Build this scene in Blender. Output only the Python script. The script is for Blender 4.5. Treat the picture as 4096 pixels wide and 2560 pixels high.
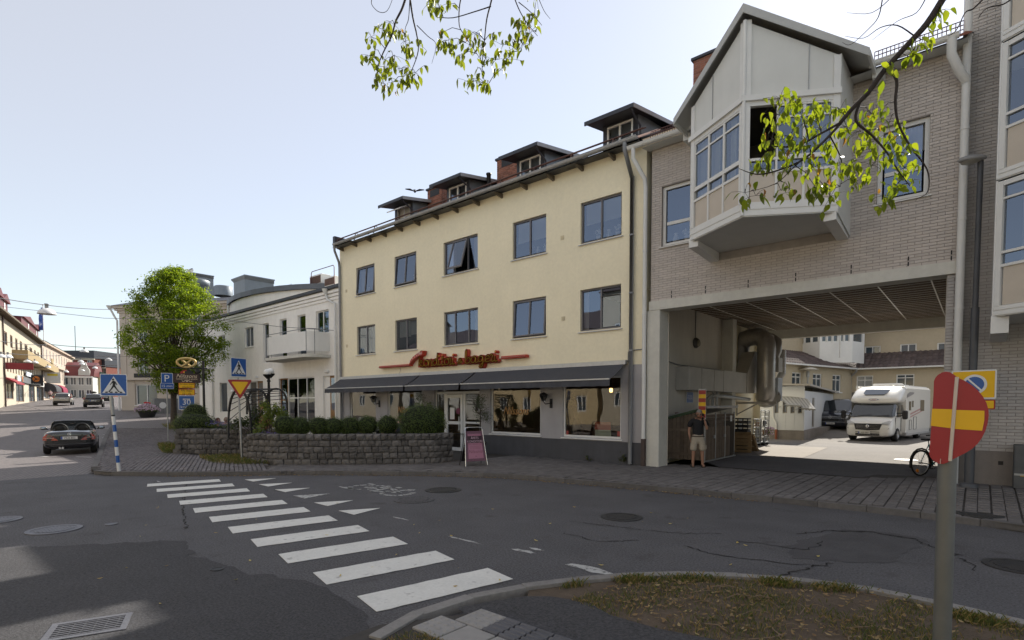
import bpy, bmesh, math, random
from mathutils import Vector, Matrix
PI=math.pi
RND=random.Random(7)
SC=bpy.context.scene
COL=SC.collection
for o in list(bpy.data.objects): bpy.data.objects.remove(o)

# ---------------------------------------------------------------- camera
FPX=2160.0; CYP=1700.0; YAW=math.radians(40.86); PIT=math.radians(-2.21); CAMZ=2.0
_c,_s=math.cos(YAW),math.sin(YAW)
VR=Vector((_c,_s,0)); VF0=Vector((-_s,_c,0)); VZ=Vector((0,0,1))
VF=VF0*math.cos(PIT)+VZ*math.sin(PIT); VU=VZ*math.cos(PIT)-VF0*math.sin(PIT)
EYE=Vector((0,0,CAMZ))
cam=bpy.data.cameras.new('camera'); camo=bpy.data.objects.new('camera',cam); COL.objects.link(camo)
cam.sensor_width=36; cam.lens=FPX/4096*36; cam.shift_y=(CYP-1280)/4096
cam.clip_start=0.05; cam.clip_end=6000
camo.matrix_world=Matrix(((VR.x,VU.x,-VF.x,0),(VR.y,VU.y,-VF.y,0),(VR.z,VU.z,-VF.z,CAMZ),(0,0,0,1)))
SC.camera=camo

# ---------------------------------------------------------------- sky, sun, exposure
SUNDIR=Vector((-0.10,1.0,0.745)).normalized()
SUN_EL=math.asin(SUNDIR.z); SUN_AZ=math.atan2(SUNDIR.x,SUNDIR.y)
w=bpy.data.worlds.new('World'); SC.world=w; w.use_nodes=True
nt=w.node_tree; nt.nodes.clear()
sky=nt.nodes.new('ShaderNodeTexSky'); sky.sky_type='NISHITA'; sky.sun_disc=False
sky.sun_elevation=SUN_EL; sky.sun_rotation=SUN_AZ
sky.air_density=1.0; sky.dust_density=0.25; sky.ozone_density=3.0; sky.altitude=50
bg=nt.nodes.new('ShaderNodeBackground'); bg.inputs['Strength'].default_value=0.12
wo=nt.nodes.new('ShaderNodeOutputWorld')
hz=nt.nodes.new('ShaderNodeMix'); hz.data_type='RGBA'; hz.inputs['Factor'].default_value=0.68; hz.inputs['B'].default_value=(2.08,1.88,1.55,1)  # even summer haze over the whole dome
nt.links.new(sky.outputs[0],hz.inputs['A']); nt.links.new(hz.outputs['Result'],bg.inputs[0]); nt.links.new(bg.outputs[0],wo.inputs[0])
sl=bpy.data.lights.new('sun','SUN'); sl.energy=2.6; sl.angle=math.radians(0.5); sl.color=(1.0,0.94,0.84)
so=bpy.data.objects.new('sun',sl); COL.objects.link(so)
so.rotation_euler=(-SUNDIR).to_track_quat('-Z','Y').to_euler()
so.location=(0,40,60)
vs=SC.view_settings
vs.view_transform='Standard'; vs.look='None'; vs.gamma=1; vs.use_curve_mapping=False
vs.exposure=1.6
SC.cycles.max_bounces=8; SC.cycles.transparent_max_bounces=16; SC.cycles.caustics_reflective=False; SC.cycles.caustics_refractive=False

# ---------------------------------------------------------------- photo-ray helpers: where a sight line meets a real plane
def ray(u,v): return VR*((u-2048)/FPX)+VU*((CYP-v)/FPX)+VF
def on_z(u,v,z=0.0): d=ray(u,v); return EYE+d*((z-CAMZ)/d.z)
def on_y(u,v,y): d=ray(u,v); return EYE+d*(y/d.y)
def on_x(u,v,x): d=ray(u,v); return EYE+d*(x/d.x)
def at_d(u,v,dist): d=ray(u,v); return EYE+d*(dist/d.dot(VF0))
K=4096/2419.0
def gh(x,y):
    a=x*_c+y*_s; d=-x*_s+y*_c
    t=min(1,max(0,(-9-a)/5)); t=t*t*(3-2*t)
    h=0 if d<24 else (0.045*(d-24) if d<65 else 1.845+0.03*(d-65))
    z=t*min(h,4.2)
    if x>-2.4 and y>12: z+=.17*min(1,max(0,(x+2.4)/1.9))*min(1,(y-12)/2.6)*(1 if y<16 else max(0,1-(y-16)/2))
    if y>34.5 and x>-18: k=min(1,max(0,(-5.0-x)/1.2)); z+=(1-t)*k*min(.6,.1*(y-34.5))
    return z
def on_g(u,v,off=0.0):
    d=ray(u,v); t=3.0
    for i in range(4000):
        p=EYE+d*t
        if p.z<=gh(p.x,p.y)+off: break
        t*=1.004
    return p
def fx(u,y=15.09): return on_y(u,1400,y).x
def ad(a,d): return (a*_c-d*_s, a*_s+d*_c)

# ---------------------------------------------------------------- materials
MATS={}
def _mat(name):
    m=bpy.data.materials.new(name); m.use_nodes=True; t=m.node_tree; t.nodes.clear()
    return m,t,t.nodes.new('ShaderNodeOutputMaterial')
def mat(name,col,rough=0.7,metal=0.0,var=0.12,sc=3.0,bump=0.0,bsc=60.0,spec=0.4,rnd=0.0,coat=0.0,var2=0.0,sc2=0.4,isl=0.0,stain=None,streak=0.0):
    """plain surface: colour broken by two noises, optional fine relief, optional piece-to-piece variation"""
    if name in MATS: return MATS[name]
    m,t,out=_mat(name); N=t.nodes.new; L=t.links.new
    b=N('ShaderNodeBsdfPrincipled'); L(b.outputs[0],out.inputs[0])
    b.inputs['Roughness'].default_value=rough; b.inputs['Metallic'].default_value=metal
    b.inputs['Specular IOR Level'].default_value=spec; b.inputs['Coat Weight'].default_value=coat
    geo=N('ShaderNodeNewGeometry')
    val=None
    def addv(sock):
        nonlocal val
        if val is None: val=sock
        else:
            q=N('ShaderNodeMath'); q.operation='ADD'; L(val,q.inputs[0]); L(sock,q.inputs[1]); val=q.outputs[0]
    def scaled(sock,amp):
        q=N('ShaderNodeMapRange'); L(sock,q.inputs[0]); q.inputs[3].default_value=-amp; q.inputs[4].default_value=amp; q.clamp=False
        return q.outputs[0]
    def noise(s,det=4):
        n=N('ShaderNodeTexNoise'); n.inputs['Scale'].default_value=s; n.inputs['Detail'].default_value=det; n.inputs['Roughness'].default_value=0.6
        L(geo.outputs['Position'],n.inputs['Vector']); return n.outputs[0]
    if var: addv(scaled(noise(sc),var*1.6))
    if streak:
        mp=N('ShaderNodeMapping'); mp.inputs['Scale'].default_value=(2.2,2.2,.22); L(geo.outputs['Position'],mp.inputs[0]); n=N('ShaderNodeTexNoise'); n.inputs['Scale'].default_value=1; n.inputs['Detail'].default_value=6; n.inputs['Roughness'].default_value=.7; L(mp.outputs[0],n.inputs['Vector']); addv(scaled(n.outputs[0],streak*1.6))
    if var2: addv(scaled(noise(sc2,3),var2*1.6))
    if rnd:
        oi=N('ShaderNodeObjectInfo'); addv(scaled(oi.outputs['Random'],rnd))
    if isl: addv(scaled(geo.outputs['Random Per Island'],isl))
    col=tuple(col)
    if val is not None:
        a=N('ShaderNodeMath'); a.operation='ADD'; L(val,a.inputs[0]); a.inputs[1].default_value=1.0
        mx=N('ShaderNodeVectorMath'); mx.operation='SCALE'; mx.inputs[0].default_value=col; L(a.outputs[0],mx.inputs['Scale'])
        csock=mx.outputs[0]
        if stain:
            scol,ssc,thr=stain
            n=noise(ssc,5); r=N('ShaderNodeMapRange'); L(n,r.inputs[0]); r.inputs[1].default_value=thr; r.inputs[2].default_value=thr+0.12
            mm=N('ShaderNodeMix'); mm.data_type='RGBA'; L(r.outputs[0],mm.inputs['Factor']); L(csock,mm.inputs['A']); mm.inputs['B'].default_value=(*scol,1)
            csock=mm.outputs['Result']
        L(csock,b.inputs['Base Color'])
    else: b.inputs['Base Color'].default_value=(*col,1)
    if bump:
        bp=N('ShaderNodeBump'); bp.inputs['Strength'].default_value=bump; bp.inputs['Distance'].default_value=0.02
        L(noise(bsc,5),bp.inputs['Height']); L(bp.outputs[0],b.inputs['Normal'])
    MATS[name]=m; return m
def glass(name,tint=(0.75,0.82,0.85),ior=1.75,rough=0.003,gcol=(1,1,1)):
    if name in MATS: return MATS[name]
    m,t,out=_mat(name); N=t.nodes.new; L=t.links.new
    fr=N('ShaderNodeFresnel'); fr.inputs[0].default_value=ior
    tr=N('ShaderNodeBsdfTransparent'); tr.inputs[0].default_value=(*tint,1)
    gl=N('ShaderNodeBsdfGlossy'); gl.inputs['Roughness'].default_value=rough; gl.inputs['Color'].default_value=(*gcol,1)
    geo=N('ShaderNodeNewGeometry'); n=N('ShaderNodeTexNoise'); n.inputs['Scale'].default_value=1.1; n.inputs['Detail'].default_value=1
    L(geo.outputs['Position'],n.inputs['Vector'])
    bp=N('ShaderNodeBump'); bp.inputs['Strength'].default_value=0.06; bp.inputs['Distance'].default_value=0.05; L(n.outputs[0],bp.inputs['Height']); L(bp.outputs[0],gl.inputs['Normal'])
    mx=N('ShaderNodeMixShader'); L(fr.outputs[0],mx.inputs[0]); L(tr.outputs[0],mx.inputs[1]); L(gl.outputs[0],mx.inputs[2]); L(mx.outputs[0],out.inputs[0])
    MATS[name]=m; return m
def leafmat(name,cols,trans=0.45,rough=0.45):
    if name in MATS: return MATS[name]
    m,t,out=_mat(name); N=t.nodes.new; L=t.links.new
    geo=N('ShaderNodeNewGeometry'); oi=N('ShaderNodeObjectInfo')
    ad_=N('ShaderNodeMath'); ad_.operation='ADD'; L(geo.outputs['Random Per Island'],ad_.inputs[0]); L(oi.outputs['Random'],ad_.inputs[1])
    fr=N('ShaderNodeMath'); fr.operation='FRACT'; L(ad_.outputs[0],fr.inputs[0])
    cr=N('ShaderNodeValToRGB'); L(fr.outputs[0],cr.inputs[0])
    while len(cr.color_ramp.elements)<len(cols): cr.color_ramp.elements.new(0.5)
    for i,(e,c) in enumerate(zip(cr.color_ramp.elements,cols)):
        e.position=i/(len(cols)-1) if len(cols)<4 or i<len(cols)-1 else 1.0; e.color=(*c,1)
    b=N('ShaderNodeBsdfPrincipled'); b.inputs['Roughness'].default_value=rough; b.inputs['Specular IOR Level'].default_value=0.35; L(cr.outputs[0],b.inputs['Base Color'])
    tl=N('ShaderNodeBsdfTranslucent')
    vm=N('ShaderNodeVectorMath'); vm.operation='MULTIPLY'; L(cr.outputs[0],vm.inputs[0]); vm.inputs[1].default_value=(2.6,2.4,0.9); L(vm.outputs[0],tl.inputs[0])
    mx=N('ShaderNodeMixShader'); mx.inputs[0].default_value=trans; L(b.outputs[0],mx.inputs[1]); L(tl.outputs[0],mx.inputs[2]); L(mx.outputs[0],out.inputs[0])
    MATS[name]=m; return m

# ---------------------------------------------------------------- mesh builder
def fr(origin,ux,uy): # local frame (x along, y into, z up)
    return (Vector(origin),Vector(ux).normalized(),Vector(uy).normalized(),Vector((0,0,1)))
ORG={}
class MB:
    def __init__(s,F=None): s.v=[]; s.f=[]; s.m=[]; s.sm=[]; s.F=F
    def add(s,vs,fs,mi=0,sm=False):
        n=len(s.v); F=s.F
        if F:
            o,x,y,z=F
            s.v+= [tuple(o+x*p[0]+y*p[1]+z*p[2]) for p in vs]
        else: s.v+=[tuple(p) for p in vs]
        s.f+=[tuple(i+n for i in f) for f in fs]; s.m+=[mi]*len(fs); s.sm+=[sm]*len(fs)
        return s
    def box(s,x0,x1,y0,y1,z0,z1,mi=0):
        return s.add([(x0,y0,z0),(x1,y0,z0),(x1,y1,z0),(x0,y1,z0),(x0,y0,z1),(x1,y0,z1),(x1,y1,z1),(x0,y1,z1)],
          [(0,3,2,1),(4,5,6,7),(0,1,5,4),(1,2,6,5),(2,3,7,6),(3,0,4,7)],mi)
    def bbox(s,x0,x1,y0,y1,z0,z1,b=0.01,mi=0): # box with chamfered edges
        vs=[];idx={}
        X=(x0,x1);Y=(y0,y1);Z=(z0,z1)
        for i in (0,1):
            for j in (0,1):
                for k in (0,1):
                    sx,sy,sz=(1-2*i)*b,(1-2*j)*b,(1-2*k)*b
                    idx[i,j,k,0]=len(vs);vs.append((X[i],Y[j]+sy,Z[k]+sz))
                    idx[i,j,k,1]=len(vs);vs.append((X[i]+sx,Y[j],Z[k]+sz))
                    idx[i,j,k,2]=len(vs);vs.append((X[i]+sx,Y[j]+sy,Z[k]))
        fs=[]
        g=lambda i,j,k,a:idx[i,j,k,a]
        for i in (0,1):
            fs.append((g(i,0,0,0),g(i,1,0,0),g(i,1,1,0),g(i,0,1,0)))
            fs.append((g(0,i,0,1),g(1,i,0,1),g(1,i,1,1),g(0,i,1,1)))
            fs.append((g(0,0,i,2),g(1,0,i,2),g(1,1,i,2),g(0,1,i,2)))
            for j in (0,1):
                fs.append((g(i,j,0,0),g(i,j,0,1),g(i,j,1,1),g(i,j,1,0)))
                fs.append((g(i,0,j,0),g(i,0,j,2),g(i,1,j,2),g(i,1,j,0)))
                fs.append((g(0,i,j,1),g(0,i,j,2),g(1,i,j,2),g(1,i,j,1)))
                for k in (0,1): fs.append((g(i,j,k,0),g(i,j,k,1),g(i,j,k,2)))
        return s.add(vs,fs,mi)
    def quad(s,a,b,c,d,mi=0): return s.add([a,b,c,d],[(0,1,2,3)],mi)
    def poly(s,pts,mi=0): return s.add(pts,[tuple(range(len(pts)))],mi)
    def prism(s,pts,vec,mi=0,sm=False):
        n=len(pts); vec=Vector(vec); a=[Vector(p) for p in pts]; b=[p+vec for p in a]
        s.add(a+b,[tuple(range(n-1,-1,-1)),tuple(range(n,2*n))],mi)
        return s.add(a+b,[(i,(i+1)%n,n+(i+1)%n,n+i) for i in range(n)],mi,sm)
    def beam(s,p,q,w,h,mi=0,up=(0,0,1)):
        p=Vector(p);q=Vector(q);d=(q-p).normalized();u=Vector(up)
        if abs(d.dot(u))>0.99: u=Vector((0,1,0))
        r=d.cross(u).normalized();u=r.cross(d)
        pts=[p-r*w/2-u*h/2,p+r*w/2-u*h/2,p+r*w/2+u*h/2,p-r*w/2+u*h/2]
        return s.prism(pts,q-p,mi)
    def tube(s,pts,r,n=8,mi=0,caps=True,closed=False):
        pts=[Vector(p) for p in pts]; m=len(pts)
        rs=r if isinstance(r,(list,tuple)) else [r]*m
        vs=[];prev=None
        for i,p in enumerate(pts):
            if closed: d=(pts[(i+1)%m]-pts[i-1])
            else: d=(pts[min(i+1,m-1)]-pts[max(i-1,0)])
            d=d.normalized() if d.length>1e-9 else Vector((0,0,1))
            if prev is None:
                u=Vector((0,0,1)) if abs(d.z)<0.9 else Vector((0,1,0))
                x=d.cross(u).normalized()
            else:
                x=prev-d*prev.dot(d)
                x=x.normalized() if x.length>1e-6 else d.orthogonal().normalized()
            prev=x; y=d.cross(x)
            vs+=[p+(x*math.cos(2*PI*k/n)+y*math.sin(2*PI*k/n))*rs[i] for k in range(n)]
        fs=[]
        for i in range(m if closed else m-1):
            j=(i+1)%m
            fs+=[(i*n+k,i*n+(k+1)%n,j*n+(k+1)%n,j*n+k) for k in range(n)]
        s.add(vs,fs,mi,True)
        if caps and not closed: s.add(vs[:n],[tuple(range(n-1,-1,-1))],mi); s.add(vs[-n:],[tuple(range(n))],mi)
        return s
    def cyl(s,p,q,r,n=12,mi=0): return s.tube([p,q],r,n,mi)
    def lathe(s,prof,c=(0,0,0),n=16,mi=0,axis='z',sm=True):
        vs=[];c=Vector(c)
        for (r,z) in prof:
            for k in range(n):
                a=2*PI*k/n
                if axis=='z': q=(r*math.cos(a),r*math.sin(a),z)
                elif axis=='y': q=(r*math.cos(a),z,r*math.sin(a))
                else: q=(z,r*math.cos(a),r*math.sin(a))
                vs.append(c+Vector(q))
        m=len(prof)
        fs=[(i*n+k,i*n+(k+1)%n,(i+1)*n+(k+1)%n,(i+1)*n+k) for i in range(m-1) for k in range(n)]
        return s.add(vs,fs,mi,sm)
    def ball(s,c,r,n=12,m=8,mi=0):
        rx,ry,rz=r if isinstance(r,(list,tuple)) else (r,r,r)
        vs=[];
        for i in range(m+1):
            t=PI*i/m
            for k in range(n):
                a=2*PI*k/n; vs.append((c[0]+rx*math.sin(t)*math.cos(a),c[1]+ry*math.sin(t)*math.sin(a),c[2]+rz*math.cos(t)))
        return s.add(vs,[(i*n+k,i*n+(k+1)%n,(i+1)*n+(k+1)%n,(i+1)*n+k) for i in range(m) for k in range(n)],mi,True)
    def mesh(s,name,mats,off=(0,0,0)):
        me=bpy.data.meshes.new(name)
        if off!=(0,0,0):
            ox,oy,oz=off; vs=[(a-ox,b-oy,c-oz) for a,b,c in s.v]
        else: vs=s.v
        me.from_pydata(vs,[],s.f)
        for m in (mats if isinstance(mats,(list,tuple)) else [mats]): me.materials.append(m)
        me.polygons.foreach_set('material_index',s.m); me.polygons.foreach_set('use_smooth',s.sm)
        me.update(); return me
    def build(s,name,mats,parent=None,kind=None,label=None):
        if not s.v: return None
        if parent is not None: off=ORG.get(parent.name,(0,0,0))
        else:
            xs=[p[0] for p in s.v];ys=[p[1] for p in s.v];zs=[p[2] for p in s.v]
            off=((min(xs)+max(xs))/2,(min(ys)+max(ys))/2,min(zs))
        o=bpy.data.objects.new(name,s.mesh(name,mats,off)); COL.objects.link(o)
        if parent is not None: o.parent=parent; ORG[o.name]=off
        else: o.location=off; ORG[o.name]=off
        if kind: o['kind']=kind
        if label: o['label']=label
        return o
def tag(o,label=None,cat=None,group=None,kind=None):
    if label: o['label']=label
    if cat: o['category']=cat
    if group: o['group']=group
    if kind: o['kind']=kind
    return o
def thing(name,loc,label,cat,group=None,rotz=0.0,local=False):
    o=bpy.data.objects.new(name,None); COL.objects.link(o); o.location=loc; o.rotation_euler=(0,0,rotz)
    o.empty_display_size=0.2
    ORG[o.name]=(0,0,0) if local else tuple(loc)
    return tag(o,label,cat,group)
def piece(name,me,parent,loc,rot=(0,0,0),scale=(1,1,1),kind=None):
    o=bpy.data.objects.new(name,me); COL.objects.link(o)
    off=ORG.get(parent.name,(0,0,0))
    o.location=(loc[0]-off[0],loc[1]-off[1],loc[2]-off[2]); o.rotation_euler=rot; o.scale=scale; o.parent=parent
    return o
def copy_tree(o,parent=None):
    c=o.copy(); COL.objects.link(c)
    if parent is not None: c.parent=parent
    for ch in o.children: copy_tree(ch,c)
    return c
def pieces(name,parent,mat_,items,base,limit=300,rest='stuff_rest'):
    """items: (loc,size,rotz,tilt) nearest-first individual objects from one unit mesh, the rest joined in one stuff part"""
    items=sorted(items,key=lambda i:(Vector(i[0])-EYE).length)
    for it in items[:limit]:
        piece(name,base[0],parent,it[0],it[2],it[1])
    r=items[limit:]
    if r:
        bv=[Vector(v.co) for v in base[0].vertices]; bf=[tuple(p.vertices) for p in base[0].polygons]
        mb=MB()
        from mathutils import Euler
        for loc,size,rot,*_ in r:
            M=Matrix.Translation(loc)@Euler(rot).to_matrix().to_4x4()@Matrix.Diagonal((*size,1))
            mb.add([M@v for v in bv],bf)
        mb.build(rest,mat_,parent,kind='stuff')
def unit_block(name,m,b=0.06,top_only=False):
    mb=MB(); mb.bbox(-.5,.5,-.5,.5,-.5,.5,b)
    if top_only:
        keep=[i for i,f in enumerate(mb.f) if not all(mb.v[j][2]<-0.3 for j in f)]
        mb.f=[mb.f[i] for i in keep]; mb.m=[mb.m[i] for i in keep]; mb.sm=[mb.sm[i] for i in keep]
    return mb.mesh(name,m)
def cheap_block(name,m,b=0.06): # bevelled cap, open back: 9 faces. front = -y
    mb=MB(); i=.5-b
    mb.add([(-.5,.5,-.5),(.5,.5,-.5),(.5,.5,.5),(-.5,.5,.5),(-.5,-.5+b*1.2,-.5),(.5,-.5+b*1.2,-.5),(.5,-.5+b*1.2,.5),(-.5,-.5+b*1.2,.5),(-i,-.5,-i),(i,-.5,-i),(i,-.5,i),(-i,-.5,i)],
      [(8,9,10,11),(4,5,9,8),(5,6,10,9),(6,7,11,10),(7,4,8,11),(0,1,5,4),(1,2,6,5),(2,3,7,6),(3,0,4,7)])
    return mb.mesh(name,m)
_tc={}
def text(mb,s,size,F,x,z,y=0.0,mi=0,align='CENTER',shear=0.0,ext=0.0,sx=1.0):
    """flat lettering added to mb in frame F (x along, y into surface, z up)"""
    key=(s,shear,ext)
    if key not in _tc:
        cu=bpy.data.curves.new('t','FONT'); cu.body=s; cu.size=1; cu.shear=shear; cu.extrude=ext; cu.resolution_u=3
        ob=bpy.data.objects.new('t',cu); me=bpy.data.meshes.new_from_object(ob)
        _tc[key]=([tuple(v.co) for v in me.vertices],[tuple(p.vertices) for p in me.polygons])
        bpy.data.objects.remove(ob); bpy.data.curves.remove(cu); bpy.data.meshes.remove(me)
    vs,fs=_tc[key]
    if not vs: return
    x0=min(v[0] for v in vs);x1=max(v[0] for v in vs); off={'CENTER':-(x0+x1)/2,'LEFT':-x0}[align]
    old=mb.F; mb.F=F
    mb.add([(x+(v[0]+off)*size*sx,y-v[2]*size,z+v[1]*size) for v in vs],fs,mi); mb.F=old
# ================================================================ GROUND
def sheet(name,outline,off,m,kind='structure',sub=0,parent=None,flat=False):
    bm=bmesh.new(); vs=[bm.verts.new((p[0],p[1],0)) for p in outline]; bm.faces.new(vs)
    bmesh.ops.triangulate(bm,faces=bm.faces[:])
    for i in range(sub): bmesh.ops.subdivide_edges(bm,edges=bm.edges[:],cuts=1,use_grid_fill=True)
    mb=MB(); mb.v=[(v.co.x,v.co.y,(0 if flat else gh(v.co.x,v.co.y))+off) for v in bm.verts]
    bm.verts.index_update(); mb.f=[tuple(v.index for v in f.verts) for f in bm.faces]; bm.free()
    # face up
    for i,f in enumerate(mb.f):
        a,b,c=(Vector(mb.v[k]) for k in f[:3])
        if (b-a).cross(c-a).z<0: mb.f[i]=f[::-1]
    mb.m=[0]*len(mb.f); mb.sm=[False]*len(mb.f)
    return mb.build(name,m,parent,kind)
def xy(pts): return [(p[0],p[1]) for p in pts]
def gv(u,v,z=0.0): p=on_z(u*K,v*K,z); return (p.x,p.y)
def gg(u,v): p=on_g(u*K,v*K); return (p.x,p.y)

asph=mat('asphalt',(.092,.090,.096),rough=.82,var=.20,sc=.9,bump=.6,bsc=110,var2=.75,sc2=40,stain=((.062,.059,.060),1.6,.60))
asph2=mat('new_asphalt',(.054,.053,.057),rough=.85,var=.16,sc=1.1,bump=.6,bsc=110,var2=.75,sc2=42)
asph3=mat('yard_asphalt',(.175,.160,.145),rough=.9,var=.12,sc=.8,bump=.4,bsc=120,var2=.25,sc2=30)
soil=mat('soil',(.105,.078,.055),rough=.95,var=.3,sc=4,bump=1,bsc=40,var2=.2,sc2=18)
earth=mat('base_ground',(.12,.115,.11),rough=.95,var=.2,sc=.3)
white=mat('road_paint',(.66,.655,.62),rough=.75,var=.08,sc=3,bump=.3,bsc=120,var2=.10,sc2=30,stain=((.36,.35,.34),7,.60))
worn=mat('worn_paint',(.42,.42,.41),rough=.8,var=.15,sc=8,stain=((.10,.10,.10),14,.52))
granite=mat('kerb_granite',(.22,.21,.20),rough=.8,var=.2,sc=14,bump=.5,bsc=50,rnd=.15)
darkgr=mat('dark_kerb',(.125,.118,.115),rough=.85,var=.2,sc=10,bump=.5,bsc=50,rnd=.15)
paver_m=mat('paver',(.15,.14,.138),rough=.85,var=.2,sc=6,bump=.4,bsc=90,rnd=.16,isl=.16,var2=.2,sc2=.5)
joint_m=mat('paver_joint',(.055,.05,.046),rough=.95,var=.3,sc=8)
sett_m=mat('sett',(.155,.142,.145),rough=.75,var=.2,sc=9,bump=.5,bsc=70,rnd=.22,isl=.22,var2=.15,sc2=.6)
iron=mat('cast_iron',(.15,.15,.165),rough=.5,metal=.6,var=.2,sc=10,bump=.3,bsc=60)
irond=mat('dark_iron',(.05,.05,.052),rough=.6,metal=.4,var=.2,sc=10,bump=.3,bsc=60)

# base terrain out to the horizon: fine near the street, coarse beyond
mb=MB()
ds=[-60,-20,0,10,20,24,30,36,42,48,52,60,75,95,120,160,300,800,3000]; as_=[-3000,-900,-300,-160,-120,-95,-75,-60,-48,-38,-30,-24,-19,-16,-14,-12.7,-11.3,-10,-9,0,20,60,300,900,3000]
vs_=[ad(a,d) for d in ds for a in as_]
mb.add([(x,y,gh(x,y)-.06) for x,y in vs_],[(i*len(as_)+j,i*len(as_)+j+1,(i+1)*len(as_)+j+1,(i+1)*len(as_)+j) for i in range(len(ds)-1) for j in range(len(as_)-1)])
mb.build('ground',earth,None,'structure')
def rough_edge(pts,step=.13,amp=.035):
    out=[]
    for a,c in zip(pts,pts[1:]+pts[:1]):
        n=min(60,max(1,int(math.hypot(c[0]-a[0],c[1]-a[1])/step))); out+=[(a[0]+(c[0]-a[0])*k/n+RND.gauss(0,amp),a[1]+(c[1]-a[1])*k/n+RND.gauss(0,amp)) for k in range(n)]
    return out
# asphalt street
road=sheet('road',[(-19.62,-14),(60,-14),(60,15.3),(-14,15.3),(-19.2,4.1),(-19.3,3.5)],0,asph,flat=True)
# newer, darker asphalt patch
sheet('asphalt_patch',rough_edge([gv(-300,1310),gv(445,1276),gv(460,1312),gv(560,1347),gv(660,1366),gv(740,1377),gv(850,1432),gv(905,1600),gv(0,1900),gv(-500,1900)]),.004,asph2,parent=road,flat=True,kind='structure')
sheet('asphalt_repair',rough_edge([gv(2000,1250),gv(2130,1262),gv(2190,1275),gv(2150,1300),gv(2105,1325),gv(2000,1330),gv(1880,1320),gv(1850,1290)]),.004,mat('repair_asphalt',(.072,.070,.074),rough=.85,var=.2,sc=2,bump=.5,bsc=150,var2=.25,sc2=45),parent=road,flat=True,kind='structure')
# cobbled street going up to the left (grid that follows the slope)
def gridsheet(name,A,D,off,m):
    mb=MB(); n=len(A)
    P=[ad(a(d) if callable(a) else a,d) for d in D for a in A]
    mb.add([(x,y,gh(x,y)+off) for x,y in P],[(i*n+j,i*n+j+1,(i+1)*n+j+1,(i+1)*n+j) for i in range(len(D)-1) for j in range(n-1)])
    return mb.build(name,m,None,'structure')
def cobmat(name,c1,c2,sc):
    m,t,out=_mat(name); N=t.nodes.new; L=t.links.new
    b=N('ShaderNodeBsdfPrincipled'); b.inputs['Roughness'].default_value=.7; L(b.outputs[0],out.inputs[0])
    geo=N('ShaderNodeNewGeometry'); mp=N('ShaderNodeMapping'); mp.inputs['Rotation'].default_value[2]=.35; L(geo.outputs['Position'],mp.inputs[0])
    br=N('ShaderNodeTexBrick'); br.inputs['Scale'].default_value=sc; br.inputs['Color1'].default_value=(*c1,1); br.inputs['Color2'].default_value=(*c2,1); br.inputs['Mortar'].default_value=(.07,.065,.06,1)
    br.inputs['Mortar Size'].default_value=.028; br.inputs['Mortar Smooth'].default_value=.4; br.inputs['Brick Width'].default_value=.36; br.inputs['Row Height'].default_value=.25
    no=N('ShaderNodeTexNoise'); no.inputs['Scale'].default_value=3; L(mp.outputs[0],no.inputs[0])
    mxv=N('ShaderNodeMix'); mxv.data_type='VECTOR'; mxv.inputs['Factor'].default_value=.02; L(mp.outputs[0],mxv.inputs['A']); L(no.outputs['Color'],mxv.inputs['B'])
    L(mxv.outputs['Result'],br.inputs[0]); L(br.outputs[0],b.inputs['Base Color'])
    bp=N('ShaderNodeBump'); bp.invert=True; bp.inputs['Strength'].default_value=.8; bp.inputs['Distance'].default_value=.02; L(br.outputs['Fac'],bp.inputs['Height']); L(bp.outputs[0],b.inputs['Normal'])
    return m
cob=cobmat('street_cobbles',(.20,.175,.172),(.155,.138,.138),2.2)
def adof(p): return (p[0]*_c+p[1]*_s, -p[0]*_s+p[1]*_c)
gridsheet('cobbled_street',[-90,-70,-56,-46,-38,-31,-26,-22,-18.5,-15.5,-13.5,-12.3],[9.5,12,14,16,18,20,22,24,26,28,31,34,37,40,43,46,49,52,56,60,66,74,84,96,110,130,170],-.02,cob)
# raised pavement of setts and pavers
kerb_v=[(290,985),(268,1002),(252,1025),(240,1050),(228,1085),(215,1113)]
kl=[gg(*p) for p in kerb_v]
kf=[gv(222,1121),gv(250,1124),gv(400,1125),gv(550,1124),gv(700,1122),gv(850,1122.5),gv(1000,1124),gv(1100,1126),gv(1200,1130),gv(1300,1138),gv(1400,1147),gv(1500,1156),gv(1600,1165),gv(1700,1175),gv(1800,1185),gv(1900,1195),gv(2000,1205),gv(2100,1216),gv(2200,1228),gv(2300,1241),gv(2420,1259)]
kerbline=kl+kf+[(2.5,11.3),(8,10.7),(30,9.0)]
pave_out=kerbline+[(30,17.6),(-.3,17.6),(-.6,16.35),(-7.3,16.35),(-7.8,15.3),(-24.5,15.5),(-39,15.6),(-44,17),(-52,22)]
sheet('pavement',pave_out,.105,joint_m,sub=3)
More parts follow.
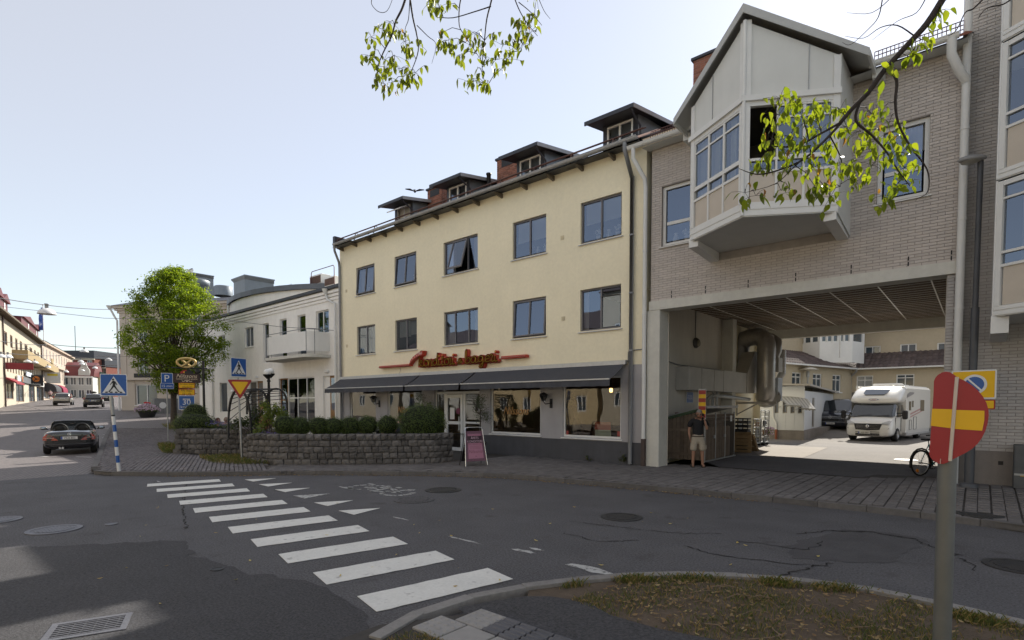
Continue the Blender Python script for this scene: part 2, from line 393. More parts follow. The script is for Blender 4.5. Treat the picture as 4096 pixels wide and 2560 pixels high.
# kerbstones
kerb=sheet('kerb',[(p[0],p[1]) for p in kf]+[(p[0]+.02,p[1]+.05) for p in kf[::-1]],.02,darkgr,flat=True)
def resample(line,step):
    pts=[Vector((p[0],p[1],0)) for p in line]; cum=[0]
    for a,b in zip(pts[:-1],pts[1:]): cum.append(cum[-1]+(b-a).length)
    n=max(1,int(cum[-1]/step)); out=[]
    for i in range(n+1):
        s=cum[-1]*i/n
        j=0
        while j<len(cum)-2 and cum[j+1]<s: j+=1
        f=(s-cum[j])/max(1e-9,cum[j+1]-cum[j]); out.append(pts[j].lerp(pts[j+1],f))
    return out
def kerbrun(line,w,h,step,m,parent,side=1,base=-.03):
    me=unit_block('kerbstone_mesh',m,.03)
    pts=resample(line,step)
    for a,b in zip(pts[:-1],pts[1:]):
        c=(a+b)/2; d=(b-a); ang=math.atan2(d.y,d.x); nrm=Vector((-d.y,d.x,0)).normalized()*side
        c=c+nrm*w/2; z=gh(c.x,c.y); sl=math.atan2(gh(b.x,b.y)-gh(a.x,a.y),d.length)
        piece('kerbstone',me,parent,(c.x,c.y,z+(base+h)/2+RND.uniform(-.006,.006)),(0,-sl,ang+RND.uniform(-.012,.012)),(d.length-.008,w+RND.uniform(-.01,.01),h-base))
kerbrun(kl,.16,.125,.9,darkgr,kerb,1)
kerbrun(kf+[(2.5,11.3),(8,10.7)],.14,.115,.8,darkgr,kerb,1)

def inpoly(p,poly):
    x,y=p;c=False;n=len(poly)
    for i in range(n):
        x1,y1=poly[i];x2,y2=poly[i-1]
        if (y1>y)!=(y2>y) and x<(x2-x1)*(y-y1)/(y2-y1)+x1: c=not c
    return c
def inset_line(line,dist,side=1):
    out=[]
    for i,p in enumerate(line):
        a=Vector((*line[max(i-1,0)],0));b=Vector((*line[min(i+1,len(line)-1)],0));d=(b-a).normalized();n=Vector((-d.y,d.x,0))*side
        out.append((p[0]+n.x*dist,p[1]+n.y*dist))
    return out
# pavers: columns running away from the street, wider joint every other column
kin=inset_line(kf,.15)
pedge=gv(800,1096,.12)
sett_edge=[gv(610,1075,.12),gv(720,1098,.12),gv(800,1122,.12)]
pv_area=kin[5:]+[(2.5,11.5),(4,11.4),(4,17.1),(-.6,17.1),(-.65,16.1),(-7.25,16.1),(-7.25,15.05),(-12.8,15.05),(-13.0,12.2),(-13.2,11.3),(-15.05,9.35),(-16.6,7.95),(-15.2,6.9)]
sidewalk=sheet('sidewalk',[(-15.0,7.2),(-14.9,7.3),(-14.95,7.35)],.1,joint_m,flat=True)
its=[]; nx=0; x=-16.9
while x<4:
    y=5.0+RND.uniform(0,.2); wcol=.172
    while y<17:
        if inpoly((x,y),pv_area): its.append(((x,y,.098+gh(x,y)+RND.uniform(-.002,.004)),(wcol-.006,.206,.05),(RND.uniform(-.008,.008),RND.uniform(-.008,.008),RND.uniform(-.01,.01))))
        y+=.214
    nx+=1; x+=.178 if nx%2 else .196
base=(unit_block('paver_mesh',paver_m,.05,True),)
pieces('paver',sidewalk,paver_m,its,base,300,'paver_field')
# setts on the sloping island pavement
setts=sheet('sett_pavement',[kl[-1],(kl[-1][0]+.02,kl[-1][1]+.03),(kl[-1][0]+.03,kl[-1][1])],.09,joint_m,flat=True)
st_area=inset_line(kl,.18)[1:]+inset_line(kf,.16)[:5]+[(-15.4,7.0),(-16.9,7.75),(-18.3,7.65),(-20.8,7.6),(-23.1,7.15),(-24.5,9.5),(-30,14),(-38,15.2),(-45,16)]
its=[]
ux=Vector((-.93,.37,0)).normalized(); uy=Vector((-.37,-.93,0)).normalized()
r=-60
for r in range(-170,170):
    yy=r*.118; s=-30+RND.uniform(0,.1)
    while s<42:
        wl=RND.uniform(.10,.155); c=Vector((-19,5,0))+ux*(s+wl/2)+uy*yy; s+=wl
        if -47<c.x<-14 and inpoly((c.x,c.y),st_area):
            dd=-c.x*_s+c.y*_c
            if dd<33: its.append(((c.x+RND.uniform(-.008,.008),c.y+RND.uniform(-.012,.012),gh(c.x,c.y)+.085+RND.uniform(-.006,.009)),(wl-.02,RND.uniform(.088,.104),.09),(RND.uniform(-.05,.05),RND.uniform(-.05,.05),math.atan2(ux.y,ux.x)+RND.uniform(-.12,.12))))
base=(unit_block('sett_mesh',sett_m,.13,True),)
pieces('sett',setts,sett_m,its,base,300,'sett_field')
sheet('far_sett_pavement',[ad(*q) for q in ((-24.4,33),(-33.5,45),(-38,52),(-28,52),(-20,40),(-16,33))],.128,cob,sub=3)
# courtyard and driveway through the passage
drive=[gv(1790,1122,.12),gv(1900,1130,.12),gv(2000,1136,.12),gv(2240,1141,.12)]
sheet('passage_asphalt',[(-5.9,16.35),(-.6,16.35),(-.6,29),(-9.4,29),(-9.4,21)],.118,asph,flat=True)
sheet('courtyard',[(-12,20.5),(-9.5,20.5),(-.62,20.5),(9,20.5),(9,60),(-14,60)],.122,asph3,sub=4)
sheet('concrete_strip',[(-6.0,20.7),(-4.6,20.7),(-4.9,26.5),(-8.4,26.5)],.13,mat('pale_concrete',(.27,.24,.205),rough=.9,var=.12,sc=1.5,bump=.3,bsc=60),flat=True)
sheet('bounce_pavement',[(-90,-2.5),(60,-2.5),(60,-13),(-90,-13)],.12,mat('pale_concrete',(1,1,1)),flat=True)  # unseen pale sheet, added to bounce sunlight onto the shaded facades
# painted markings
k=0
for i in range(11):
    t=i/10; cx=-4.40+(-15.20+4.40)*t; cy=3.87+(4.88-3.87)*t; dx,dy=.24-.02+.06*t,.97
    L=1.63-.05*t; wd=.52
    n=12; left=[];right=[]
    d=Vector((dx,dy,0)).normalized(); p=Vector((d.y,-d.x,0))
    for q in range(n+1):
        s=-L/2+L*q/n
        left.append(Vector((cx,cy,0))+d*s-p*(wd/2+RND.uniform(-.008,.008))); right.append(Vector((cx,cy,0))+d*s+p*(wd/2+RND.uniform(-.008,.008)))
    pts=left+right[::-1]
    mb=MB(); mb.prism([(v.x,v.y,.006) for v in pts],(0,0,.004)); mb.build('crosswalk_stripe',white,road)
for i in range(6):
    t=i/5; bx=-8.75-5.62*t; by=5.47+.66*t
    mb=MB(); mb.prism([(bx-.27,by,.006),(bx+.27,by-.02,.006),(bx+.10,by+.66,.006)],(0,0,.004)); mb.build('yield_triangle',white if i!=2 else worn,road)
# worn bicycle mark: what is left of wheels, frame and bars
o=gv(900,1158); bk_=[]
for cx in (-.66,.62): bk_+=[((cx+.36*math.cos(a),.34*math.sin(a)),(cx+.36*math.cos(a+.3),.34*math.sin(a+.3))) for a in [.3*k for k in range(21)] if RND.random()<.72]
bk_+=[((-.66,0),(-.1,.34)),((-.1,.34),(.62,.05)),((-.1,.34),(-.05,-.24)),((-.05,-.24),(.62,.05)),((.1,.5),(-.4,.46)),((.3,.3),(.6,.5)),((-1.4,.42),(-.3,.4)),((-1.2,-.35),(-.5,-.32))]
mb=MB()
for a,b_ in bk_:
    n=4
    for k in range(n):
        if RND.random()<.2: continue
        f0,f1=k/n,(k+1.15)/n; p0=(a[0]+(b_[0]-a[0])*f0,a[1]+(b_[1]-a[1])*f0); p1=(a[0]+(b_[0]-a[0])*f1,a[1]+(b_[1]-a[1])*f1); w_=RND.uniform(.03,.085); dx,dy=p1[0]-p0[0],p1[1]-p0[1]; L=math.hypot(dx,dy)+1e-6; nx,ny=-dy/L*w_,dx/L*w_
        mb.poly([(o[0]+x,o[1]+y,.006) for x,y in ((p0[0]-nx,p0[1]-ny),(p1[0]-nx*RND.uniform(.4,1.2),p1[1]-ny),(p1[0]+nx,p1[1]+ny*RND.uniform(.4,1.2)),(p0[0]+nx,p0[1]+ny))])
mb.build('bicycle_mark',worn,road)
for (u,v,w_,d_) in ((1240,1303,.5,.12),(1265,1298,.3,.1),(1390,1345,.9,.18),(1100,1277,.8,.07),(945,1225,.5,.06),(375,1138,.5,.06)):
    o=gv(u,v); mb=MB(); n=14
    mb.poly([(o[0]+w_/2*math.cos(2*PI*k/n)*RND.uniform(.5,1.1),o[1]+d_/2*math.sin(2*PI*k/n)*RND.uniform(.4,1.2),.006) for k in range(n)]); mb.build('paint_remnant',worn,road)
# parking bay lines on the cobbles
def cz_(x,y): return on_g(150+x/7.56,1650+y/7.56)
for a,c in (((0,1322),(320,1330)),((1170,1337),(1640,1345)),((1960,668),(2160,674)),((1955,757),(2100,763)),((2030,484),(2268,490)),((2160,320),(2268,322)),((1620,205),(2500,225)),((1560,250),(2500,300)),((1760,262),(2500,262))):
    p,q=cz_(*a),cz_(*c); mb=MB(); n=6
    P=[p.lerp(q,k/n) for k in range(n+1)]; d=VF0*.05
    mb.add([(v.x+s*d.x,v.y+s*d.y,gh(v.x,v.y)-.008) for v in P for s in (-1,1)],[(2*k,2*k+2,2*k+3,2*k+1) for k in range(n)]); mb.build('bay_line',white,road)
# cracks in the asphalt
crk=mat('crack',(.018,.017,.017),rough=1,var=.2)
def crack(pts,wd=.02):
    mb=MB(); line=resample([gv(*p) for p in pts],.07)
    for i,p in enumerate(line): p.x+=RND.uniform(-.045,.045); p.y+=RND.uniform(-.04,.04)
    for a,b in zip(line[:-1],line[1:]):
        n=Vector((-(b-a).y,(b-a).x,0)).normalized()*wd*RND.uniform(.2,.8)
        mb.poly([(*(a-n).xy,.0062),(*(b-n).xy,.0062),(*(b+n).xy,.0062),(*(a+n).xy,.0062)])
    mb.build('crack',crk,road)
for c in ([(1880,1262),(1960,1254),(2060,1258),(2160,1275),(2220,1300)],[(1740,1278),(1830,1290),(1905,1300),(1950,1280)],[(2225,1305),(2255,1310),(2275,1314)],[(2255,1310),(2225,1330),(2240,1350),(2225,1370)],[(2265,1320),(2300,1335),(2305,1350)],[(1620,1290),(1680,1310),(1760,1320),(1850,1330),(1960,1340)],[(1350,1232),(1500,1250),(1620,1262),(1700,1260)],[(1800,1372),(1880,1350),(1960,1330)],[(440,1140),(430,1200),(440,1250)],[(1330,1260),(1420,1280),(1510,1276)]): crack(c,.016)
crack([(1960,1254),(2060,1258),(2160,1274)],.05)
# covers
def cover(u,v,r,label,m=None,ribs=True,z=0.0,group=None):
    o=on_z(u*K,v*K,z); t=thing('manhole_cover',(o.x,o.y,z),label,'manhole cover',group)
    m=m or iron
    mb=MB(); mb.lathe([(r*.80,.006),(r*.80,.014),(r,.014),(r,.0)],(o.x,o.y,z),28,sm=False); mb.build('rim',m,t)
    mb=MB(); mb.lathe([(0,.010),(r*.79,.010)],(o.x,o.y,z),28,sm=False)
    if ribs:
        for k in range(-5,6):
            hw=math.sqrt(max(0,(r*.70)**2-(k*r*.125)**2)); mb.box(o.x-hw,o.x+hw,o.y+k*r*.125-.018*r/.35,o.y+k*r*.125+.018*r/.35,z+.0102,z+.016)
        mb.lathe([(r*.62,.0102),(r*.62,.017),(r*.67,.017),(r*.67,.0102)],(o.x,o.y,z),28,sm=False)
    mb.build('lid',m,t)
cover(128,1252,.36,'large pale ribbed round manhole cover in the left of the asphalt')
cover(-8,1230,.34,'manhole cover cut by the left picture edge')
cover(263,1239,.09,'small round valve cover beside the large pale manhole',ribs=False)
cover(513,1346,.075,'tiny round valve cover in the darker asphalt left of the crossing',m=irond,ribs=False)
cover(1047,1158,.42,'dark round manhole cover nearest the kerb by the stone wall',m=irond)
cover(978,1181,.42,'round manhole cover below the worn bicycle mark, edged with asphalt',m=asph)
cover(1468,1222,.36,'dark manhole cover alone in the middle of the roadway',m=irond)
cover(2412,1340,.37,'dark manhole cover in the road at the right picture edge',m=irond)
cover(2312,1216,.34,'dark manhole cover set in the pavers behind the no entry sign',m=irond,z=.12)
cover(2140,1087,.33,'pale manhole cover on the sunlit yard beyond the bicycle',m=mat('pale_iron',(.4,.38,.36),rough=.5,metal=.3),z=.124)
# rectangular storm drain
o=on_z(210*K,1483*K,0); t=thing('storm_drain',(o.x,o.y,0),'rectangular iron storm drain grate in the near left of the road','drain grate')
dx=Vector((.93,.37,0)).normalized(); F=fr((o.x,o.y,0),(.36,.93,0),(-.93,.36,0))
mb=MB(F); W,D=.30,.22
for a in ((-W,W,-D,-D+.05),(-W,W,D-.05,D),(-W,-W+.05,-D+.05,D-.05),(W-.05,W,-D+.05,D-.05)): mb.box(a[0],a[1],a[2],a[3],.0,.014)
mb.build('frame',iron,t)
for i in range(7):
    mb=MB(F); y=-D+.05+(i+.5)*(2*D-.1)/7; mb.box(-W+.05,W-.05,y-.008,y+.008,.004,.012); mb.build('bar',iron,t)
mb=MB(F); mb.box(-W+.05,W-.05,-D+.05,D-.05,.0015,.003); 
for i in range(6): mb.box(-W+.05+(i+.5)*.0833-.006,-W+.05+(i+.5)*.0833+.006,-D+.05,D-.05,.003,.009)
mb.build('pit',irond,t)
for (u,v) in ((1850,1163),(1890,1170)):
    o=on_z(u*K,v*K,.0); mb=MB(); n=12; mb.poly([(o.x+.35*math.cos(2*PI*k/n)*RND.uniform(.6,1),o.y+.14*math.sin(2*PI*k/n)*RND.uniform(.6,1),.005) for k in range(n)]); mb.build('oil_stain',crk,road)

# ---------------------------------------------------------------- near verge, path, tiles
nk=[gv(870,1530),gv(890,1505),gv(945,1480),gv(1000,1458),gv(1060,1438),gv(1110,1424),gv(1240,1399),gv(1350,1385),gv(1500,1372),gv(1600,1370),gv(1700,1371),gv(1800,1377),gv(1900,1385),gv(2000,1398),gv(2060,1408),gv(2150,1426),gv(2250,1450),gv(2340,1472),gv(2440,1495)]
nkerb=sheet('near_kerb',[nk[0],nk[1],(nk[1][0]+.05,nk[1][1])],.01,granite,flat=True)
kerbrun(nk,.13,.10,.62,granite,nkerb,-1)
nkin=inset_line(nk,.1,-1)
verge=sheet('verge',nkin[6:]+[(4,5.4),(8,3),(6,-4),(-5,-4),(-3.9,1.5),gv(1330,1513,.1),gv(1240,1440,.1)],.065,soil,flat=True)
path=sheet('near_path',[gv(1080,1433,.1),gv(1160,1417,.1),gv(1240,1405,.1),gv(1300,1405,.1),gv(1345,1412,.1),gv(1400,1425,.1),gv(1445,1450,.1),gv(1560,1482,.1),gv(1740,1516,.1),gv(1960,1550,.1),gv(1600,1750,.1),gv(1300,1750,.1),gv(1200,1500,.1)],.085,asph2,flat=True,sub=0)
tl=mat('tile_pale',(.27,.26,.25),rough=.85,var=.12,sc=8,bump=.3,bsc=90,rnd=.08)
td=mat('tile_dark',(.095,.095,.105),rough=.7,var=.15,sc=8,bump=.3,bsc=90,rnd=.1)
tiles=sheet('tactile_paving',[(-3.9,2.2),(-2.3,2.2),(-2.3,3.56),(-3.42,3.56),(-3.9,2.75)],.082,joint_m,flat=True)
def tile(x0,y0,w_,h_,kind):
    mb=MB(); mb.bbox(x0+.005,x0+w_-.005,y0+.005,y0+h_-.005,.06,.105+RND.uniform(-.002,.002),.006)
    if kind=='blister':
        for i in range(4):
            for j in range(4): mb.lathe([(0,.112),(.018,.111),(.026,.104)],(x0+w_*(i+.5)/4,y0+h_*(j+.5)/4,0),8)
    if kind=='rib':
        for i in range(5): y=y0+h_*(i+.5)/5; mb.prism([(x0+.004,y-.022,.104),(x0+.004,y+.022,.104),(x0+.004,y+.010,.112),(x0+.004,y-.010,.112)],(w_-.008,0,0))
    mb.build('tile',td if kind=='rib' else tl,tiles)
tile(-3.46,3.22,.33,.345,'blister'); tile(-3.62,2.87,.33,.345,'blister')
for i,x in enumerate((-3.13,-2.95,-2.77,-2.59)): tile(x,3.22,.175,.345,'rib')
for x in (-3.28,-2.94,-2.60): tile(x,2.87,.33,.345,'plain')
for x in (-3.12,-2.78): tile(x,2.52,.33,.345,'plain')
# grass, litter of dry leaves
def blades(name,area,n,h,mats,seed,dens=None,label=None,cat=None):
    R=random.Random(seed); xs=[p[0] for p in area];ys=[p[1] for p in area]; mb=MB(); c=0;tries=0
    while c<n and tries<n*30:
        tries+=1; x=R.uniform(min(xs),max(xs)); y=R.uniform(min(ys),max(ys))
        if not inpoly((x,y),area): continue
        if dens and R.random()>dens(x,y): continue
        z=.065+gh(x,y); hh=h*R.uniform(.4,1.3); a=R.uniform(0,2*PI); lean=R.uniform(.1,1.0)*hh
        dx,dy=math.cos(a),math.sin(a); w_=.004
        mb.add([(x-dy*w_,y+dx*w_,z),(x+dy*w_,y-dx*w_,z),(x+dx*lean*.5,y+dy*lean*.5,z+hh*.7),(x+dx*lean,y+dy*lean,z+hh)],[(0,1,2),(1,3,2)],R.randint(0,len(mats)-1)); c+=1
    o=mb.build(name,mats,None,'stuff'); tag(o,label,cat); return o
g1=leafmat('grass_green',[(.045,.075,.016),(.075,.10,.03),(.12,.12,.045)],.3)
g2=leafmat('grass_dry',[(.19,.14,.06),(.26,.2,.09),(.13,.10,.05)],.25)
varea=nkin[8:]+[(2.5,5.6),(2.2,2.5),(-.9,3.2),gv(1740,1516,.1),gv(1560,1480,.1),gv(1445,1450,.1),gv(1345,1412,.1)]
import mathutils
def dn(x,y):
    n=mathutils.noise.noise(Vector((x*1.6,y*1.6,3.1)))
    return max(.04,min(1,.42+n*1.5))
blades('verge_grass',varea,14000,.05,[g1,g1,g2],3,dn,'short patchy green and dry grass on the near verge','grass')
kedge=nkin[7:]+[(p[0]-.02,p[1]-.28) for p in nkin[7:][::-1]]
blades('kerb_grass',kedge,2600,.07,[g1,g1,g2],4,lambda x,y:max(0,mathutils.noise.noise(Vector((x*2.3,y*2.3,9)))+.15),'taller grass tufts along the near kerb','grass')
blades('corner_grass',[gv(900,1512,.1),gv(965,1490,.1),gv(1010,1494,.1),gv(1075,1515,.1),gv(1060,1600,.1),gv(890,1600,.1)],1500,.05,[g1,g2],5,None,'grass tuft beside the pale blister tiles','grass')
def litter(name,area,n,size,z,cols,seed,label,cat='leaves',dens=None):
    R=random.Random(seed); xs=[p[0] for p in area];ys=[p[1] for p in area]; mb=MB(); c=0
    while c<n:
        x=R.uniform(min(xs),max(xs)); y=R.uniform(min(ys),max(ys))
        if not inpoly((x,y),area): continue
        if dens and R.random()>dens(x,y): continue
        c+=1; a=R.uniform(0,2*PI); L=size*R.uniform(.5,1.25); wd=L*R.uniform(.22,.42); cz=gh(x,y)+z; curl=R.uniform(.1,.45)*L; tz=R.uniform(-.1,.3)
        d=Vector((math.cos(a),math.sin(a),tz)); p=Vector((-math.sin(a),math.cos(a),R.uniform(-.5,.5)))
        o=Vector((x,y,cz+.012)); 
        P=[o-d*L/2+VZ*curl*.6,o-d*L*.15+p*wd/2+VZ*curl*.3,o-d*L*.15-p*wd/2+VZ*curl*.3,o,o+d*L*.2+p*wd*.45+VZ*curl*.25,o+d*L*.2-p*wd*.45+VZ*curl*.25,o+d*L/2+VZ*curl*.5]
        mb.add(P,[(0,2,3),(0,3,1),(1,3,4),(2,5,3),(3,5,6),(3,6,4)],0)
    o=mb.build(name,cols,None,'stuff'); tag(o,label,cat); return o
dry=leafmat('dry_leaf',[(.20,.13,.06),(.29,.20,.10),(.14,.085,.045),(.36,.28,.15),(.11,.07,.045)],.15,.8)
litter('dry_leaves',varea,2600,.058,.07,dry,11,'brown dry leaves scattered over the near verge','leaves',lambda x,y:min(1,.35+.9*max(0,mathutils.noise.noise(Vector((x*1.1,y*1.1,5)))+.3)))
litter('gutter_leaves',inset_line(kf[2:15],-.02)+inset_line(kf[2:15],-.20)[::-1],800,.06,.0,dry,12,'line of dry leaves in the gutter below the far kerb')
litter('road_leaves',[gv(0,1500),gv(300,1180),gv(1500,1200),gv(2300,1300),gv(1500,1360),gv(800,1500)],38,.07,.0,leafmat('yellow_leaf',[(.45,.34,.08),(.5,.42,.15),(.3,.2,.08)],.2,.6),13,'few single yellow leaves lying on the road')
mb=MB()
for k in range(40):
    a=RND.uniform(0,6.28); x=RND.uniform(-2.3,.8);y=RND.uniform(4.4,5.8);L=RND.uniform(.1,.4); mb.tube([(x,y,.08),(x+L*.5*math.cos(a),y+L*.5*math.sin(a),.1),(x+L*math.cos(a+.3),y+L*math.sin(a+.3),.085)],RND.uniform(.002,.006),4)
tag(mb.build('twigs',mat('twig',(.22,.16,.11),rough=.9),None,'stuff'),'thin dry twigs among the leaves on the verge','twigs')
# ================================================================ FACADE KIT
YF=15.09
FF=fr((0,YF,0),(1,0,0),(0,1,0))
g_up=glass('window_glass',(.78,.84,.92),2.6,gcol=(.68,.80,1.0))  # blue gcol paints the deep blue sky mirrored in the panes
g_shop=glass('shop_glass',(.82,.85,.85),1.75)
g_far=mat('far_glass',(.05,.07,.09),rough=.08,var=.2,sc=.5,spec=.8)
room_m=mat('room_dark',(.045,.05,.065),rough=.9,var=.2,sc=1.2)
curt_m=leafmat('curtain_cloth',[(.62,.62,.62),(.68,.68,.66)],.3,.9)
curt_d=mat('curtain_grey',(.30,.29,.28),rough=.95,var=.1)
def wall(mb,x0,x1,z0,z1,holes,rev=.12,mi=0,rmi=None,back=None):
    rmi=mi if rmi is None else rmi
    xs=sorted({x0,x1,*[min(max(h[i],x0),x1) for h in holes for i in (0,1)]}); zs=sorted({z0,z1,*[min(max(h[i],z0),z1) for h in holes for i in (2,3)]})
    for a,b in zip(xs[:-1],xs[1:]):
        for c,d in zip(zs[:-1],zs[1:]):
            mx,mz=(a+b)/2,(c+d)/2
            if any(h[0]<mx<h[1] and h[2]<mz<h[3] for h in holes): continue
            mb.quad((a,0,c),(b,0,c),(b,0,d),(a,0,d),mi)
    for h in holes:
        a,b,c,d=h
        mb.quad((a,0,c),(b,0,c),(b,rev,c),(a,rev,c),rmi); mb.quad((a,0,d),(a,rev,d),(b,rev,d),(b,0,d),rmi)
        mb.quad((a,0,c),(a,rev,c),(a,rev,d),(a,0,d),rmi); mb.quad((b,0,c),(b,0,d),(b,rev,d),(b,rev,c),rmi)
def tilt(F,z,y,ang): # frame hinged about a horizontal line at height z, bottom swung outwards
    o,x,yy,zz=F; p=o+zz*z+yy*y
    R=Matrix.Rotation(ang,3,x); nz=R@zz; ny=R@yy
    return (p-nz*z,x,ny,nz)
def window(F,parent,x0,x1,z0,z1,fmat,gmat=None,rec=.08,fw=.055,mull=(.5,),trans=(),sillm=None,room=True,curtain=None,tiltdeg=0,name='window',sillw=.06,rdepth=1.1,cell_open=None,items=None):
    gmat=gmat or g_up
    mb=MB(F)
    def bars(mb,x0,x1,z0,z1,y,t,fw):
        mb.box(x0,x0+fw,y,y+t,z0,z1); mb.box(x1-fw,x1,y,y+t,z0,z1); mb.box(x0+fw,x1-fw,y,y+t,z0,z0+fw); mb.box(x0+fw,x1-fw,y,y+t,z1-fw,z1)
    F2=tilt(F,z1,rec,-math.radians(tiltdeg)) if tiltdeg else F
    y0=rec if not tiltdeg else 0
    bars(mb,x0,x1,z0,z1,rec,.07,fw if tiltdeg else fw)
    ix0,ix1,iz0,iz1=x0+fw,x1-fw,z0+fw,z1-fw
    xs=[ix0]+[ix0+(ix1-ix0)*m for m in mull]+[ix1]; zs=[iz0]+[iz0+(iz1-iz0)*m for m in trans]+[iz1]
    mw=fw*.5
    mb2=MB(F2)
    if tiltdeg: bars(mb2,ix0-.01,ix1+.01,iz0-.01,iz1+.01,y0-.03,.05,fw*.8)
    for m in xs[1:-1]: mb2.box(m-mw,m+mw,y0-.012,y0+.05,iz0,iz1)
    for m in zs[1:-1]:
        for a,b in zip(xs[:-1],xs[1:]): mb2.box(a+mw*.99,b-mw*.99,y0-.010,y0+.048,m-mw,m+mw)
    n=len(mb.v); mb.v+=mb2.v; mb.f+=[tuple(i+n for i in f) for f in mb2.f]; mb.m+=mb2.m; mb.sm+=mb2.sm
    w=mb.build(name,fmat,parent)
    for i,(a,b) in enumerate(zip(xs[:-1],xs[1:])):
        for j,(c,d) in enumerate(zip(zs[:-1],zs[1:])):
            q=MB(F2)
            if cell_open==(i,j):
                F3=tilt(F,d,rec,-math.radians(17)); e=MB(F3); yb=0
                e.box(a,a+.06,-.05,.0,c,d);e.box(b-.06,b,-.05,.0,c,d);e.box(a+.06,b-.06,-.05,.0,c,c+.07);e.box(a+.06,b-.06,-.05,.0,d-.06,d); e.build('sash',fmat,w)
                q=MB(F3); q.quad((a+.06,-.025,c+.07),(b-.06,-.025,c+.07),(b-.06,-.025,d-.06),(a+.06,-.025,d-.06)); q.build('pane',gmat,w); continue
            yy=y0+.02
            q.quad((a+mw*.9,yy,c+mw*.9),(b-mw*.9,yy,c+mw*.9),(b-mw*.9,yy,d-mw*.9),(a+mw*.9,yy,d-mw*.9)); q.build('pane',gmat,w)
    if sillm:
        s=MB(F); s.prism([(x0-sillw,-.06,z0-.035),(x0-sillw,rec,z0-.005),(x0-sillw,rec,z0-.04),(x0-sillw,-.06,z0-.06)],(x1-x0+2*sillw,0,0)); s.build('sill',sillm,w)
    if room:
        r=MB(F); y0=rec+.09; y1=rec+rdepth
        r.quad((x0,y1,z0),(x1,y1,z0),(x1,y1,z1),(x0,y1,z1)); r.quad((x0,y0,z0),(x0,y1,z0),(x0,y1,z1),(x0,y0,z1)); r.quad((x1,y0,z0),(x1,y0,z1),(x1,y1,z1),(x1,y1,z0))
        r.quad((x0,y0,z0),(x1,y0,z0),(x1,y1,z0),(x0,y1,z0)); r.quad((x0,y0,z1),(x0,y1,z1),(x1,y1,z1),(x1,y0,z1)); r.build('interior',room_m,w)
    for cset in (curtain or []):
        a,b,c,d=cset[:4]; m=cset[4] if len(cset)>4 else curt_m
        q=MB(F); n=max(6,int(abs(b-a)/.04)); X0=x0+(x1-x0)*a; X1=x0+(x1-x0)*b; Z0=z0+(z1-z0)*c; Z1=z0+(z1-z0)*d; flat=len(cset)>5
        P=[];
        for i in range(n+1):
            x=X0+(X1-X0)*i/n; y=rec+.16+(0 if flat else .022*math.sin(i*1.9)+.012*math.sin(i*.7)); P+=[(x,y,Z0),(x,y,Z1)]
        q.add(P,[(2*i,2*i+2,2*i+3,2*i+1) for i in range(n)],0,not flat); q.build('curtain',m,w)
    for it in (items or []):
        q=MB(F); X=x0+(x1-x0)*it[0]; Y=rec+.2; kind=it[1]
        if kind=='vase': q.lathe([(0,z0+fw),(.07,z0+fw),(.085,z0+fw+.12),(.05,z0+fw+.26),(.06,z0+fw+.3)],(X,Y,0),10)
        if kind=='flowers':
            q.lathe([(0,z0+fw),(.07,z0+fw),(.09,z0+fw+.16)],(X,Y,0),10)
            for k in range(14): a=RND.uniform(0,6.3);r=RND.uniform(0,.13); q.ball((X+r*math.cos(a),Y+r*.5*math.sin(a),z0+fw+.22+RND.uniform(0,.14)),.04,6,4)
        q.build('vase_of_flowers' if kind=='flowers' else 'vase',mat('pale_china',(.62,.60,.58),rough=.4),w)
    return w
def pipe(mb,pts,r,n=10,joint=1.9,mi=0):
    mb.tube(pts,r,n,mi)
    for a,b in zip(pts[:-1],pts[1:]):
        a=Vector(a);b=Vector(b);L=(b-a).length
        if L>1.2:
            k=int(L/joint)
            for i in range(1,k+1):
                p=a+(b-a)*i/(k+1); d=(b-a).normalized()*.025; mb.tube([p-d,p+d],r*1.14,n,mi)
plaster_y=mat('yellow_plaster',(.83,.755,.56),rough=.92,var=.05,sc=.7,bump=.35,bsc=45,var2=.05,sc2=9,streak=.03)
plaster_g=mat('grey_plaster',(.38,.37,.38),rough=.9,var=.06,sc=2,bump=.2,bsc=45,streak=.08)
plinth_m=mat('plinth_charcoal',(.075,.076,.084),rough=.85,var=.12,sc=3,bump=.25,bsc=60,streak=.2)
frame_g=mat('grey_window_frame',(.15,.145,.155),rough=.5,var=.05)
sill_m=mat('zinc_sill',(.42,.43,.46),rough=.4,metal=.3,var=.08)
white_m=mat('white_paint',(.72,.72,.70),rough=.5,var=.04)
zinc=mat('zinc_gutter',(.36,.365,.37),rough=.45,metal=.35,var=.12,sc=6)
zincd=mat('grey_downpipe',(.23,.235,.245),rough=.5,metal=.25,var=.1,sc=5)
black_sheet=mat('black_sheet_metal',(.045,.048,.058),rough=.45,metal=.3,var=.2,sc=2.5)
sheet_grey=mat('dormer_cheek',(.20,.225,.24),rough=.45,metal=.4,var=.3,sc=3)
tile_r=mat('red_roof_tile',(.21,.085,.06),rough=.85,var=.25,sc=6,isl=.2)
tile_d=mat('dark_roof_tile',(.10,.075,.07),rough=.85,var=.25,sc=6,isl=.25)
brick_r=mat('red_brick',(.27,.115,.08),rough=.9,var=.2,sc=8,isl=.25,rnd=.2,bump=.3,bsc=60)
mortar=mat('mortar',(.30,.28,.26),rough=.95,var=.1)
wood_d=mat('rafter_wood',(.14,.115,.085),rough=.85,var=.2,sc=8)
iron_b=mat('black_iron',(.022,.022,.024),rough=.5,metal=.3,var=.1)
steel=mat('galvanised_steel',(.42,.43,.44),rough=.45,metal=.6,var=.12,sc=8)
alu=mat('white_aluminium',(.66,.67,.66),rough=.4,var=.04)

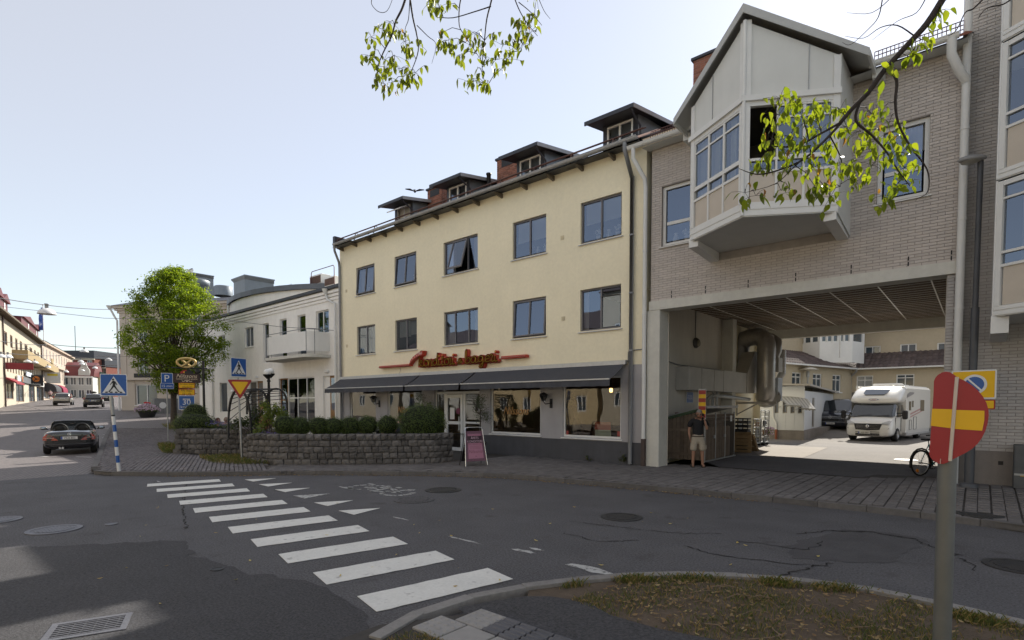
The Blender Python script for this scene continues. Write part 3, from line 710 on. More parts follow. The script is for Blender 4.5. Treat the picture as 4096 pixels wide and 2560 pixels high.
# ================================================================ YELLOW BUILDING
YB=thing('yellow_building',(-16.2,15.09,0),'three storey yellow plastered building with grey windows above a café front','building')
XL,XR=-24.5,-7.72
wins2=[(-23.06,-21.55),(-20.03,-18.5),(-16.76,-14.8),(-13.02,-11.49),(-10.07,-8.55)]
holes=[(a,b,z0,z1) for a,b in wins2 for z0,z1 in ((4.40,5.76),(7.26,8.59))]
mb=MB(FF); wall(mb,XL,XR,3.22,9.80,holes)
mb.quad((XL,0,0),(XL,11.5,0),(XL,11.5,9.80),(XL,0,9.80)); mb.quad((XR,0,3.22),(XR,0,9.80),(XR,.5,9.80),(XR,.5,3.22)); mb.quad((XR,.5,0),(-8.0,.5,0),(-8.0,.5,9.80),(XR,.5,9.80)); mb.quad((-8.0,.5,0),(-8.0,11.5,0),(-8.0,11.5,9.80),(-8.0,.5,9.80)); mb.quad((XL,11.5,0),(XR,11.5,0),(XR,11.5,9.80),(XL,11.5,9.80))
mb.quad((XL,.02,3.21),(XR,.02,3.21),(XR,.5,3.21),(XL,.5,3.21))
for g in (XL,XR): mb.poly([(g,-.3,9.80),(g,11.8,9.80),(g,5.75,13.0)])
mb.build('wall',plaster_y,YB)
shopw=[(-23.75,-21.55,.62,2.95),(-20.64,-18.2,.85,2.95),(-14.14,-11.72,.90,2.95),(-10.76,-8.52,.90,2.90)]
door=(-17.4,-14.72,.0,2.95)
mb=MB(FF); wall(mb,XL,XR,.80,3.22,[(a,b,max(c,.80),d) for a,b,c,d in shopw]+[(door[0],door[1],.8,door[3])],.14); mb.build('shop_wall',plaster_g,YB)
mb=MB(FF); mb.F=fr((0,YF-.015,0),(1,0,0),(0,1,0)); wall(mb,XL,XR,0,.81,[(shopw[0][0],shopw[0][1],shopw[0][2],.81),(door[0],door[1],-.01,.81)],.14)
mb.quad((XL,0,.81),(XR,0,.81),(XR,.03,.81),(XL,.03,.81)); mb.build('plinth',plinth_m,YB)
# upper windows
specs=[ # (index,row,tilt,mull,curtain,items)
 (0,0,0,(.5,),[(.62,1,0,1)],None),(1,0,0,(.5,),[(.02,.55,.45,1),(.55,.98,.5,1)],None),(2,0,0,(.30,.72),[(.0,.22,.0,1),(.80,1,0,1)],None),(3,0,4,(.5,),None,None),(4,0,0,(.5,),[(.0,.14,.0,1)],None),
 (0,1,5,(.5,),[(.05,.95,.0,.9,curt_d)],[(.45,'vase')]),(1,1,5,(.5,),None,[(.75,'flowers')]),(2,1,0,(.26,.70),[(0,.26,0,1),(.78,1,0,1)],None),(3,1,0,(.5,),[(.05,.95,.45,1,curt_m,1)],[(.45,'flowers'),(.63,'vase'),(.88,'flowers')]),(4,1,0,(.5,),[(.05,.95,.48,1,curt_m,1)],[(.35,'flowers'),(.6,'vase'),(.82,'flowers')])]
for i,row,tl_,mu,cu,itm in specs:
    a,b=wins2[i]; z0,z1=((4.40,5.76),(7.26,8.59))[row]
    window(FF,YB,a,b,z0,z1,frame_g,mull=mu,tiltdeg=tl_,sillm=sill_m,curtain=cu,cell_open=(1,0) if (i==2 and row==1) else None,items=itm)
# shop windows
for k,(a,b,c,d) in enumerate(shopw):
    window(FF,YB,a,b,c,d,white_m,g_shop,rec=.06,fw=.06,mull=(),sillm=white_m if k>1 else None,room=False,name='shop_window',sillw=.05)
# café door: side lights, glazed leaf, mid rails
mb=MB(FF); x0,x1=door[0],door[1]; Y=.10
for a,b,c,d in ((x0,x0+.07,0,2.95),(x1-.07,x1,0,2.95),(x0+.07,x1-.07,2.42,2.52),(x0+.07,x1-.07,2.88,2.95),(-16.88,-16.78,0,2.42),(-15.74,-15.62,0,2.42),(x0+.07,-16.88,1.22,1.29),(-15.62,x1-.07,1.22,1.30),(x0+.07,-16.88,0,.12),(-15.62,x1-.07,0,.12)): mb.box(a,b,Y,Y+.07,c,d)
dr=mb.build('cafe_door',alu,YB)
mb=MB(FF)
for a,b,c,d in ((-16.77,-16.64,.02,2.40),(-15.88,-15.75,.02,2.40),(-16.64,-15.88,2.26,2.40),(-16.64,-15.88,.02,.24),(-16.64,-15.88,1.18,1.30)): mb.box(a,b,Y-.03,Y+.04,c,d)
mb.box(-15.92,-15.90,Y-.09,Y-.06,.95,1.5); mb.build('door_leaf',alu,dr)
for a,b,c,d in ((-16.64,-15.88,1.30,2.26),(-16.64,-15.88,.24,1.18),(x0+.07,-16.88,1.29,2.42),(x0+.07,-16.88,.12,1.22),(-15.62,x1-.07,1.3,2.42),(-15.62,x1-.07,.12,1.22),(x0+.07,x1-.07,2.52,2.88)):
    mb=MB(FF); mb.quad((a,Y+.01,c),(b,Y+.01,c),(b,Y+.01,d),(a,Y+.01,d)); mb.build('pane',g_shop,dr)
mb=MB(FF); mb.box(-16.52,-16.25,Y-.006,Y,1.38,1.86); mb.build('notice',mat('paper',(.7,.7,.68),rough=.8),dr)
mb=MB(FF); mb.lathe([(0,Y-.008),(.13,Y-.008),(.13,Y+.0)],(-16.02,0,1.72),16,axis='y',sm=False); mb.build('round_sticker',mat('sticker_wine',(.16,.03,.07),rough=.5),dr)
# room behind the shop front
mb=MB(FF); X0,X1=-24.3,-8.1
mb.quad((X0,5.2,0),(X1,5.2,0),(X1,5.2,3.2),(X0,5.2,3.2)); mb.quad((X0,.3,.02),(X1,.3,.02),(X1,5.2,.02),(X0,5.2,.02)); mb.quad((X0,.3,3.1),(X0,5.2,3.1),(X1,5.2,3.1),(X1,.3,3.1)); mb.quad((X0,.3,0),(X0,5.2,0),(X0,5.2,3.2),(X0,.3,3.2)); mb.quad((X1,.3,0),(X1,.3,3.2),(X1,5.2,3.2),(X1,5.2,0))
mb.build('shop_interior',mat('shop_room',(.16,.125,.095),rough=.9,var=.35,sc=1.3),YB)
mb=MB(FF)
for x in (-21.5,-19.2,-13.4,-12.2,-10.2,-9.2): mb.box(x-.45,x+.45,1.6,2.3,.72,.76); mb.box(x-.04,x+.04,1.9,1.98,0,.72); mb.box(x-.75,x-.55,1.7,2.1,.02,.45); mb.box(x-.75,x-.71,1.7,2.1,.45,.9)
mb.box(-14.3,-8.6,3.9,4.4,.02,1.1); mb.build('shop_furniture',mat('dark_wood',(.09,.055,.035),rough=.6,var=.25,sc=5),YB)
lampm=bpy.data.materials.new('lamp_glow'); lampm.use_nodes=True; _b=lampm.node_tree.nodes['Principled BSDF']; _b.inputs['Emission Color'].default_value=(1,.5,.16,1); _b.inputs['Emission Strength'].default_value=2.0; _b.inputs['Base Color'].default_value=(.3,.2,.1,1)
for x,y,z in ((-8.95,1.2,2.62),(-10.0,1.9,2.5),(-12.3,1.7,2.45)):
    t=thing('pendant_lamp',(x,YF+y,z),{-8.95:'amber pendant lamp in the top corner of the rightmost shop window',-10.0:'amber pendant lamp deeper behind the middle of the rightmost shop window'}.get(x,'amber pendant lamp behind the second shop window from the right'),'lamp','pendant lamps in the cafe')
    mb=MB(); mb.lathe([(0,z-.08),(.05,z-.07),(.06,z),(.045,z+.07)],(x,YF+y,0),10); mb.build('lamp_shade',lampm,t)
    mb=MB(); mb.cyl((x,YF+y,z+.07),(x,YF+y,3.08),.008,5); mb.build('cord',iron_b,t)
# roof, eaves
mb=MB(FF)
mb.quad((XL+.1,-.5,9.74),(XR,-.5,9.74),(XR,5.75,13.07),(XL+.1,5.75,13.07)); mb.quad((XL+.1,12,9.74),(XL+.1,5.75,13.07),(XR,5.75,13.07),(XR,12,9.74))
mb.quad((XL+.1,-.5,9.71),(XL+.1,.02,9.79),(XR,.02,9.79),(XR,-.5,9.71)); rf=mb.build('roof',black_sheet,YB)
mb=MB(FF); x=XL+.2
while x<XR-.1:
    for k in range(4):
        y=-.45+.36*k; z=9.78+.5328*(y+.5); p=[(x,y,z),(x+.02,y-.01,z+.045),(x+.10,y-.01,z+.065),(x+.18,y-.01,z+.03),(x+.215,y,z)]
        q=[(a,b+.36,c+.19) for a,b,c in p]; mb.add(p+q,[(i,i+1,i+6,i+5) for i in range(4)]+[(0,1,2,3,4)],0)
    x+=.215
mb.build('roof_tile_rows',tile_r,rf,kind='stuff')
mb=MB(FF)
mb.tube([(XL+.3,-.28,10.14),(XR+.02,-.28,10.14)],.022,6); mb.tube([(XL+.3,-.10,10.22),(XR+.02,-.10,10.22)],.018,6)
x=XL+.3
while x<XR: mb.beam((x,-.35,9.80),(x,-.28,10.14),.03,.03); mb.beam((x,.1,10.06),(x,-.28,10.14),.02,.02); x+=1.55
mb.build('snow_rail',mat('rust_iron',(.10,.055,.045),rough=.7,var=.2),rf)
x=XL+.35
while x<XR-.2:
    mb=MB(FF); mb.prism([(x-.04,-.34,9.66),(x-.04,.0,9.60),(x-.04,.0,9.76),(x-.04,-.40,9.70)],(.08,0,0)); mb.build('rafter_end',wood_d,YB); x+=1.18
mb=MB(FF); n=10
def gutter(mb,x0,x1,y,z,r):
    P=[];
    for xx in (x0,x1):
        for k in range(n+1):
            a=PI+PI*k/n; P.append((xx,y+r*math.cos(a),z+r*math.sin(a)))
    mb.add(P,[(k,k+1,n+2+k,n+1+k) for k in range(n)],0,True); mb.add(P,[tuple(range(n+1)),tuple(range(n+1,2*n+2))],0)
    mb.tube([(x0,y-r,z),(x1,y-r,z)],.014,6)
    q=x0+.5
    while q<x1: mb.tube([(q,y+(r+.006)*math.cos(PI+PI*k/8),z+(r+.006)*math.sin(PI+PI*k/8)) for k in range(9)],.012,5); q+=1.18
gutter(mb,XL+.32,XR-.05,-.52,9.84,.085); mb.build('gutter',zinc,YB)
mb=MB(FF); pipe(mb,[(XR-.45,-.52,9.77),(XR-.45,-.52,9.57),(XR-.42,-.12,8.87),(XR-.42,-.10,8.9),(XR-.42,-.10,.15)],.065); mb.build('downpipe',zincd,YB)
mb=MB(FF); pipe(mb,[(XL+.36,-.52,9.77),(XL+.36,-.5,9.52),(XL+.12,-.12,9.07),(XL+.12,-.10,8.82),(XL+.12,-.10,.3)],.06); mb.build('downpipe',zincd,YB)
for i,(x0,x1) in enumerate(((-20.9,-19.16),(-17.35,-15.55),(-13.5,-11.75),(-9.78,-8.08))):
    xa,xb=x0+.22,x1-.22; F=fr((0,15.62,0),(1,0,0),(0,1,0)); zb=9.95
    mb=MB(F); wa,wb=xa+.17,xb-.17; wall(mb,xa,xb,zb,11.10,[(wa,wb,10.32,10.98)],.06)
    mb.poly([(xa,0,zb),(xa,0,11.1),(xa,2.2,11.35),(xa,2.0,zb+1.0)]); dm=mb.build('dormer',black_sheet,YB)
    mb=MB(F); mb.poly([(xb,0,zb),(xb,2.0,zb+1.0),(xb,2.3,11.36),(xb,0,11.1)]); mb.build('cheek',sheet_grey,dm)
    mb=MB(); mb.prism([(x0,14.9,10.94),(x1,14.9,10.94),(x1,18.1,11.50),(x0,18.1,11.50)],(0,0,.07)); mb.box(x0-.02,x1+.02,14.86,14.9,10.90,11.02); pass
    mb.build('dormer_roof',black_sheet,dm)
    mb=MB(); mb.prism([(x1,14.88,10.90),(x1,14.88,11.03),(x1,18.1,11.60),(x1,18.1,11.47)],(.03,0,0)); mb.build('verge_flashing',zinc,dm)
    mb=MB(); mb.tube([(x1-.08,14.86,10.93),(x1-.08,15.05,10.80),(x1-.08,15.5,10.62),(x1-.08,15.52,10.15)],.035,6); mb.build('dormer_downpipe',black_sheet,dm)
    # dormer glazing as parts of the dormer
    mb=MB(F)
    for a,b,c,d in ((wa,wa+.05,10.32,10.98),(wb-.05,wb,10.32,10.98),(wa+.05,wb-.05,10.93,10.98),(wa+.05,wb-.05,10.32,10.37),((wa+wb)/2-.03,(wa+wb)/2+.03,10.37,10.93)): mb.box(a,b,-.03 if i else .02,.05,c,d)
    mb.build('dormer_window_frame',white_m,dm)
    if i:
        for a,b in ((wa+.05,(wa+wb)/2-.03),((wa+wb)/2+.03,wb-.05)):
            mb=MB(F); mb.quad((a,.02,10.37),(b,.02,10.37),(b,.02,10.93),(a,.02,10.93)); mb.build('pane',g_up,dm)
    else: # swung far open
        F3=tilt(F,10.93,-.03,-math.radians(62)); e=MB(F3)
        for a,b,c,d in ((wa,wa+.05,10.32,10.93),(wb-.05,wb,10.32,10.93),(wa+.05,wb-.05,10.32,10.37),((wa+wb)/2-.03,(wa+wb)/2+.03,10.37,10.93)): e.box(a,b,-.04,0,c,d)
        e.build('open_sash',white_m,dm); e=MB(F3); e.quad((wa+.05,-.02,10.37),(wb-.05,-.02,10.37),(wb-.05,-.02,10.93),(wa+.05,-.02,10.93)); e.build('pane',g_up,dm)
    mb=MB(F); mb.quad((wa,.12,10.3),(wb,.12,10.3),(wb,.12,11),(wa,.12,11)); mb.build('blind',curt_m if i!=1 else curt_d,dm)
def chimney(parent,x0,x1,y0,y1,z0,z1,name='chimney',vent=True):
    mb=MB(); mb.box(x0+.01,x1-.01,y0+.01,y1-.01,z0,z1-.02); ch=mb.build(name,mortar,parent)
    mb=MB(); h=.075; z=z0; r=0
    while z<z1-.12:
        for side in range(3):
            if side==0: a,b=x0,x1
            else: a,b=y0,y1
            t=a+(-.12 if r%2 else 0)
            while t<b:
                u0,u1=max(t,a),min(t+.23,b)
                if u1-u0>.03:
                    if side==0: mb.box(u0,u1,y0,y0+.03,z,z+h-.012)
                    else:
                        X=x0 if side==1 else x1-.03; mb.box(X,X+.03,u0+.031,u1+.02,z,z+h-.012)
                t+=.24
        z+=h; r+=1
    mb.build('brickwork',brick_r,ch,kind='stuff')
    mb=MB(); mb.box(x0-.06,x1+.06,y0-.06,y1+.06,z1-.08,z1); mb.build('cap',black_sheet,ch)
    if vent: mb=MB(); mb.box(x0+.2*(x1-x0),x1-.15*(x1-x0),y0-.012,y0+.02,z1-.42,z1-.12); mb.build('vent_grille',iron_b,ch)
chimney(YB,-15.08,-13.8,16.5,17.6,10.9,11.95)
chimney(YB,-19.40,-18.45,16.5,17.4,10.9,11.85)
mb=MB(); mb.lathe([(.09,10.7),(.09,11.35),(.11,11.36),(.11,11.42),(0,11.43)],(-15.4,16.35,0),10); mb.build('vent_pipe',iron_b,YB)
mb=MB(); mb.box(XL+.02,XL+.2,14.7,20,9.8,10.3); mb.build('verge_board',black_sheet,YB)
for (x,z) in ((-23.93,7.62),(-23.93,4.9),(-11.0+.2,7.62),(-10.75,4.9),(-18.3,9.75)):
    mb=MB(FF); mb.box(x-.07,x+.07,-.012,.0,z-.07,z+.07)
    for k in range(3): mb.box(x-.05,x+.05,-.018,-.012,z-.045+.035*k,z-.03+.035*k)
    mb.build('wall_vent',mat('vent_cream',(.6,.52,.36),rough=.8),YB)
mb=MB(FF); mb.tube([(XR-.52,-.1,3.32),(XR-.55,-.03,3.38),(XR-.55,-.03,3.60),(XR-.5,-.03,3.66),(XR+.05,-.03,3.67)],.015,5); mb.build('wall_pipe',zincd,YB)
# slabs, signs behind the glass
def card(parent,x,z,w_,h_,m,y=.10,name='window_sticker'):
    mb=MB(FF); mb.box(x-w_/2,x+w_/2,y,y+.004,z-h_/2,z+h_/2); return mb.build(name,m,parent)
redst=mat('sticker_red',(.30,.06,.05),rough=.5)
card(YB,-10.62,1.02,.09,.15,redst,.075); card(YB,-8.64,1.06,.10,.16,redst,.075)

# ---------------------------------------------------------------- awnings
aw_m=mat('awning_cloth',(.062,.064,.074),rough=.9,var=.08,sc=3,bump=.25,bsc=160,var2=.08,sc2=9)
def awning(x0,x1,label):
    t=thing('awning',((x0+x1)/2,15.0,2.6),label,'awning','dark awnings over the cafe front')
    n=max(4,int((x1-x0)/.6)); P=[];m=6
    for j in range(m+1):
        for i in range(n+1):
            f=j/m; x=x0+(x1-x0)*i/n; y=14.93+(14.10-14.93)*f; z=3.24+(2.76-3.24)*f-.03*math.sin(PI*f)+.006*math.sin(i*1.7)*math.sin(PI*f)
            P.append((x,y,z))
    mb=MB(); mb.add(P,[(j*(n+1)+i,j*(n+1)+i+1,(j+1)*(n+1)+i+1,(j+1)*(n+1)+i) for j in range(m) for i in range(n)],0,True); mb.build('canopy',aw_m,t)
    mb=MB(); N=int((x1-x0)/.1); P=[]
    for i in range(N+1):
        x=x0+(x1-x0)*i/N; w_=.012*math.sin(i*.9)+.010*math.sin(i*2.3); P+=[(x,14.085,2.745),(x,14.075+w_,2.65),(x,14.07+w_*1.8,2.545+.006*math.sin(i*1.3))]
    mb.add(P,[(3*i+j,3*i+3+j,3*i+4+j,3*i+1+j) for i in range(N) for j in (0,1)],0,True); mb.build('valance',aw_m,t)
    mb=MB(); mb.box(x0,x1,14.06,14.11,2.735,2.775); mb.build('front_bar',steel,t)
    mb=MB(); mb.box(x0-.03,x1+.06,14.90,15.06,3.23,3.36); mb.build('cassette',steel,t)
    for x in (x0+.25,x1-.25):
        mb=MB(); mb.tube([(x,14.95,3.10),(x+(.5 if x<(x0+x1)/2 else -.5),14.55,2.82),(x,14.12,2.70)],.022,6); mb.build('arm',steel,t)
awning(-24.35,-18.17,'long dark grey awning at the left end of the café front')
awning(-18.07,-14.82,'short dark grey middle awning above the café door')
awning(-14.73,-8.34,'long dark grey awning at the right end of the café front')

# ---------------------------------------------------------------- neon sign: konditori & bageri
STK={
'k':([[(.0,.0),(.05,1.0),(.12,1.8),(.3,2.35),(.55,2.4),(.62,2.1),(.45,1.9)],[(.05,.45),(.35,.95),(.55,.95),(.5,.65),(.12,.5),(.5,.05),(.75,.05),(.9,.25)]],.85),
'o':([[(.45,.95),(.15,.85),(.02,.45),(.15,.08),(.42,.02),(.66,.3),(.62,.75),(.45,.95),(.75,.85)]],.72),
'n':([[(0,.9),(.08,.0),(.1,.5),(.3,.9),(.48,.85),(.5,.1),(.62,.0),(.78,.2)]],.74),
'd':([[(.6,.75),(.35,.95),(.08,.7),(.02,.3),(.2,.02),(.45,.15),(.6,.6),(.72,1.9),(.62,.9),(.66,.1),(.85,.1)]],.86),
'i':([[(.05,.9),(.05,.2),(.15,.0),(.35,.15)]],.4),
't':([[(.2,1.7),(.15,.3),(.25,.0),(.5,.1)],[(-.1,1.05),(.6,1.15)]],.52),
'r':([[(0,.9),(.05,1.05),(.25,.95),(.15,.3),(.22,.0),(.45,.2)]],.45),
'l':([],.3),
'b':([[(.05,1.0),(.1,1.9),(.2,1.95),(.15,1.0),(.05,.2),(.3,.0),(.6,.2),(.65,.65),(.45,.9),(.2,.6)]],.75),
'a':([[(.6,.8),(.35,.95),(.08,.7),(.02,.3),(.2,.02),(.45,.2),(.6,.8),(.58,.15),(.72,.02),(.88,.2)]],.85),
'g':([[(.6,.8),(.35,.95),(.08,.7),(.05,.35),(.25,.1),(.5,.3),(.6,.85),(.6,-.3),(.45,-.75),(.2,-.6),(.5,-.2),(.85,.2)]],.85),
'e':([[(.05,.4),(.5,.55),(.5,.85),(.3,.98),(.08,.7),(.05,.25),(.3,.0),(.65,.2)]],.65),
'&':([[(.7,.1),(.3,.8),(.4,1.1),(.6,.95),(.15,.3),(.3,.02),(.55,.15),(.75,.6)]],.8)}
def smooth(pts,n=4):
    P=[Vector((p[0],p[1],0)) for p in pts]; out=[]
    for i in range(len(P)-1):
        p0=P[max(i-1,0)];p1=P[i];p2=P[i+1];p3=P[min(i+2,len(P)-1)]
        for k in range(n):
            t=k/n; out.append(.5*((2*p1)+(p2-p0)*t+(2*p0-5*p1+4*p2-p3)*t*t+(3*p1-p0-3*p2+p3)*t**3))
    out.append(P[-1]); return out
redm=mat('sign_red',(.42,.045,.025),rough=.45,var=.2,sc=9,stain=((.35,.22,.2),7,.66))
neon=mat('neon_tube_yellow',(.70,.36,.04),rough=.3,var=.05)
SG=thing('neon_sign',(-15.9,14.9,3.6),'red and yellow script sign reading konditori & bageri on the yellow wall','shop sign')
def signword(word,x0,x1,zb,xh):
    tot=sum(STK[c][1] for c in word); s=(x1-x0)/tot; x=x0; s2=xh
    for c in word:
        strokes,adv=STK[c]; body=MB(); tube=MB()
        for st in strokes:
            P=[(x+p.x*s,zb+p.y*s2) for p in smooth(st,3)]
            for a,b in zip(P[:-1],P[1:]):
                d=Vector((b[0]-a[0],b[1]-a[1]))
                if d.length<1e-5: continue
                d=d.normalized()*.035; body.add([(a[0]-d.x-d.y*1.5,14.90,a[1]-d.y+d.x*1.5),(b[0]+d.x-d.y*1.5,14.90,b[1]+d.y+d.x*1.5),(b[0]+d.x+d.y*1.5,14.90,b[1]+d.y-d.x*1.5),(a[0]-d.x+d.y*1.5,14.90,a[1]-d.y-d.x*1.5),(a[0]-d.x-d.y*1.5,15.075,a[1]-d.y+d.x*1.5),(b[0]+d.x-d.y*1.5,15.075,b[1]+d.y+d.x*1.5),(b[0]+d.x+d.y*1.5,15.075,b[1]+d.y-d.x*1.5),(a[0]-d.x+d.y*1.5,15.075,a[1]-d.y-d.x*1.5)],[(0,1,2,3),(0,4,5,1),(1,5,6,2),(2,6,7,3),(3,7,4,0)])
            tube.tube([(a,14.89,b) for a,b in P],.007,5)
        if c=='i':
            cx=x+.12*s; body.lathe([(0,14.90),(.06,14.90),(.06,15.07)],(cx,0,zb+1.45*s2),8,axis='y'); tube.lathe([(0,14.86),(.03,14.87),(.03,14.9)],(cx,0,zb+1.45*s2),6,axis='y')
        b=body.build('letter',redm,SG); tube.build('neon_tube',neon,b); x+=adv*s
signword('konditori',-18.15,-15.9,3.60,.255); signword('&',-15.82,-15.45,3.62,.15); signword('bageri',-15.33,-13.58,3.60,.245)
for x0,x1,z0,z1 in ((-21.0,-18.74,3.65,3.75),(-13.42,-12.22,3.66,3.77)):
    mb=MB(); mb.bbox(x0,x1,14.88,15.07,z0,z1,.015); b=mb.build('sign_bar',redm,SG)
    mb=MB(); mb.cyl((x0+.03,14.865,(z0+z1)/2),(x1-.03,14.865,(z0+z1)/2),.014,6); mb.build('bar_tube',mat('tube_pink',(.4,.14,.12),rough=.3),b)
mb=MB(); P=[(-18.74,3.70),(-18.55,3.86),(-18.3,3.98),(-18.05,4.05),(-17.86,4.08)]; Q=[(a+.07,b+.17) for a,b in P]
mb.prism([(a,14.84,b) for a,b in P]+[(a,14.84,b) for a,b in Q[::-1]],(0,.22,0)); bn=mb.build('name_banner',redm,SG)
for i,ch in enumerate('NILSSONS'):
    f=(i+.5)/8; k=min(int(f*4),3); t_=f*4-k; p=[P[k][j]+(P[k+1][j]-P[k][j])*t_ for j in (0,1)]; an=math.atan2(P[k+1][1]-P[k][1],P[k+1][0]-P[k][0])
    F=(Vector((p[0]-.01,14.836,p[1]+.035)),Vector((math.cos(an),0,math.sin(an))),Vector((0,1,0)),Vector((-math.sin(an),0,math.cos(an))))
    mb=MB(); text(mb,ch,.15,F,.03,0,-.003,sx=.8); mb.build('letter',white_m,bn)
mb=MB(); mb.beam((-16,15.0,3.70),(-13.4,15.0,3.70),.02,.02); mb.tube([(-19.65,15.06,3.66),(-19.6,15.06,3.5),(-19.7,15.06,3.42),(-19.72,15.06,3.36)],.008,4); mb.build('mount_rail',zincd,SG)
# painted name on the shop glass
gold=mat('gold_letter',(.45,.25,.10),rough=.4,metal=.4)
for x,z,s in ((-19.35,1.62,.42),(-12.9,1.62,.42)):
    mb=MB(); text(mb,'Nilssons',s,FF,x,z,.055,shear=.35,sx=.85); mb.build('window_lettering',gold,YB)
# ================================================================ BRICK BUILDING OVER THE PASSAGE
brick_g=mat('pale_brick',(.50,.455,.42),rough=.85,var=.07,sc=5,isl=.07,rnd=.07,bump=.25,bsc=80,var2=.10,sc2=.45)
brick_l=mat('tower_brick',(.44,.42,.405),rough=.85,var=.07,sc=5,isl=.07,rnd=.07,bump=.25,bsc=80,var2=.1,sc2=.45)
mort_g=mat('brick_joint',(.29,.265,.245),rough=.95,var=.15,sc=6)
conc=mat('painted_concrete',(.56,.55,.50),rough=.85,var=.07,sc=2.2,bump=.25,bsc=60,var2=.06,sc2=9,streak=.10)
conc_d=mat('raw_concrete',(.22,.20,.185),rough=.9,streak=.2,var=.14,sc=3,bump=.4,bsc=50)
pass_w=mat('passage_wall',(.56,.53,.47),rough=.9,var=.07,sc=1.2,bump=.2,bsc=40,streak=.14)
wsteel=mat('white_enamel',(.66,.66,.64),rough=.5,var=.06,sc=3)
offw=mat('oriel_panel',(.60,.605,.58),rough=.65,var=.05,sc=2,streak=.03)
beige=mat('beige_panel',(.52,.46,.385),rough=.6,var=.07,sc=2.5)
def bricks(parent,F,x0,x1,z0,z1,holes,m,limit,L=.26,H=.068,name='brick'):
    o,ux,uy,uz=F; its=[]; r=0; z=z0; ang=math.atan2(ux.y,ux.x)
    while z<z1-.02:
        x=x0-(L/2 if r%2 else 0)
        while x<x1:
            a,b=max(x,x0),min(x+L,x1)
            segs=[(a,b)]
            for h in holes:
                if h[2]-.03<z+H/2<h[3]+.03:
                    ns=[]
                    for s,e in segs:
                        if e<=h[0] or s>=h[1]: ns.append((s,e)); continue
                        if s<h[0]: ns.append((s,h[0]))
                        if e>h[1]: ns.append((h[1],e))
                    segs=ns
            for s,e in segs:
                if e-s<.035: continue
                p=o+ux*((s+e)/2)+uz*(z+H/2)+uy*(.022+RND.uniform(-.002,.002)); its.append((tuple(p),(e-s-.009,.05,H-.009),(0,0,ang+RND.uniform(-.004,.004))))
            x+=L
        z+=H; r+=1
    pieces(name,parent,m,its,(cheap_block(name+'_mesh',m,.04),),limit,'brick_field')
BB=thing('brick_building',(-4.0,15.09,0),'pale brick building with a white prow shaped oriel spanning a driveway passage','building')
wl=(-7.22,-6.15,6.65,8.38); wr=(-1.92,-.97,6.62,8.32)
BX0,BX1=-7.55,-.36
mb=MB(FF); mb.F=fr((0,YF+.012,0),(1,0,0),(0,1,0)); wall(mb,BX0,BX1,5.06,9.56,[wl,wr],.14,0); 
mb.F=None
mb.quad((BX0,15.3,5.4),(BX0,27.4,5.4),(BX0,27.4,9.5),(BX0,15.3,9.5)); mb.quad((BX1,15.3,0),(BX1,27.4,0),(BX1,27.4,9.5),(BX1,15.3,9.5)); mb.quad((BX0,27.4,5.2),(BX1,27.4,5.2),(BX1,27.4,9.5),(BX0,27.4,9.5))
for g in (BX0,BX1): mb.poly([(g,15.1,9.54),(g,27.4,9.54),(g,21.2,12.8)])
mb.build('wall',mort_g,BB)
bricks(BB,FF,BX0,BX1,5.07,9.50,[wl,wr,(-5.74,-2.45,6.0,9.3)],brick_g,300)
mb=MB(FF)
for x,w_ in ((-6.9,.025),(-5.9,.025),(-4.75,.025),(-3.6,.025),(-2.4,.025),(-1.3,.025),(-.55,.025)):
    mb.box(x,x+w_,-.008,.002,5.10,5.19); mb.box(x,x+w_,-.008,.002,5.22,5.31)
mb.build('weep_slots',iron_b,BB)
mb=MB(); mb.box(BX0-.02,BX1+.02,15.03,15.55,4.80,5.065); mb.build('beam',conc,BB); mb=MB(); mb.box(-9.3,BX1,27.0,27.4,5.01,5.42); mb.build('beam',conc,BB)
mb=MB(); mb.bbox(-7.64,-7.22,15.04,15.62,.1,4.80,.015); mb.build('pier',conc,BB)
mb=MB(); mb.box(-.62,-.30,15.4,27.4,.1,5.4); mb.build('passage_side_wall',pass_w,BB)
mb=MB(); mb.box(-.60,-.36,15.11,15.4,.1,4.8); cl=mb.build('brick_column',mort_g,BB)
bricks(cl,FF,-.60,-.345,.5,4.8,[],brick_l,60)
mb=MB(); X=-7.95
mb.quad((X,15.5,.1),(X,22.2,.1),(X,22.2,5.42),(X,15.5,5.42)); mb.quad((X,15.62,0),(-7.2,15.62,0),(-7.2,15.62,4.8),(X,15.62,4.8)); mb.quad((X,22.2,.1),(-9.3,22.2,.1),(-9.3,22.2,5.42),(X,22.2,5.42)); mb.quad((-9.3,22.2,.1),(-9.3,28.2,.1),(-9.3,28.2,5.42),(-9.3,22.2,5.42)); mb.quad((-9.3,28.2,.1),(-8.2,28.2,.1),(-8.2,28.2,5.0),(-9.3,28.2,5.0))
mb.build('passage_wall',pass_w,BB)
mb=MB(); mb.box(-7.94,-7.5,22.15,22.55,.1,5.4); mb.build('passage_column',conc,BB)
mb=MB(); mb.quad((-9.3,15.1,5.46),(BX1,15.1,5.46),(BX1,27.4,5.46),(-9.3,27.4,5.46)); ce=mb.build('passage_ceiling',mat('ceiling_void',(.75,.72,.64),rough=.8),BB)
cb=mat('ceiling_board',(.12,.086,.056),rough=.8,var=.3,sc=5,rnd=.25,bump=.5,bsc=110)
me=unit_block('ceiling_board_mesh',cb,.02)
xs=[-.50]+[-1.09-1.225*i for i in range(7)]
for a,b in zip(xs[:-1],xs[1:]):
    y=15.6
    while y<26.9:
        piece('ceiling_board',me,ce,((a+b)/2,y+.2,5.43),(0,0,0),(a-b-.03,.39,.035)); y+=.4
strip=unit_block('strip_mesh',mat('strip_white',(.8,.79,.74),rough=.35),.1)
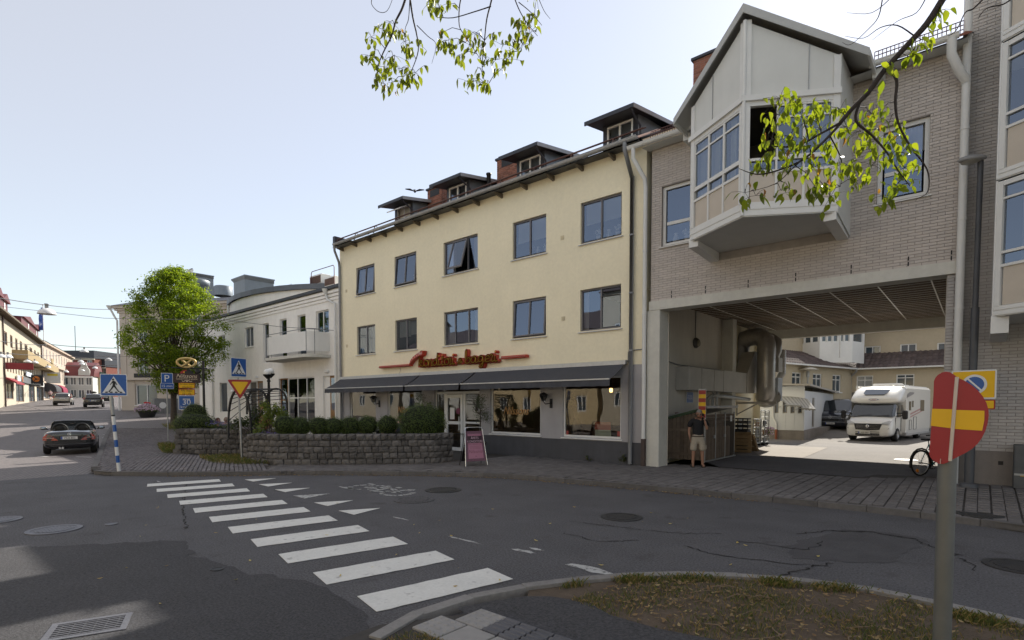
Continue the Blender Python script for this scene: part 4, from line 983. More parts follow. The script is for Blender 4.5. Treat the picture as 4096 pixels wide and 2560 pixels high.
for x in xs[1:]: piece('ceiling_strip',strip,ce,(x,21.3,5.408),(0,0,0),(.035,11.4,.012))
for k in range(1,29): piece('ceiling_strip',strip,ce,(-4.9,15.6+.4*k,5.409),(0,0,0),(8.6,.012,.009))
def win_brick(h):
    window(FF,BB,h[0],h[1],h[2],h[3],wsteel,rec=.09,fw=.09,mull=(),trans=(.36,),sillm=wsteel,curtain=[(.0,1,.62,1,curt_m)] if h is wr else None,items=[(.3,'vase'),(.62,'flowers')] if h is wl else None)
win_brick(wl); win_brick(wr)
# roof
mb=MB(); mb.quad((BX0-.1,14.62,9.50),(BX1,14.62,9.50),(BX1,21.2,12.87),(BX0-.1,21.2,12.87)); mb.quad((BX0-.1,27.8,9.50),(BX0-.1,21.2,12.87),(BX1,21.2,12.87),(BX1,27.8,9.50)); rb=mb.build('roof',tile_r,BB); mb=MB(); mb.quad((BX0-.1,14.62,9.47),(BX0-.1,15.12,9.53),(BX1,15.12,9.53),(BX1,14.62,9.47)); mb.build('soffit',offw,BB)
mb=MB(); x=BX0-.05
while x<BX1-.1:
    if not -6.1<x<-2.1:
        for k in range(6):
            y=14.66+.36*k; z=9.54+.512*(y-14.62); p=[(x,y,z),(x+.02,y-.01,z+.045),(x+.10,y-.01,z+.065),(x+.18,y-.01,z+.03),(x+.215,y,z)]
            q=[(a,b+.36,c+.185) for a,b,c in p]; mb.add(p+q,[(i,i+1,i+6,i+5) for i in range(4)]+[(0,1,2,3,4)],0)
    x+=.215
mb.build('roof_tile_rows',tile_r,rb,kind='stuff')
rustm=mat('snow_guard_rust',(.10,.045,.04),rough=.7,var=.2)
for x0,x1 in ((-7.5,-6.2),(-2.0,-.45)):
    mb=MB(); y=14.85;z=9.69
    for dz in (0,.1,.2,.3): mb.tube([(x0,y+dz*.2,z+dz),(x1,y+dz*.2,z+dz)],.012,4)
    x=x0
    while x<x1: mb.tube([(x,y,z),(x,y+.06,z+.3)],.008,4); x+=.075
    mb.build('snow_guard',rustm,rb)
mb=MB(); gutter(mb,-8.05,-6.1,14.55,9.57,.085); mb.build('gutter',wsteel,BB)
mb=MB(); gutter(mb,-2.05,-.5,14.55,9.57,.085); mb.build('gutter',wsteel,BB)
mb=MB(); pipe(mb,[(-7.88,14.55,9.52),(-7.88,14.55,9.22),(-7.70,14.93,8.7),(-7.68,14.96,8.45),(-7.68,14.96,.95)],.062); mb.build('downpipe',wsteel,BB)
mb=MB(); mb.box(-7.73,-7.62,14.90,15.02,.12,.95); mb.build('pipe_guard',mat('brown_guard',(.07,.05,.045),rough=.7),BB)
mb=MB(); pipe(mb,[(-.62,14.55,9.52),(-.62,14.6,9.22),(-.48,14.8,8.9),(-.38,14.95,8.75)],.085); mb.build('gutter_elbow',wsteel,BB)
mb=MB(); pipe(mb,[(-.38,14.97,19),(-.38,14.97,.3)],.075,12); mb.build('downpipe',wsteel,BB)
for x in (-6.4,-2.0): mb=MB(); mb.box(x,x+.2,14.65,15.1,9.29,9.47); mb.build('rafter_end',offw,BB)
chimney(BB,-7.2,-6.15,17.2,18.2,10.57,13.05,vent=False)
# ---- oriel
Lc=Vector((-5.74,13.66,0)); Pc=Vector((-4.12,12.64,0)); Rc=Vector((-2.45,13.66,0))
mb=MB(); 
mb.poly([(-5.74,15.09,6.16),(-2.45,15.09,6.16),(*Rc.xy,6.16),(*Pc.xy,6.16),(*Lc.xy,6.16)]); OR_=mb.build('oriel',offw,BB)
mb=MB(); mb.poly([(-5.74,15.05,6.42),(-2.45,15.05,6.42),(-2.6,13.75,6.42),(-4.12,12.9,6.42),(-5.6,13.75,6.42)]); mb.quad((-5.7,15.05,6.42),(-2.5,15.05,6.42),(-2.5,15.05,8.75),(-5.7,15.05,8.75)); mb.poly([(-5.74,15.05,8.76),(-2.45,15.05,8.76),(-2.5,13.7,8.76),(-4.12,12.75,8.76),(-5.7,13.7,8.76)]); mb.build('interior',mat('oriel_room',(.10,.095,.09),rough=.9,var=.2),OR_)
def peakz(x): return 10.46-abs(x+4.12)*.56
def orielface(A,B,cells,openc,curtains):
    d=(B-A); W=d.length; F=fr((A.x,A.y,0),d,(-d.y,d.x,0))
    mb=MB(F)
    mb.box(0,W,.0,.12,6.18,6.50); mb.box(.0,W,-.025,.0,6.20,6.26); mb.box(0,W,-.015,.0,6.34,6.40)
    mb.box(0,.13,-.01,.12,6.50,8.70); mb.box(W-.13,W,-.01,.12,6.50,8.70)
    mb.box(.13,W-.13,.0,.1,8.60,8.70); mb.box(.13,W-.13,.0,.1,7.13,7.19); mb.box(.13,W-.13,.0,.1,7.40,7.46)
    xs=[.13+(W-.26)*i/cells for i in range(cells+1)]
    for x in xs[1:-1]:
        mb.box(x-.025,x+.025,.0,.1,6.50,7.13); mb.box(x-.02,x+.02,.0,.1,7.19,7.40)
    for i in range(cells):
        if i in openc: continue
        a,b=xs[i],xs[i+1]
        mb.box(a,a+.03,.01,.07,7.46,8.60); mb.box(b-.03,b,.01,.07,7.46,8.60); mb.box(a+.03,b-.03,.012,.068,8.30,8.34); mb.box(a+.03,b-.03,.012,.068,8.56,8.60); mb.box(a+.03,b-.03,.012,.068,7.46,7.50)
    mb.box(-.06,W+.02,-.06,.10,8.70,8.82); mb.build('oriel_frame',wsteel,OR_)
    for i in range(cells):
        a,b=xs[i],xs[i+1]
        q=MB(F); q.box(a+.025,b-.025,.03,.06,6.51,7.13); q.build('panel',beige,OR_)
        q=MB(F); q.quad((a+.02,.05,7.19),(b-.02,.05,7.19),(b-.02,.05,7.40),(a+.02,.05,7.40)); q.build('pane',g_up,OR_)
        if i in openc: continue
        for c,dd in ((7.50,8.30),(8.34,8.56)):
            q=MB(F); q.quad((a+.03,.04,c),(b-.03,.04,c),(b-.03,.04,dd),(a+.03,.04,dd)); q.build('pane',g_up,OR_)
    for a,b,c in curtains:
        q=MB(F); P=[]; n=14
        for k in range(n+1):
            x=xs[0]+(a+(b-a)*k/n)*(W-.26); P+=[(x+c*(0.12 if k>n/2 else 0),.17+.02*math.sin(k*1.9),6.55),(x,.17+.02*math.sin(k*1.9),8.6)]
        q.add(P,[(2*k,2*k+2,2*k+3,2*k+1) for k in range(n)],0,True); q.build('curtain',curt_m,OR_)
    # gable panel above, following the roof slope
    q=MB(F); n=6; P=[]
    for k in range(n+1):
        x=W*k/n; X=A.x+(B.x-A.x)*k/n; P+=[(x,.02,8.82),(x,.02,peakz(X))]
    q.add(P,[(2*k,2*k+2,2*k+3,2*k+1) for k in range(n)]); q.build('gable_panel',offw,OR_)
    q=MB(F)
    jx=W*.42 if A is Lc else W*.68
    X=A.x+(B.x-A.x)*jx/W; q.box(jx-.006,jx+.006,.0,.019,8.82,peakz(X))
    q.build('panel_joint',zinc,OR_)
    q=MB(F); a0=A.x+(B.x-A.x)*.06/W; q.box(0,.13,-.02,.02,8.82,peakz(A.x)); q.box(W-.13,W,-.02,.02,8.82,peakz(B.x)); q.build('corner_post',wsteel,OR_)
orielface(Lc,Pc,3,(),[(.0,.33,1.6),(.36,.46,0),(.7,.8,0)]); orielface(Pc,Rc,3,(0,),[(.62,.74,-1.2),(.84,1.0,0)])
mb=MB(); mb.lathe([(.045,6.2),(.045,10.45)],(Pc.x,Pc.y-.02,0),6); mb.build('prow_post',wsteel,OR_)
for c in (Lc,Rc):
    s=-.02 if c is Lc else .02; mb=MB()
    mb.prism([(c.x,c.y,6.16),(c.x,15.09,6.0),(c.x,15.09,9.6),(c.x,c.y,9.55)],(s,0,0)); mb.build('side_wall',offw,OR_)
for x in (-5.76,-2.46):
    mb=MB(); mb.prism([(x,13.62,6.02),(x,13.62,6.24),(x,15.085,6.24),(x,15.085,5.93)],(.24 if x<-4 else -.24,0,0)); mb.build('bracket',wsteel,OR_)
def rp(x,y,dz=0): return (x,y,peakz(x)+.22+dz)
mb=MB()
for s in (-1,1):
    e=-4.12+s*2.16; ye=13.8
    top=[rp(-4.12,12.5,.05),rp(e,ye,.05),rp(e,17.5,.05),rp(-4.12,18.5,.05)]; 
    mb.prism(top,(0,0,-.06))
orf=mb.build('oriel_roof',mat('roof_edge_grey',(.42,.425,.415),rough=.6,var=.08),OR_)
mb=MB()
for s in (-1,1):
    e=-4.12+s*2.18
    a=rp(-4.12,12.48,.07);b=rp(e,13.79,.07); mb.prism([a,b,(b[0],b[1],b[2]-.17),(a[0],a[1],a[2]-.19)],(0,.04,0))
mb.build('bargeboard',mat('roof_edge_grey',(.42,.425,.415)),OR_)
for X,sx,ye in ((-6.26,-.05,16),(-1.98,.05,15.2)):
    mb=MB(); mb.prism([rp(X,13.83,-.12),rp(X,ye,-.12),rp(X,ye,.02),rp(X,13.83,.02)],(sx,0,0)); mb.build('eaves_gutter',offw,OR_)
# ================================================================ TOWER BLOCK AT RIGHT
TY=15.35
TW=thing('apartment_tower',(2.5,TY,.25),'tall grey brick apartment block with stacked glazed balconies at the right edge','building')
FT=fr((0,TY,0),(1,0,0),(0,1,0))
mb=MB(FT); mb.F=fr((0,TY+.012,0),(1,0,0),(0,1,0)); mb.quad((-.34,0,1.0),(7,0,1.0),(7,0,20),(-.34,0,20)); mb.F=None; mb.quad((-.34,TY+.02,0),(-.34,26,0),(-.34,26,20),(-.34,TY+.02,20)); mb.quad((7,TY,0),(7,26,0),(7,26,20),(7,TY,20)); mb.quad((-.34,TY,20),(7,TY,20),(7,26,20),(-.34,26,20)); mb.quad((-.34,26,0),(7,26,0),(7,26,20),(-.34,26,20)); mb.build('wall',mort_g,TW)
bricks(TW,FT,-.34,1.7,1.0,13.5,[],brick_l,300)
mb=MB(); mb.box(-.34,7,TY-.03,TY+.02,.1,1.0); mb.build('plinth',conc_d,TW)
mb=MB(); mb.box(.33,.41,TY-.036,TY-.02,.72,.80); mb.build('plinth_vent',iron_b,TW)
mb=MB(); mb.box(1.06,1.9,TY-.01,TY+.03,1.85,3.2); mb.build('dark_window',g_far,TW)
L2=Vector((.165,14.0,0)); P2=L2+Vector((1.62,-1.02,0))
def tower_bay(z):
    bay=MB(); bay.poly([(L2.x,TY,z),(L2.x,L2.y,z),(P2.x,P2.y,z),(P2.x+1.6,L2.y,z),(P2.x+1.6,TY,z)]); o=bay.build('balcony',offw,TW)
    d=P2-L2;W=d.length;F=fr((L2.x,L2.y,0),d,(-d.y,d.x,0)); mb=MB(F)
    mb.box(0,W,0,.12,z+.0,z+.20); mb.box(0,W,-.025,0,z+.02,z+.07); mb.box(0,W,-.015,0,z+.12,z+.16)
    mb.box(0,.09,-.01,.1,z+.2,z+2.55); mb.box(W-.1,W,-.01,.1,z+.2,z+2.55); mb.box(.09,W-.1,0,.1,z+.93,z+.98); mb.box(.09,W-.1,0,.1,z+1.18,z+1.23); mb.box(.09,W-.1,0,.1,z+2.46,z+2.55)
    for x in (W*.36,W*.68): mb.box(x-.025,x+.025,0,.08,z+.2,z+2.46)
    mb.box(.09,W*.36,.01,.07,z+2.2,z+2.24); mb.build('balcony_frame',wsteel,o)
    xs=[.09,W*.36,W*.68,W-.1]
    for a,b in zip(xs[:-1],xs[1:]):
        q=MB(F); q.box(a+.025,b-.025,.03,.06,z+.21,z+.93); q.build('panel',beige,o)
        for c,e in ((.98,1.18),(1.23,2.46)):
            q=MB(F); q.quad((a,.05,z+c),(b,.05,z+c),(b,.05,z+e),(a,.05,z+e)); q.build('pane',g_up,o)
    q=MB(F); P=[];n=12
    for k in range(n+1): x=.3+.36*k/n; P+=[(x,.2+.02*math.sin(k*2.1),z+.25),(x,.2+.02*math.sin(k*2.1),z+2.5)]
    q.add(P,[(2*k,2*k+2,2*k+3,2*k+1) for k in range(n)],0,True); q.build('curtain',curt_d,o)
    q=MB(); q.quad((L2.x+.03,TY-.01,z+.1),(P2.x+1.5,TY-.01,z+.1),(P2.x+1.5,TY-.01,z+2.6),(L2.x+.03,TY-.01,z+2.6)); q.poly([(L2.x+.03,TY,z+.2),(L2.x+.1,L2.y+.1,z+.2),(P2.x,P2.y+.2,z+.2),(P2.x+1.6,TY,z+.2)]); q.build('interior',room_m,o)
    q=MB(); q.prism([(L2.x,L2.y,z),(L2.x,TY,z),(L2.x,TY,z+2.6),(L2.x,L2.y,z+2.6)],(-.03,0,0)); q.build('side_wall',wsteel,o)
for z in (3.68,6.26,8.84,11.42): tower_bay(z)
mb=MB(); mb.prism([(L2.x-.04,L2.y-.02,3.36),(L2.x-.04,L2.y-.02,3.70),(L2.x-.04,TY,3.70),(L2.x-.04,TY,3.30)],(.26,0,0)); mb.build('bracket',wsteel,TW)
mb=MB(); mb.poly([(L2.x,TY,3.67),(L2.x,L2.y,3.67),(P2.x,P2.y,3.67),(P2.x+1.6,L2.y,3.67),(P2.x+1.6,TY,3.67)]); mb.build('soffit',offw,TW)
# ================================================================ WHITE BUILDING
def pt_plane(F,u,v):
    o,ux,uy,uz=F; d=ray(u,v); t=(o-EYE).dot(uy)/d.dot(uy); p=EYE+d*t-o; return p.dot(ux),p.z+o.z
WY=15.45; FW=fr((0,WY,0),(1,0,0),(0,1,0))
plaster_w=mat('white_plaster',(.82,.80,.76),rough=.9,var=.05,sc=1,bump=.2,bsc=40,var2=.05,sc2=5,streak=.08)
oak=mat('oak_door',(.28,.15,.055),rough=.55,var=.2,sc=7)
def w3(x,y): return (850+x/1.7785,1050+y/1.7785)
def wx(x,y=600): return pt_plane(FW,*w3(x,y))[0]
def wz(x,y): return pt_plane(FW,*w3(x,y))[1]
WB=thing('white_building',(-32,WY,.5),'low white rendered building with a curved balcony between yellow building and tree','building')
zu0,zu1=4.35,6.0
upw=[(wx(230),wx(293),wz(260,600),wz(260,460)),(wx(362),wx(403),4.55,wz(380,432)),(wx(480),wx(530),4.55,wz(500,402)),(wx(608),wx(665),4.55,wz(640,370)),(wx(738),wx(830),wz(780,505),wz(780,340)),(wx(42),wx(90),wz(60,632),wz(60,520))]
big=(wx(468),wx(722),.95,wz(600,818)); dr_=(wx(782),wx(872),.15,wz(830,805)); sw=(wx(45),wx(98),wz(70,1065),wz(70,855)); d2=(wx(250),wx(354),.35,wz(300,845))
lowh=[big,dr_,sw,d2]
mb=MB(FW); wall(mb,-44.2,-24.45,0,8.02,upw+lowh,.12)
mb.quad((-24.45,0,0),(-24.45,12,0),(-24.45,12,8),(-24.45,0,8)); mb.quad((-24.45,12,0),(-46,12,0),(-46,12,8),(-24.45,12,8)); mb.quad((-24.45,0,8.0),(-24.45,12,8.0),(-46,12,8),(-44.2,0,8))
P=[(-44.2,0)]+[(-44.2-2.2*math.sin(a),2.2*(1-math.cos(a))) for a in [PI/2*k/6 for k in range(1,7)]]+[(-46.4,12)]
for a,b in zip(P[:-1],P[1:]): mb.quad((a[0],a[1],0),(a[0],a[1],8.02),(b[0],b[1],8.02),(b[0],b[1],0))
mb.build('wall',plaster_w,WB)
mb=MB(FW)
for z,o in ((7.45,.05),(7.62,.09),(7.80,.13)): mb.box(-44.2,-24.45,-o,0,z,z+.13)
mb.build('cornice',plaster_w,WB)
mb=MB(FW); mb.box(-44.4,-24.4,-.2,.35,8.02,8.17); mb.build('parapet_cap',black_sheet,WB)
for i,(a,b,c,d) in enumerate(upw): window(FW,WB,a,b,c,d,white_m,rec=.09,fw=.06,mull=(.5,) if i in (0,4,5) else (),sillm=white_m if i in (0,4,5) else None,rdepth=.7)
a,b,c,d=big; window(FW,WB,a+.55*(b-a)*.42,b,c,d,white_m,g_shop,rec=.09,fw=.07,mull=(.36,.70),trans=(.55,),rdepth=1.6,name='shop_window'); window(FW,WB,a,a+.22*(b-a),c,d,oak,g_up,rec=.1,fw=.06,mull=(),trans=(.5,),rdepth=.5)
window(FW,WB,*sw,white_m,g_up,rec=.09,mull=(),rdepth=.7); window(FW,WB,d2[0],d2[0]+.5*(d2[1]-d2[0]),1.0,d2[3],white_m,g_shop,rec=.09,mull=(),rdepth=.7)
def oakdoor(a,b,c,d,y):
    mb=MB(FW); mb.box(a,b,y,y+.05,c,d); o=mb.build('oak_door',oak,WB)
    mb=MB(FW); mb.quad((a+.12,y-.004,c+1.5),(b-.12,y-.004,c+1.5),(b-.12,y-.004,d-.12),(a+.12,y-.004,d-.12)); mb.build('pane',g_up,o)
    for k in range(3): mb=MB(FW); mb.box(a+.1+(b-a-.2)*k/3,a+.1+(b-a-.2)*(k+.8)/3,y-.012,y,c+.15,c+1.35); mb.build('panel',oak,o)
    mb=MB(FW); mb.box(b-.1,b-.07,y-.06,y-.01,c+.95,c+1.15); mb.build('handle',steel,o)
oakdoor(dr_[0]+.55,dr_[1],.2,dr_[3],.10); oakdoor(d2[0]+.55*(d2[1]-d2[0]),d2[1],.4,d2[3],.10)
mb=MB(FW); mb.quad((dr_[0],.11,0),(dr_[0]+.55,.11,0),(dr_[0]+.55,.11,dr_[3]),(dr_[0],.11,dr_[3])); mb.build('door_side_panel',plaster_w,WB)
# balcony with rounded ends
def rrect(x0,x1,y0,y1,r,n=7):
    return [(x0,y1)]+[(x0+r-r*math.cos(PI/2*k/n),y0+r-r*math.sin(PI/2*k/n)) for k in range(n+1)]+[(x1-r+r*math.sin(PI/2*k/n),y0+r-r*math.cos(PI/2*k/n)) for k in range(n+1)]+[(x1,y1)]
bx0,bx1=on_y(613*K,820*K,14.2).x+.2,on_y(742*K,800*K,14.5).x
R1=rrect(bx0,bx1,14.15,WY,.75); R2=rrect(bx0+.1,bx1-.1,14.25,WY,.65)
mb=MB(); mb.prism([(x,y,4.45) for x,y in R1],(0,0,.16)); bal=mb.build('balcony',conc,WB)
mb=MB(); n=len(R2)
mb.add([(x,y,4.78) for x,y in R2]+[(x,y,5.78) for x,y in R2],[(i,i+1,n+i+1,n+i) for i in range(n-1)],0,True); mb.build('balcony_front',white_m,bal)
mb=MB(); mb.tube([(x,y,5.92) for x,y in R2],.02,6)
for i in range(2,n-1,3): mb.tube([(R2[i][0],R2[i][1],4.6),(R2[i][0],R2[i][1],5.92)],.018,5)
mb.build('rail',zincd,bal)
mb=MB(FW); pipe(mb,[(wx(828,200),-.25,8.0),(wx(828,200),-.22,7.85),(wx(840),-.16,7.5),(wx(888),-.12,7.2),(wx(888),-.12,.4)],.06); mb.lathe([(.06,7.75),(.17,8.05)],(wx(828,200),-.22,0),8); mb.build('downpipe',wsteel,WB)
mb=MB(FW); pipe(mb,[(wx(5),-.1,5.5),(wx(5),-.1,.5)],.06); mb.build('downpipe',wsteel,WB)
for x,y in ((818,775),(320,815)):
    X,Z=pt_plane(FW,*w3(x,y)); mb=MB(FW); mb.bbox(X-.17,X+.17,-.12,0,Z-.08,Z+.08,.03); mb.build('wall_lamp',white_m,WB)
# curved drum and roof things
drum=MB(); cx,cy_=-37.0,21.6; N=40; R_=6.3
ring=[(cx+R_*math.cos(2*PI*k/N)*1.35,cy_+R_*math.sin(2*PI*k/N)*.95) for k in range(N)]
drum.add([(x,y,7.9) for x,y in ring]+[(x,y,9.05) for x,y in ring],[(i,(i+1)%N,N+(i+1)%N,N+i) for i in range(N)],0,True); dr=drum.build('curved_storey',plaster_w,WB)
mb=MB(); 
r1=[(cx+(x-cx)*1.03,cy_+(y-cy_)*1.03) for x,y in ring]; r2=[(cx+(x-cx)*.5,cy_+(y-cy_)*.5) for x,y in ring]
mb.add([(x,y,9.03) for x,y in r1]+[(x,y,9.35) for x,y in r1]+[(x,y,10.1) for x,y in r2],[(i,(i+1)%N,N+(i+1)%N,N+i) for i in range(N)]+[(N+i,N+(i+1)%N,2*N+(i+1)%N,2*N+i) for i in range(N)]+[tuple(range(2*N,3*N))],0); mb.build('drum_roof',mat('drum_roof_grey',(.11,.12,.135),rough=.45,metal=.3,var=.15),dr)
mb=MB(); q=on_y(922,1300,15.9); mb.tube([(q.x-.6,16.0,9.0),(q.x-.6,16.0,7.9)],.07,8); mb.build('drum_downpipe',wsteel,dr)
gsheet=mat('grey_sheet',(.20,.225,.25),rough=.5,metal=.3,var=.12,sc=2)
def sheetchim(u0,u1,v0,v1,y,zb):
    a=on_y(u0,v0,y);b=on_y(u1,v0,y); zt=a.z; x0,x1=a.x,b.x; w_=(x1-x0)
    mb=MB(); mb.box(x0+.1*w_,x1-.1*w_,y,y+.8*w_+.3,zb,zt-.35); mb.prism([(x0+.1*w_,y,zt-.35),(x1-.1*w_,y,zt-.35),(x1,y-.12,zt-.08),(x0,y-.12,zt-.08)],(0,.8*w_+.35,0)); mb.box(x0,x1,y-.12,y+.8*w_+.3,zt-.08,zt); mb.build('sheet_chimney',gsheet,WB)
sheetchim(929,984,1118,1165,21,9.2); sheetchim(718,756,1103,1160,24,9.2)
a=on_y(790,1120,22); mb=MB(); mb.lathe([(.9,a.z-2.2),(.9,a.z-.75),(1.15,a.z-.65),(1.2,a.z-.1),(1.0,a.z),(0,a.z+.02)],(a.x,22,0),18); mb.build('roof_vent',gsheet,WB)
a=on_y(893,1146,23); mb=MB(); mb.lathe([(.9,a.z-1),(.9,a.z-.1),(.8,a.z),(0,a.z)],(a.x,23,0),16); mb.build('roof_vent',gsheet,WB)
def dish(u,v,y,r,label,zb):
    p=on_y(u,v,y); t=thing('satellite_dish',(p.x,y,zb),label,'satellite dish')
    mb=MB(); n=18; prof=[(r*k/6,.12*r*(k/6)**2*3) for k in range(7)]
    F=(Vector((p.x,y,p.z)),Vector((.85,.5,0)),Vector((-.25,.45,.86)),Vector((.45,-.72,.5)))
    mb.F=F; mb.lathe(prof,(0,0,0),n); mb.build('reflector',white_m,t)
    mb=MB(); mb.tube([(p.x,y+.1,zb),(p.x,y+.1,p.z)],.04,6); mb.build('mast',zincd,t)
    mb=MB(); mb.tube([(p.x,y,p.z-r*.8),(p.x+.5*r,y-.8*r,p.z-.6*r)],.03,5); mb.build('arm',zincd,t)
dish(762,1091,24,.5,'upper satellite dish on a rooftop mast with a bird on it',9.4); dish(764,1116,24.3,.45,'lower satellite dish beside the round roof vent',9.4)
def bird(p,label,fly,s=1.0,yaw=0):
    t=thing('bird',tuple(p),label,'bird'); m=mat('dark_feather',(.03,.03,.034),rough=.6,var=.2,sc=40)
    F=(Vector(p),Vector((math.cos(yaw),math.sin(yaw),0)),Vector((-math.sin(yaw),math.cos(yaw),0)),Vector((0,0,1)))
    mb=MB(F); mb.tube([(-.17*s,0,.0),(-.10*s,0,.02*s),(0,0,.03*s),(.09*s,0,.05*s),(.14*s,0,.07*s),(.18*s,0,.065*s),(.22*s,0,.055*s)],[.012*s,.035*s,.055*s,.045*s,.032*s,.026*s,.004*s],8)
    mb.add([(-.13*s,-.02*s,.01),(-.13*s,.02*s,.01),(-.30*s,.06*s,.0),(-.30*s,-.06*s,0)],[(0,1,2,3)]); mb.build('body',m,t)
    for sg in (-1,1):
        mb=MB(F)
        if fly: 
            P=[(.07,.03,.05),(.10,.20,.16),(.05,.42,.12),(-.08,.40,.10),(-.06,.20,.12),(-.08,.03,.03)]
        else: P=[(.06,.05,.05),(.0,.06,.03),(-.18,.03,-.01),(-.15,.045,.02)]
        mb.prism([(a*s,b*s*sg,c*s) for a,b,c in P],(0,0,.008)); mb.build('wing',m,t)
bird(on_y(765,1077,24)+Vector((0,0,0)),'small dark bird perched on the upper satellite dish',False,1.1,.4)
bird(at_d(980*K,454*K,24),'dark bird in flight against the pale sky above the dormers',True,1.0,2.4)
# plant on the flat roof by the yellow building
t=thing('rooftop_cooling_unit',(-26.5,17.5,8.0),'two grey cooling boxes on a railed rack above the white building roof','air conditioner')
for u0,u1,v0,v1 in ((1238,1285,1106,1132),(1297,1338,1112,1138)):
    a=on_y(u0,v0,17.6); b=on_y(u1,v1,17.6); mb=MB(); mb.bbox(a.x,b.x,17.6,18.3,b.z,a.z,.03); c=mb.build('cooling_box',white_m,t)
    mb=MB(); mb.box(a.x+.06,b.x-.06,17.585,17.6,b.z+.05,a.z-.1); mb.build('grille',mat('brown_grille',(.10,.055,.04),rough=.7),c)
mb=MB(); a=on_y(1245,1088,17.5);b=on_y(1337,1098,17.5); mb.tube([(a.x,17.5,8.3),(a.x,17.5,a.z-.1),(a.x+.1,17.5,a.z),(b.x-.1,17.5,a.z),(b.x,17.5,a.z-.1),(b.x,17.5,8.3)],.025,6)
for z in (8.75,8.95): mb.beam((a.x-.2,17.5,z),(b.x+.1,17.5,z),.05,.05)
for x in (a.x,(a.x+b.x)/2,b.x-.2): mb.beam((x,17.55,8.1),(x+.2,17.55,9.0),.06,.06)
mb.build('rack',mat('rack_red',(.12,.05,.05),rough=.6,var=.2),t)
mb=MB(); a=on_y(1203,1140,18.5);b=on_y(1240,1138,18.5)
mb.prism([(a.x,18.5,8.0),(b.x+2.5,18.5,8.0),(b.x+2.5,21,9.4),(a.x+.2,21,9.4)],(0,0,.05)); o=mb.build('tiled_roof',tile_d,WB)
mb=MB()
for i in range(14):
    for j in range(7): x=a.x+.15+i*.26;y=18.5+j*.35;z=8.07+j*.196; mb.tube([(x,y,z),(x,y+.36,z+.2)],.07,5)
mb.build('roof_tiles',tile_d,o,kind='stuff')
t=thing('roof_antenna',(-29.6,17.5,8.1),'small aerial and low handrail on the white building roof edge','antenna')
mb=MB(); a=on_y(1165,1135,17.5); mb.tube([(a.x,17.5,8.0),(a.x,17.5,a.z)],.02,5)
for k in range(5): mb.tube([(a.x-.3+.12*k,17.3,a.z-.1),(a.x-.3+.12*k,17.8,a.z-.1)],.01,4)
mb.tube([(a.x-.4,17.5,a.z-.1),(a.x+.3,17.5,a.z-.1)],.012,4); mb.tube([(a.x-1.6,17,8.35),(a.x+1.2,17,8.75)],.03,5); mb.tube([(a.x-1.6,17,8.1),(a.x+1.2,17,8.4)],.03,5); mb.build('mast',zincd,t)

# ================================================================ GENERIC STREET HOUSE
def facade(F,parent,W,z0,z1,wins,wm,fm,pm,rev=.12,frame=.09,mull=True,sill=None,name='window'):
    mb=MB(F); wall(mb,0,W,z0,z1,wins,rev); mb.build('wall',wm,parent)
    for (a,b,c,d) in wins:
        mb=MB(F); f=frame
        for q in ((a,a+f,c,d),(b-f,b,c,d),(a+f,b-f,c,c+f),(a+f,b-f,d-f,d)): mb.box(q[0],q[1],rev-.06,rev-.005,q[2],q[3])
        if mull: m=(a+b)/2; mb.box(m-f*.4,m+f*.4,rev-.06,rev-.005,c+f,d-f)
        if sill: mb.box(a-.1,b+.1,-.06,.02,c-.09,c-.003)
        w_=mb.build(name,fm,parent); q=MB(F); q.quad((a,rev-.004,c),(b,rev-.004,c),(b,rev-.004,d),(a,rev-.004,d)); q.build('pane',pm,w_)
def shell(F,parent,W,D,z0,z1,m,left=True):
    mb=MB(F); mb.quad((0,0,z0),(0,D,z0),(0,D,z1),(0,0,z1)); mb.quad((W,0,z0),(W,0,z1),(W,D,z1),(W,D,z0)); mb.quad((0,D,z0),(W,D,z0),(W,D,z1),(0,D,z1)); mb.build('side_walls',m,parent)
cream=mat('cream_render',(.47,.42,.33),rough=.9,var=.06,sc=.6,bump=.15,bsc=30)
winbrown=mat('brown_frame',(.22,.15,.10),rough=.6)
redsheet=mat('red_sheet_roof',(.14,.036,.036),rough=.5,metal=.15,var=.15,sc=1.2)
ochre=mat('ochre_balcony',(.34,.26,.14),rough=.8,var=.08)
A=Vector((*ad(-54.7,57.0),0)); B=Vector((*ad(-80.8,93),0)); 
d=(B-A).normalized(); A0=A-d*6; FC=fr((A0.x,A0.y,0),d,(-d.y,d.x,0)); WC=(B-A0).length; zc0=1.7; zc1=12.3
CB=thing('cream_building',(A0.x,A0.y,zc0),'long cream apartment building with four ochre balconies on the left of the street','building')
def cz(u,v): return pt_plane(FC,u/2.52,1100+v/2.52)
wins=[]
for u0,u1,v0,v1 in ((98,122,495,600),(150,172,527,612),(197,218,557,640),(244,272,590,650),(295,320,625,690),(341,357,652,700),(375,389,676,720),(409,428,698,750),(30,68,450,570)):
    a=cz(u0,(v0+v1)/2); b=cz(u1,(v0+v1)/2); wins.append((a[0],b[0],9.0,10.6))
x=wins[-1][0]; xs=[cz(u,760)[0] for u in (34,65,95,122,150,178,203,228,250,272,294,316,336,355,372,392,408,424)]
for x in xs: wins.append((x,x+.95,5.9,7.6))
for u0,u1 in ((160,240),(290,350),(368,440)): a=cz(u0,1150);b=cz(u1,1150); wins.append((a[0],b[0],2.3,4.9))
a=cz(48,1100);b=cz(132,1100); wins.append((a[0],b[0],2.6,4.6))
facade(FC,CB,WC,zc0-.6,zc1,wins,cream,winbrown,g_far,mull=True,frame=.12)
shell(FC,CB,WC,11,zc0-.6,zc1,cream)
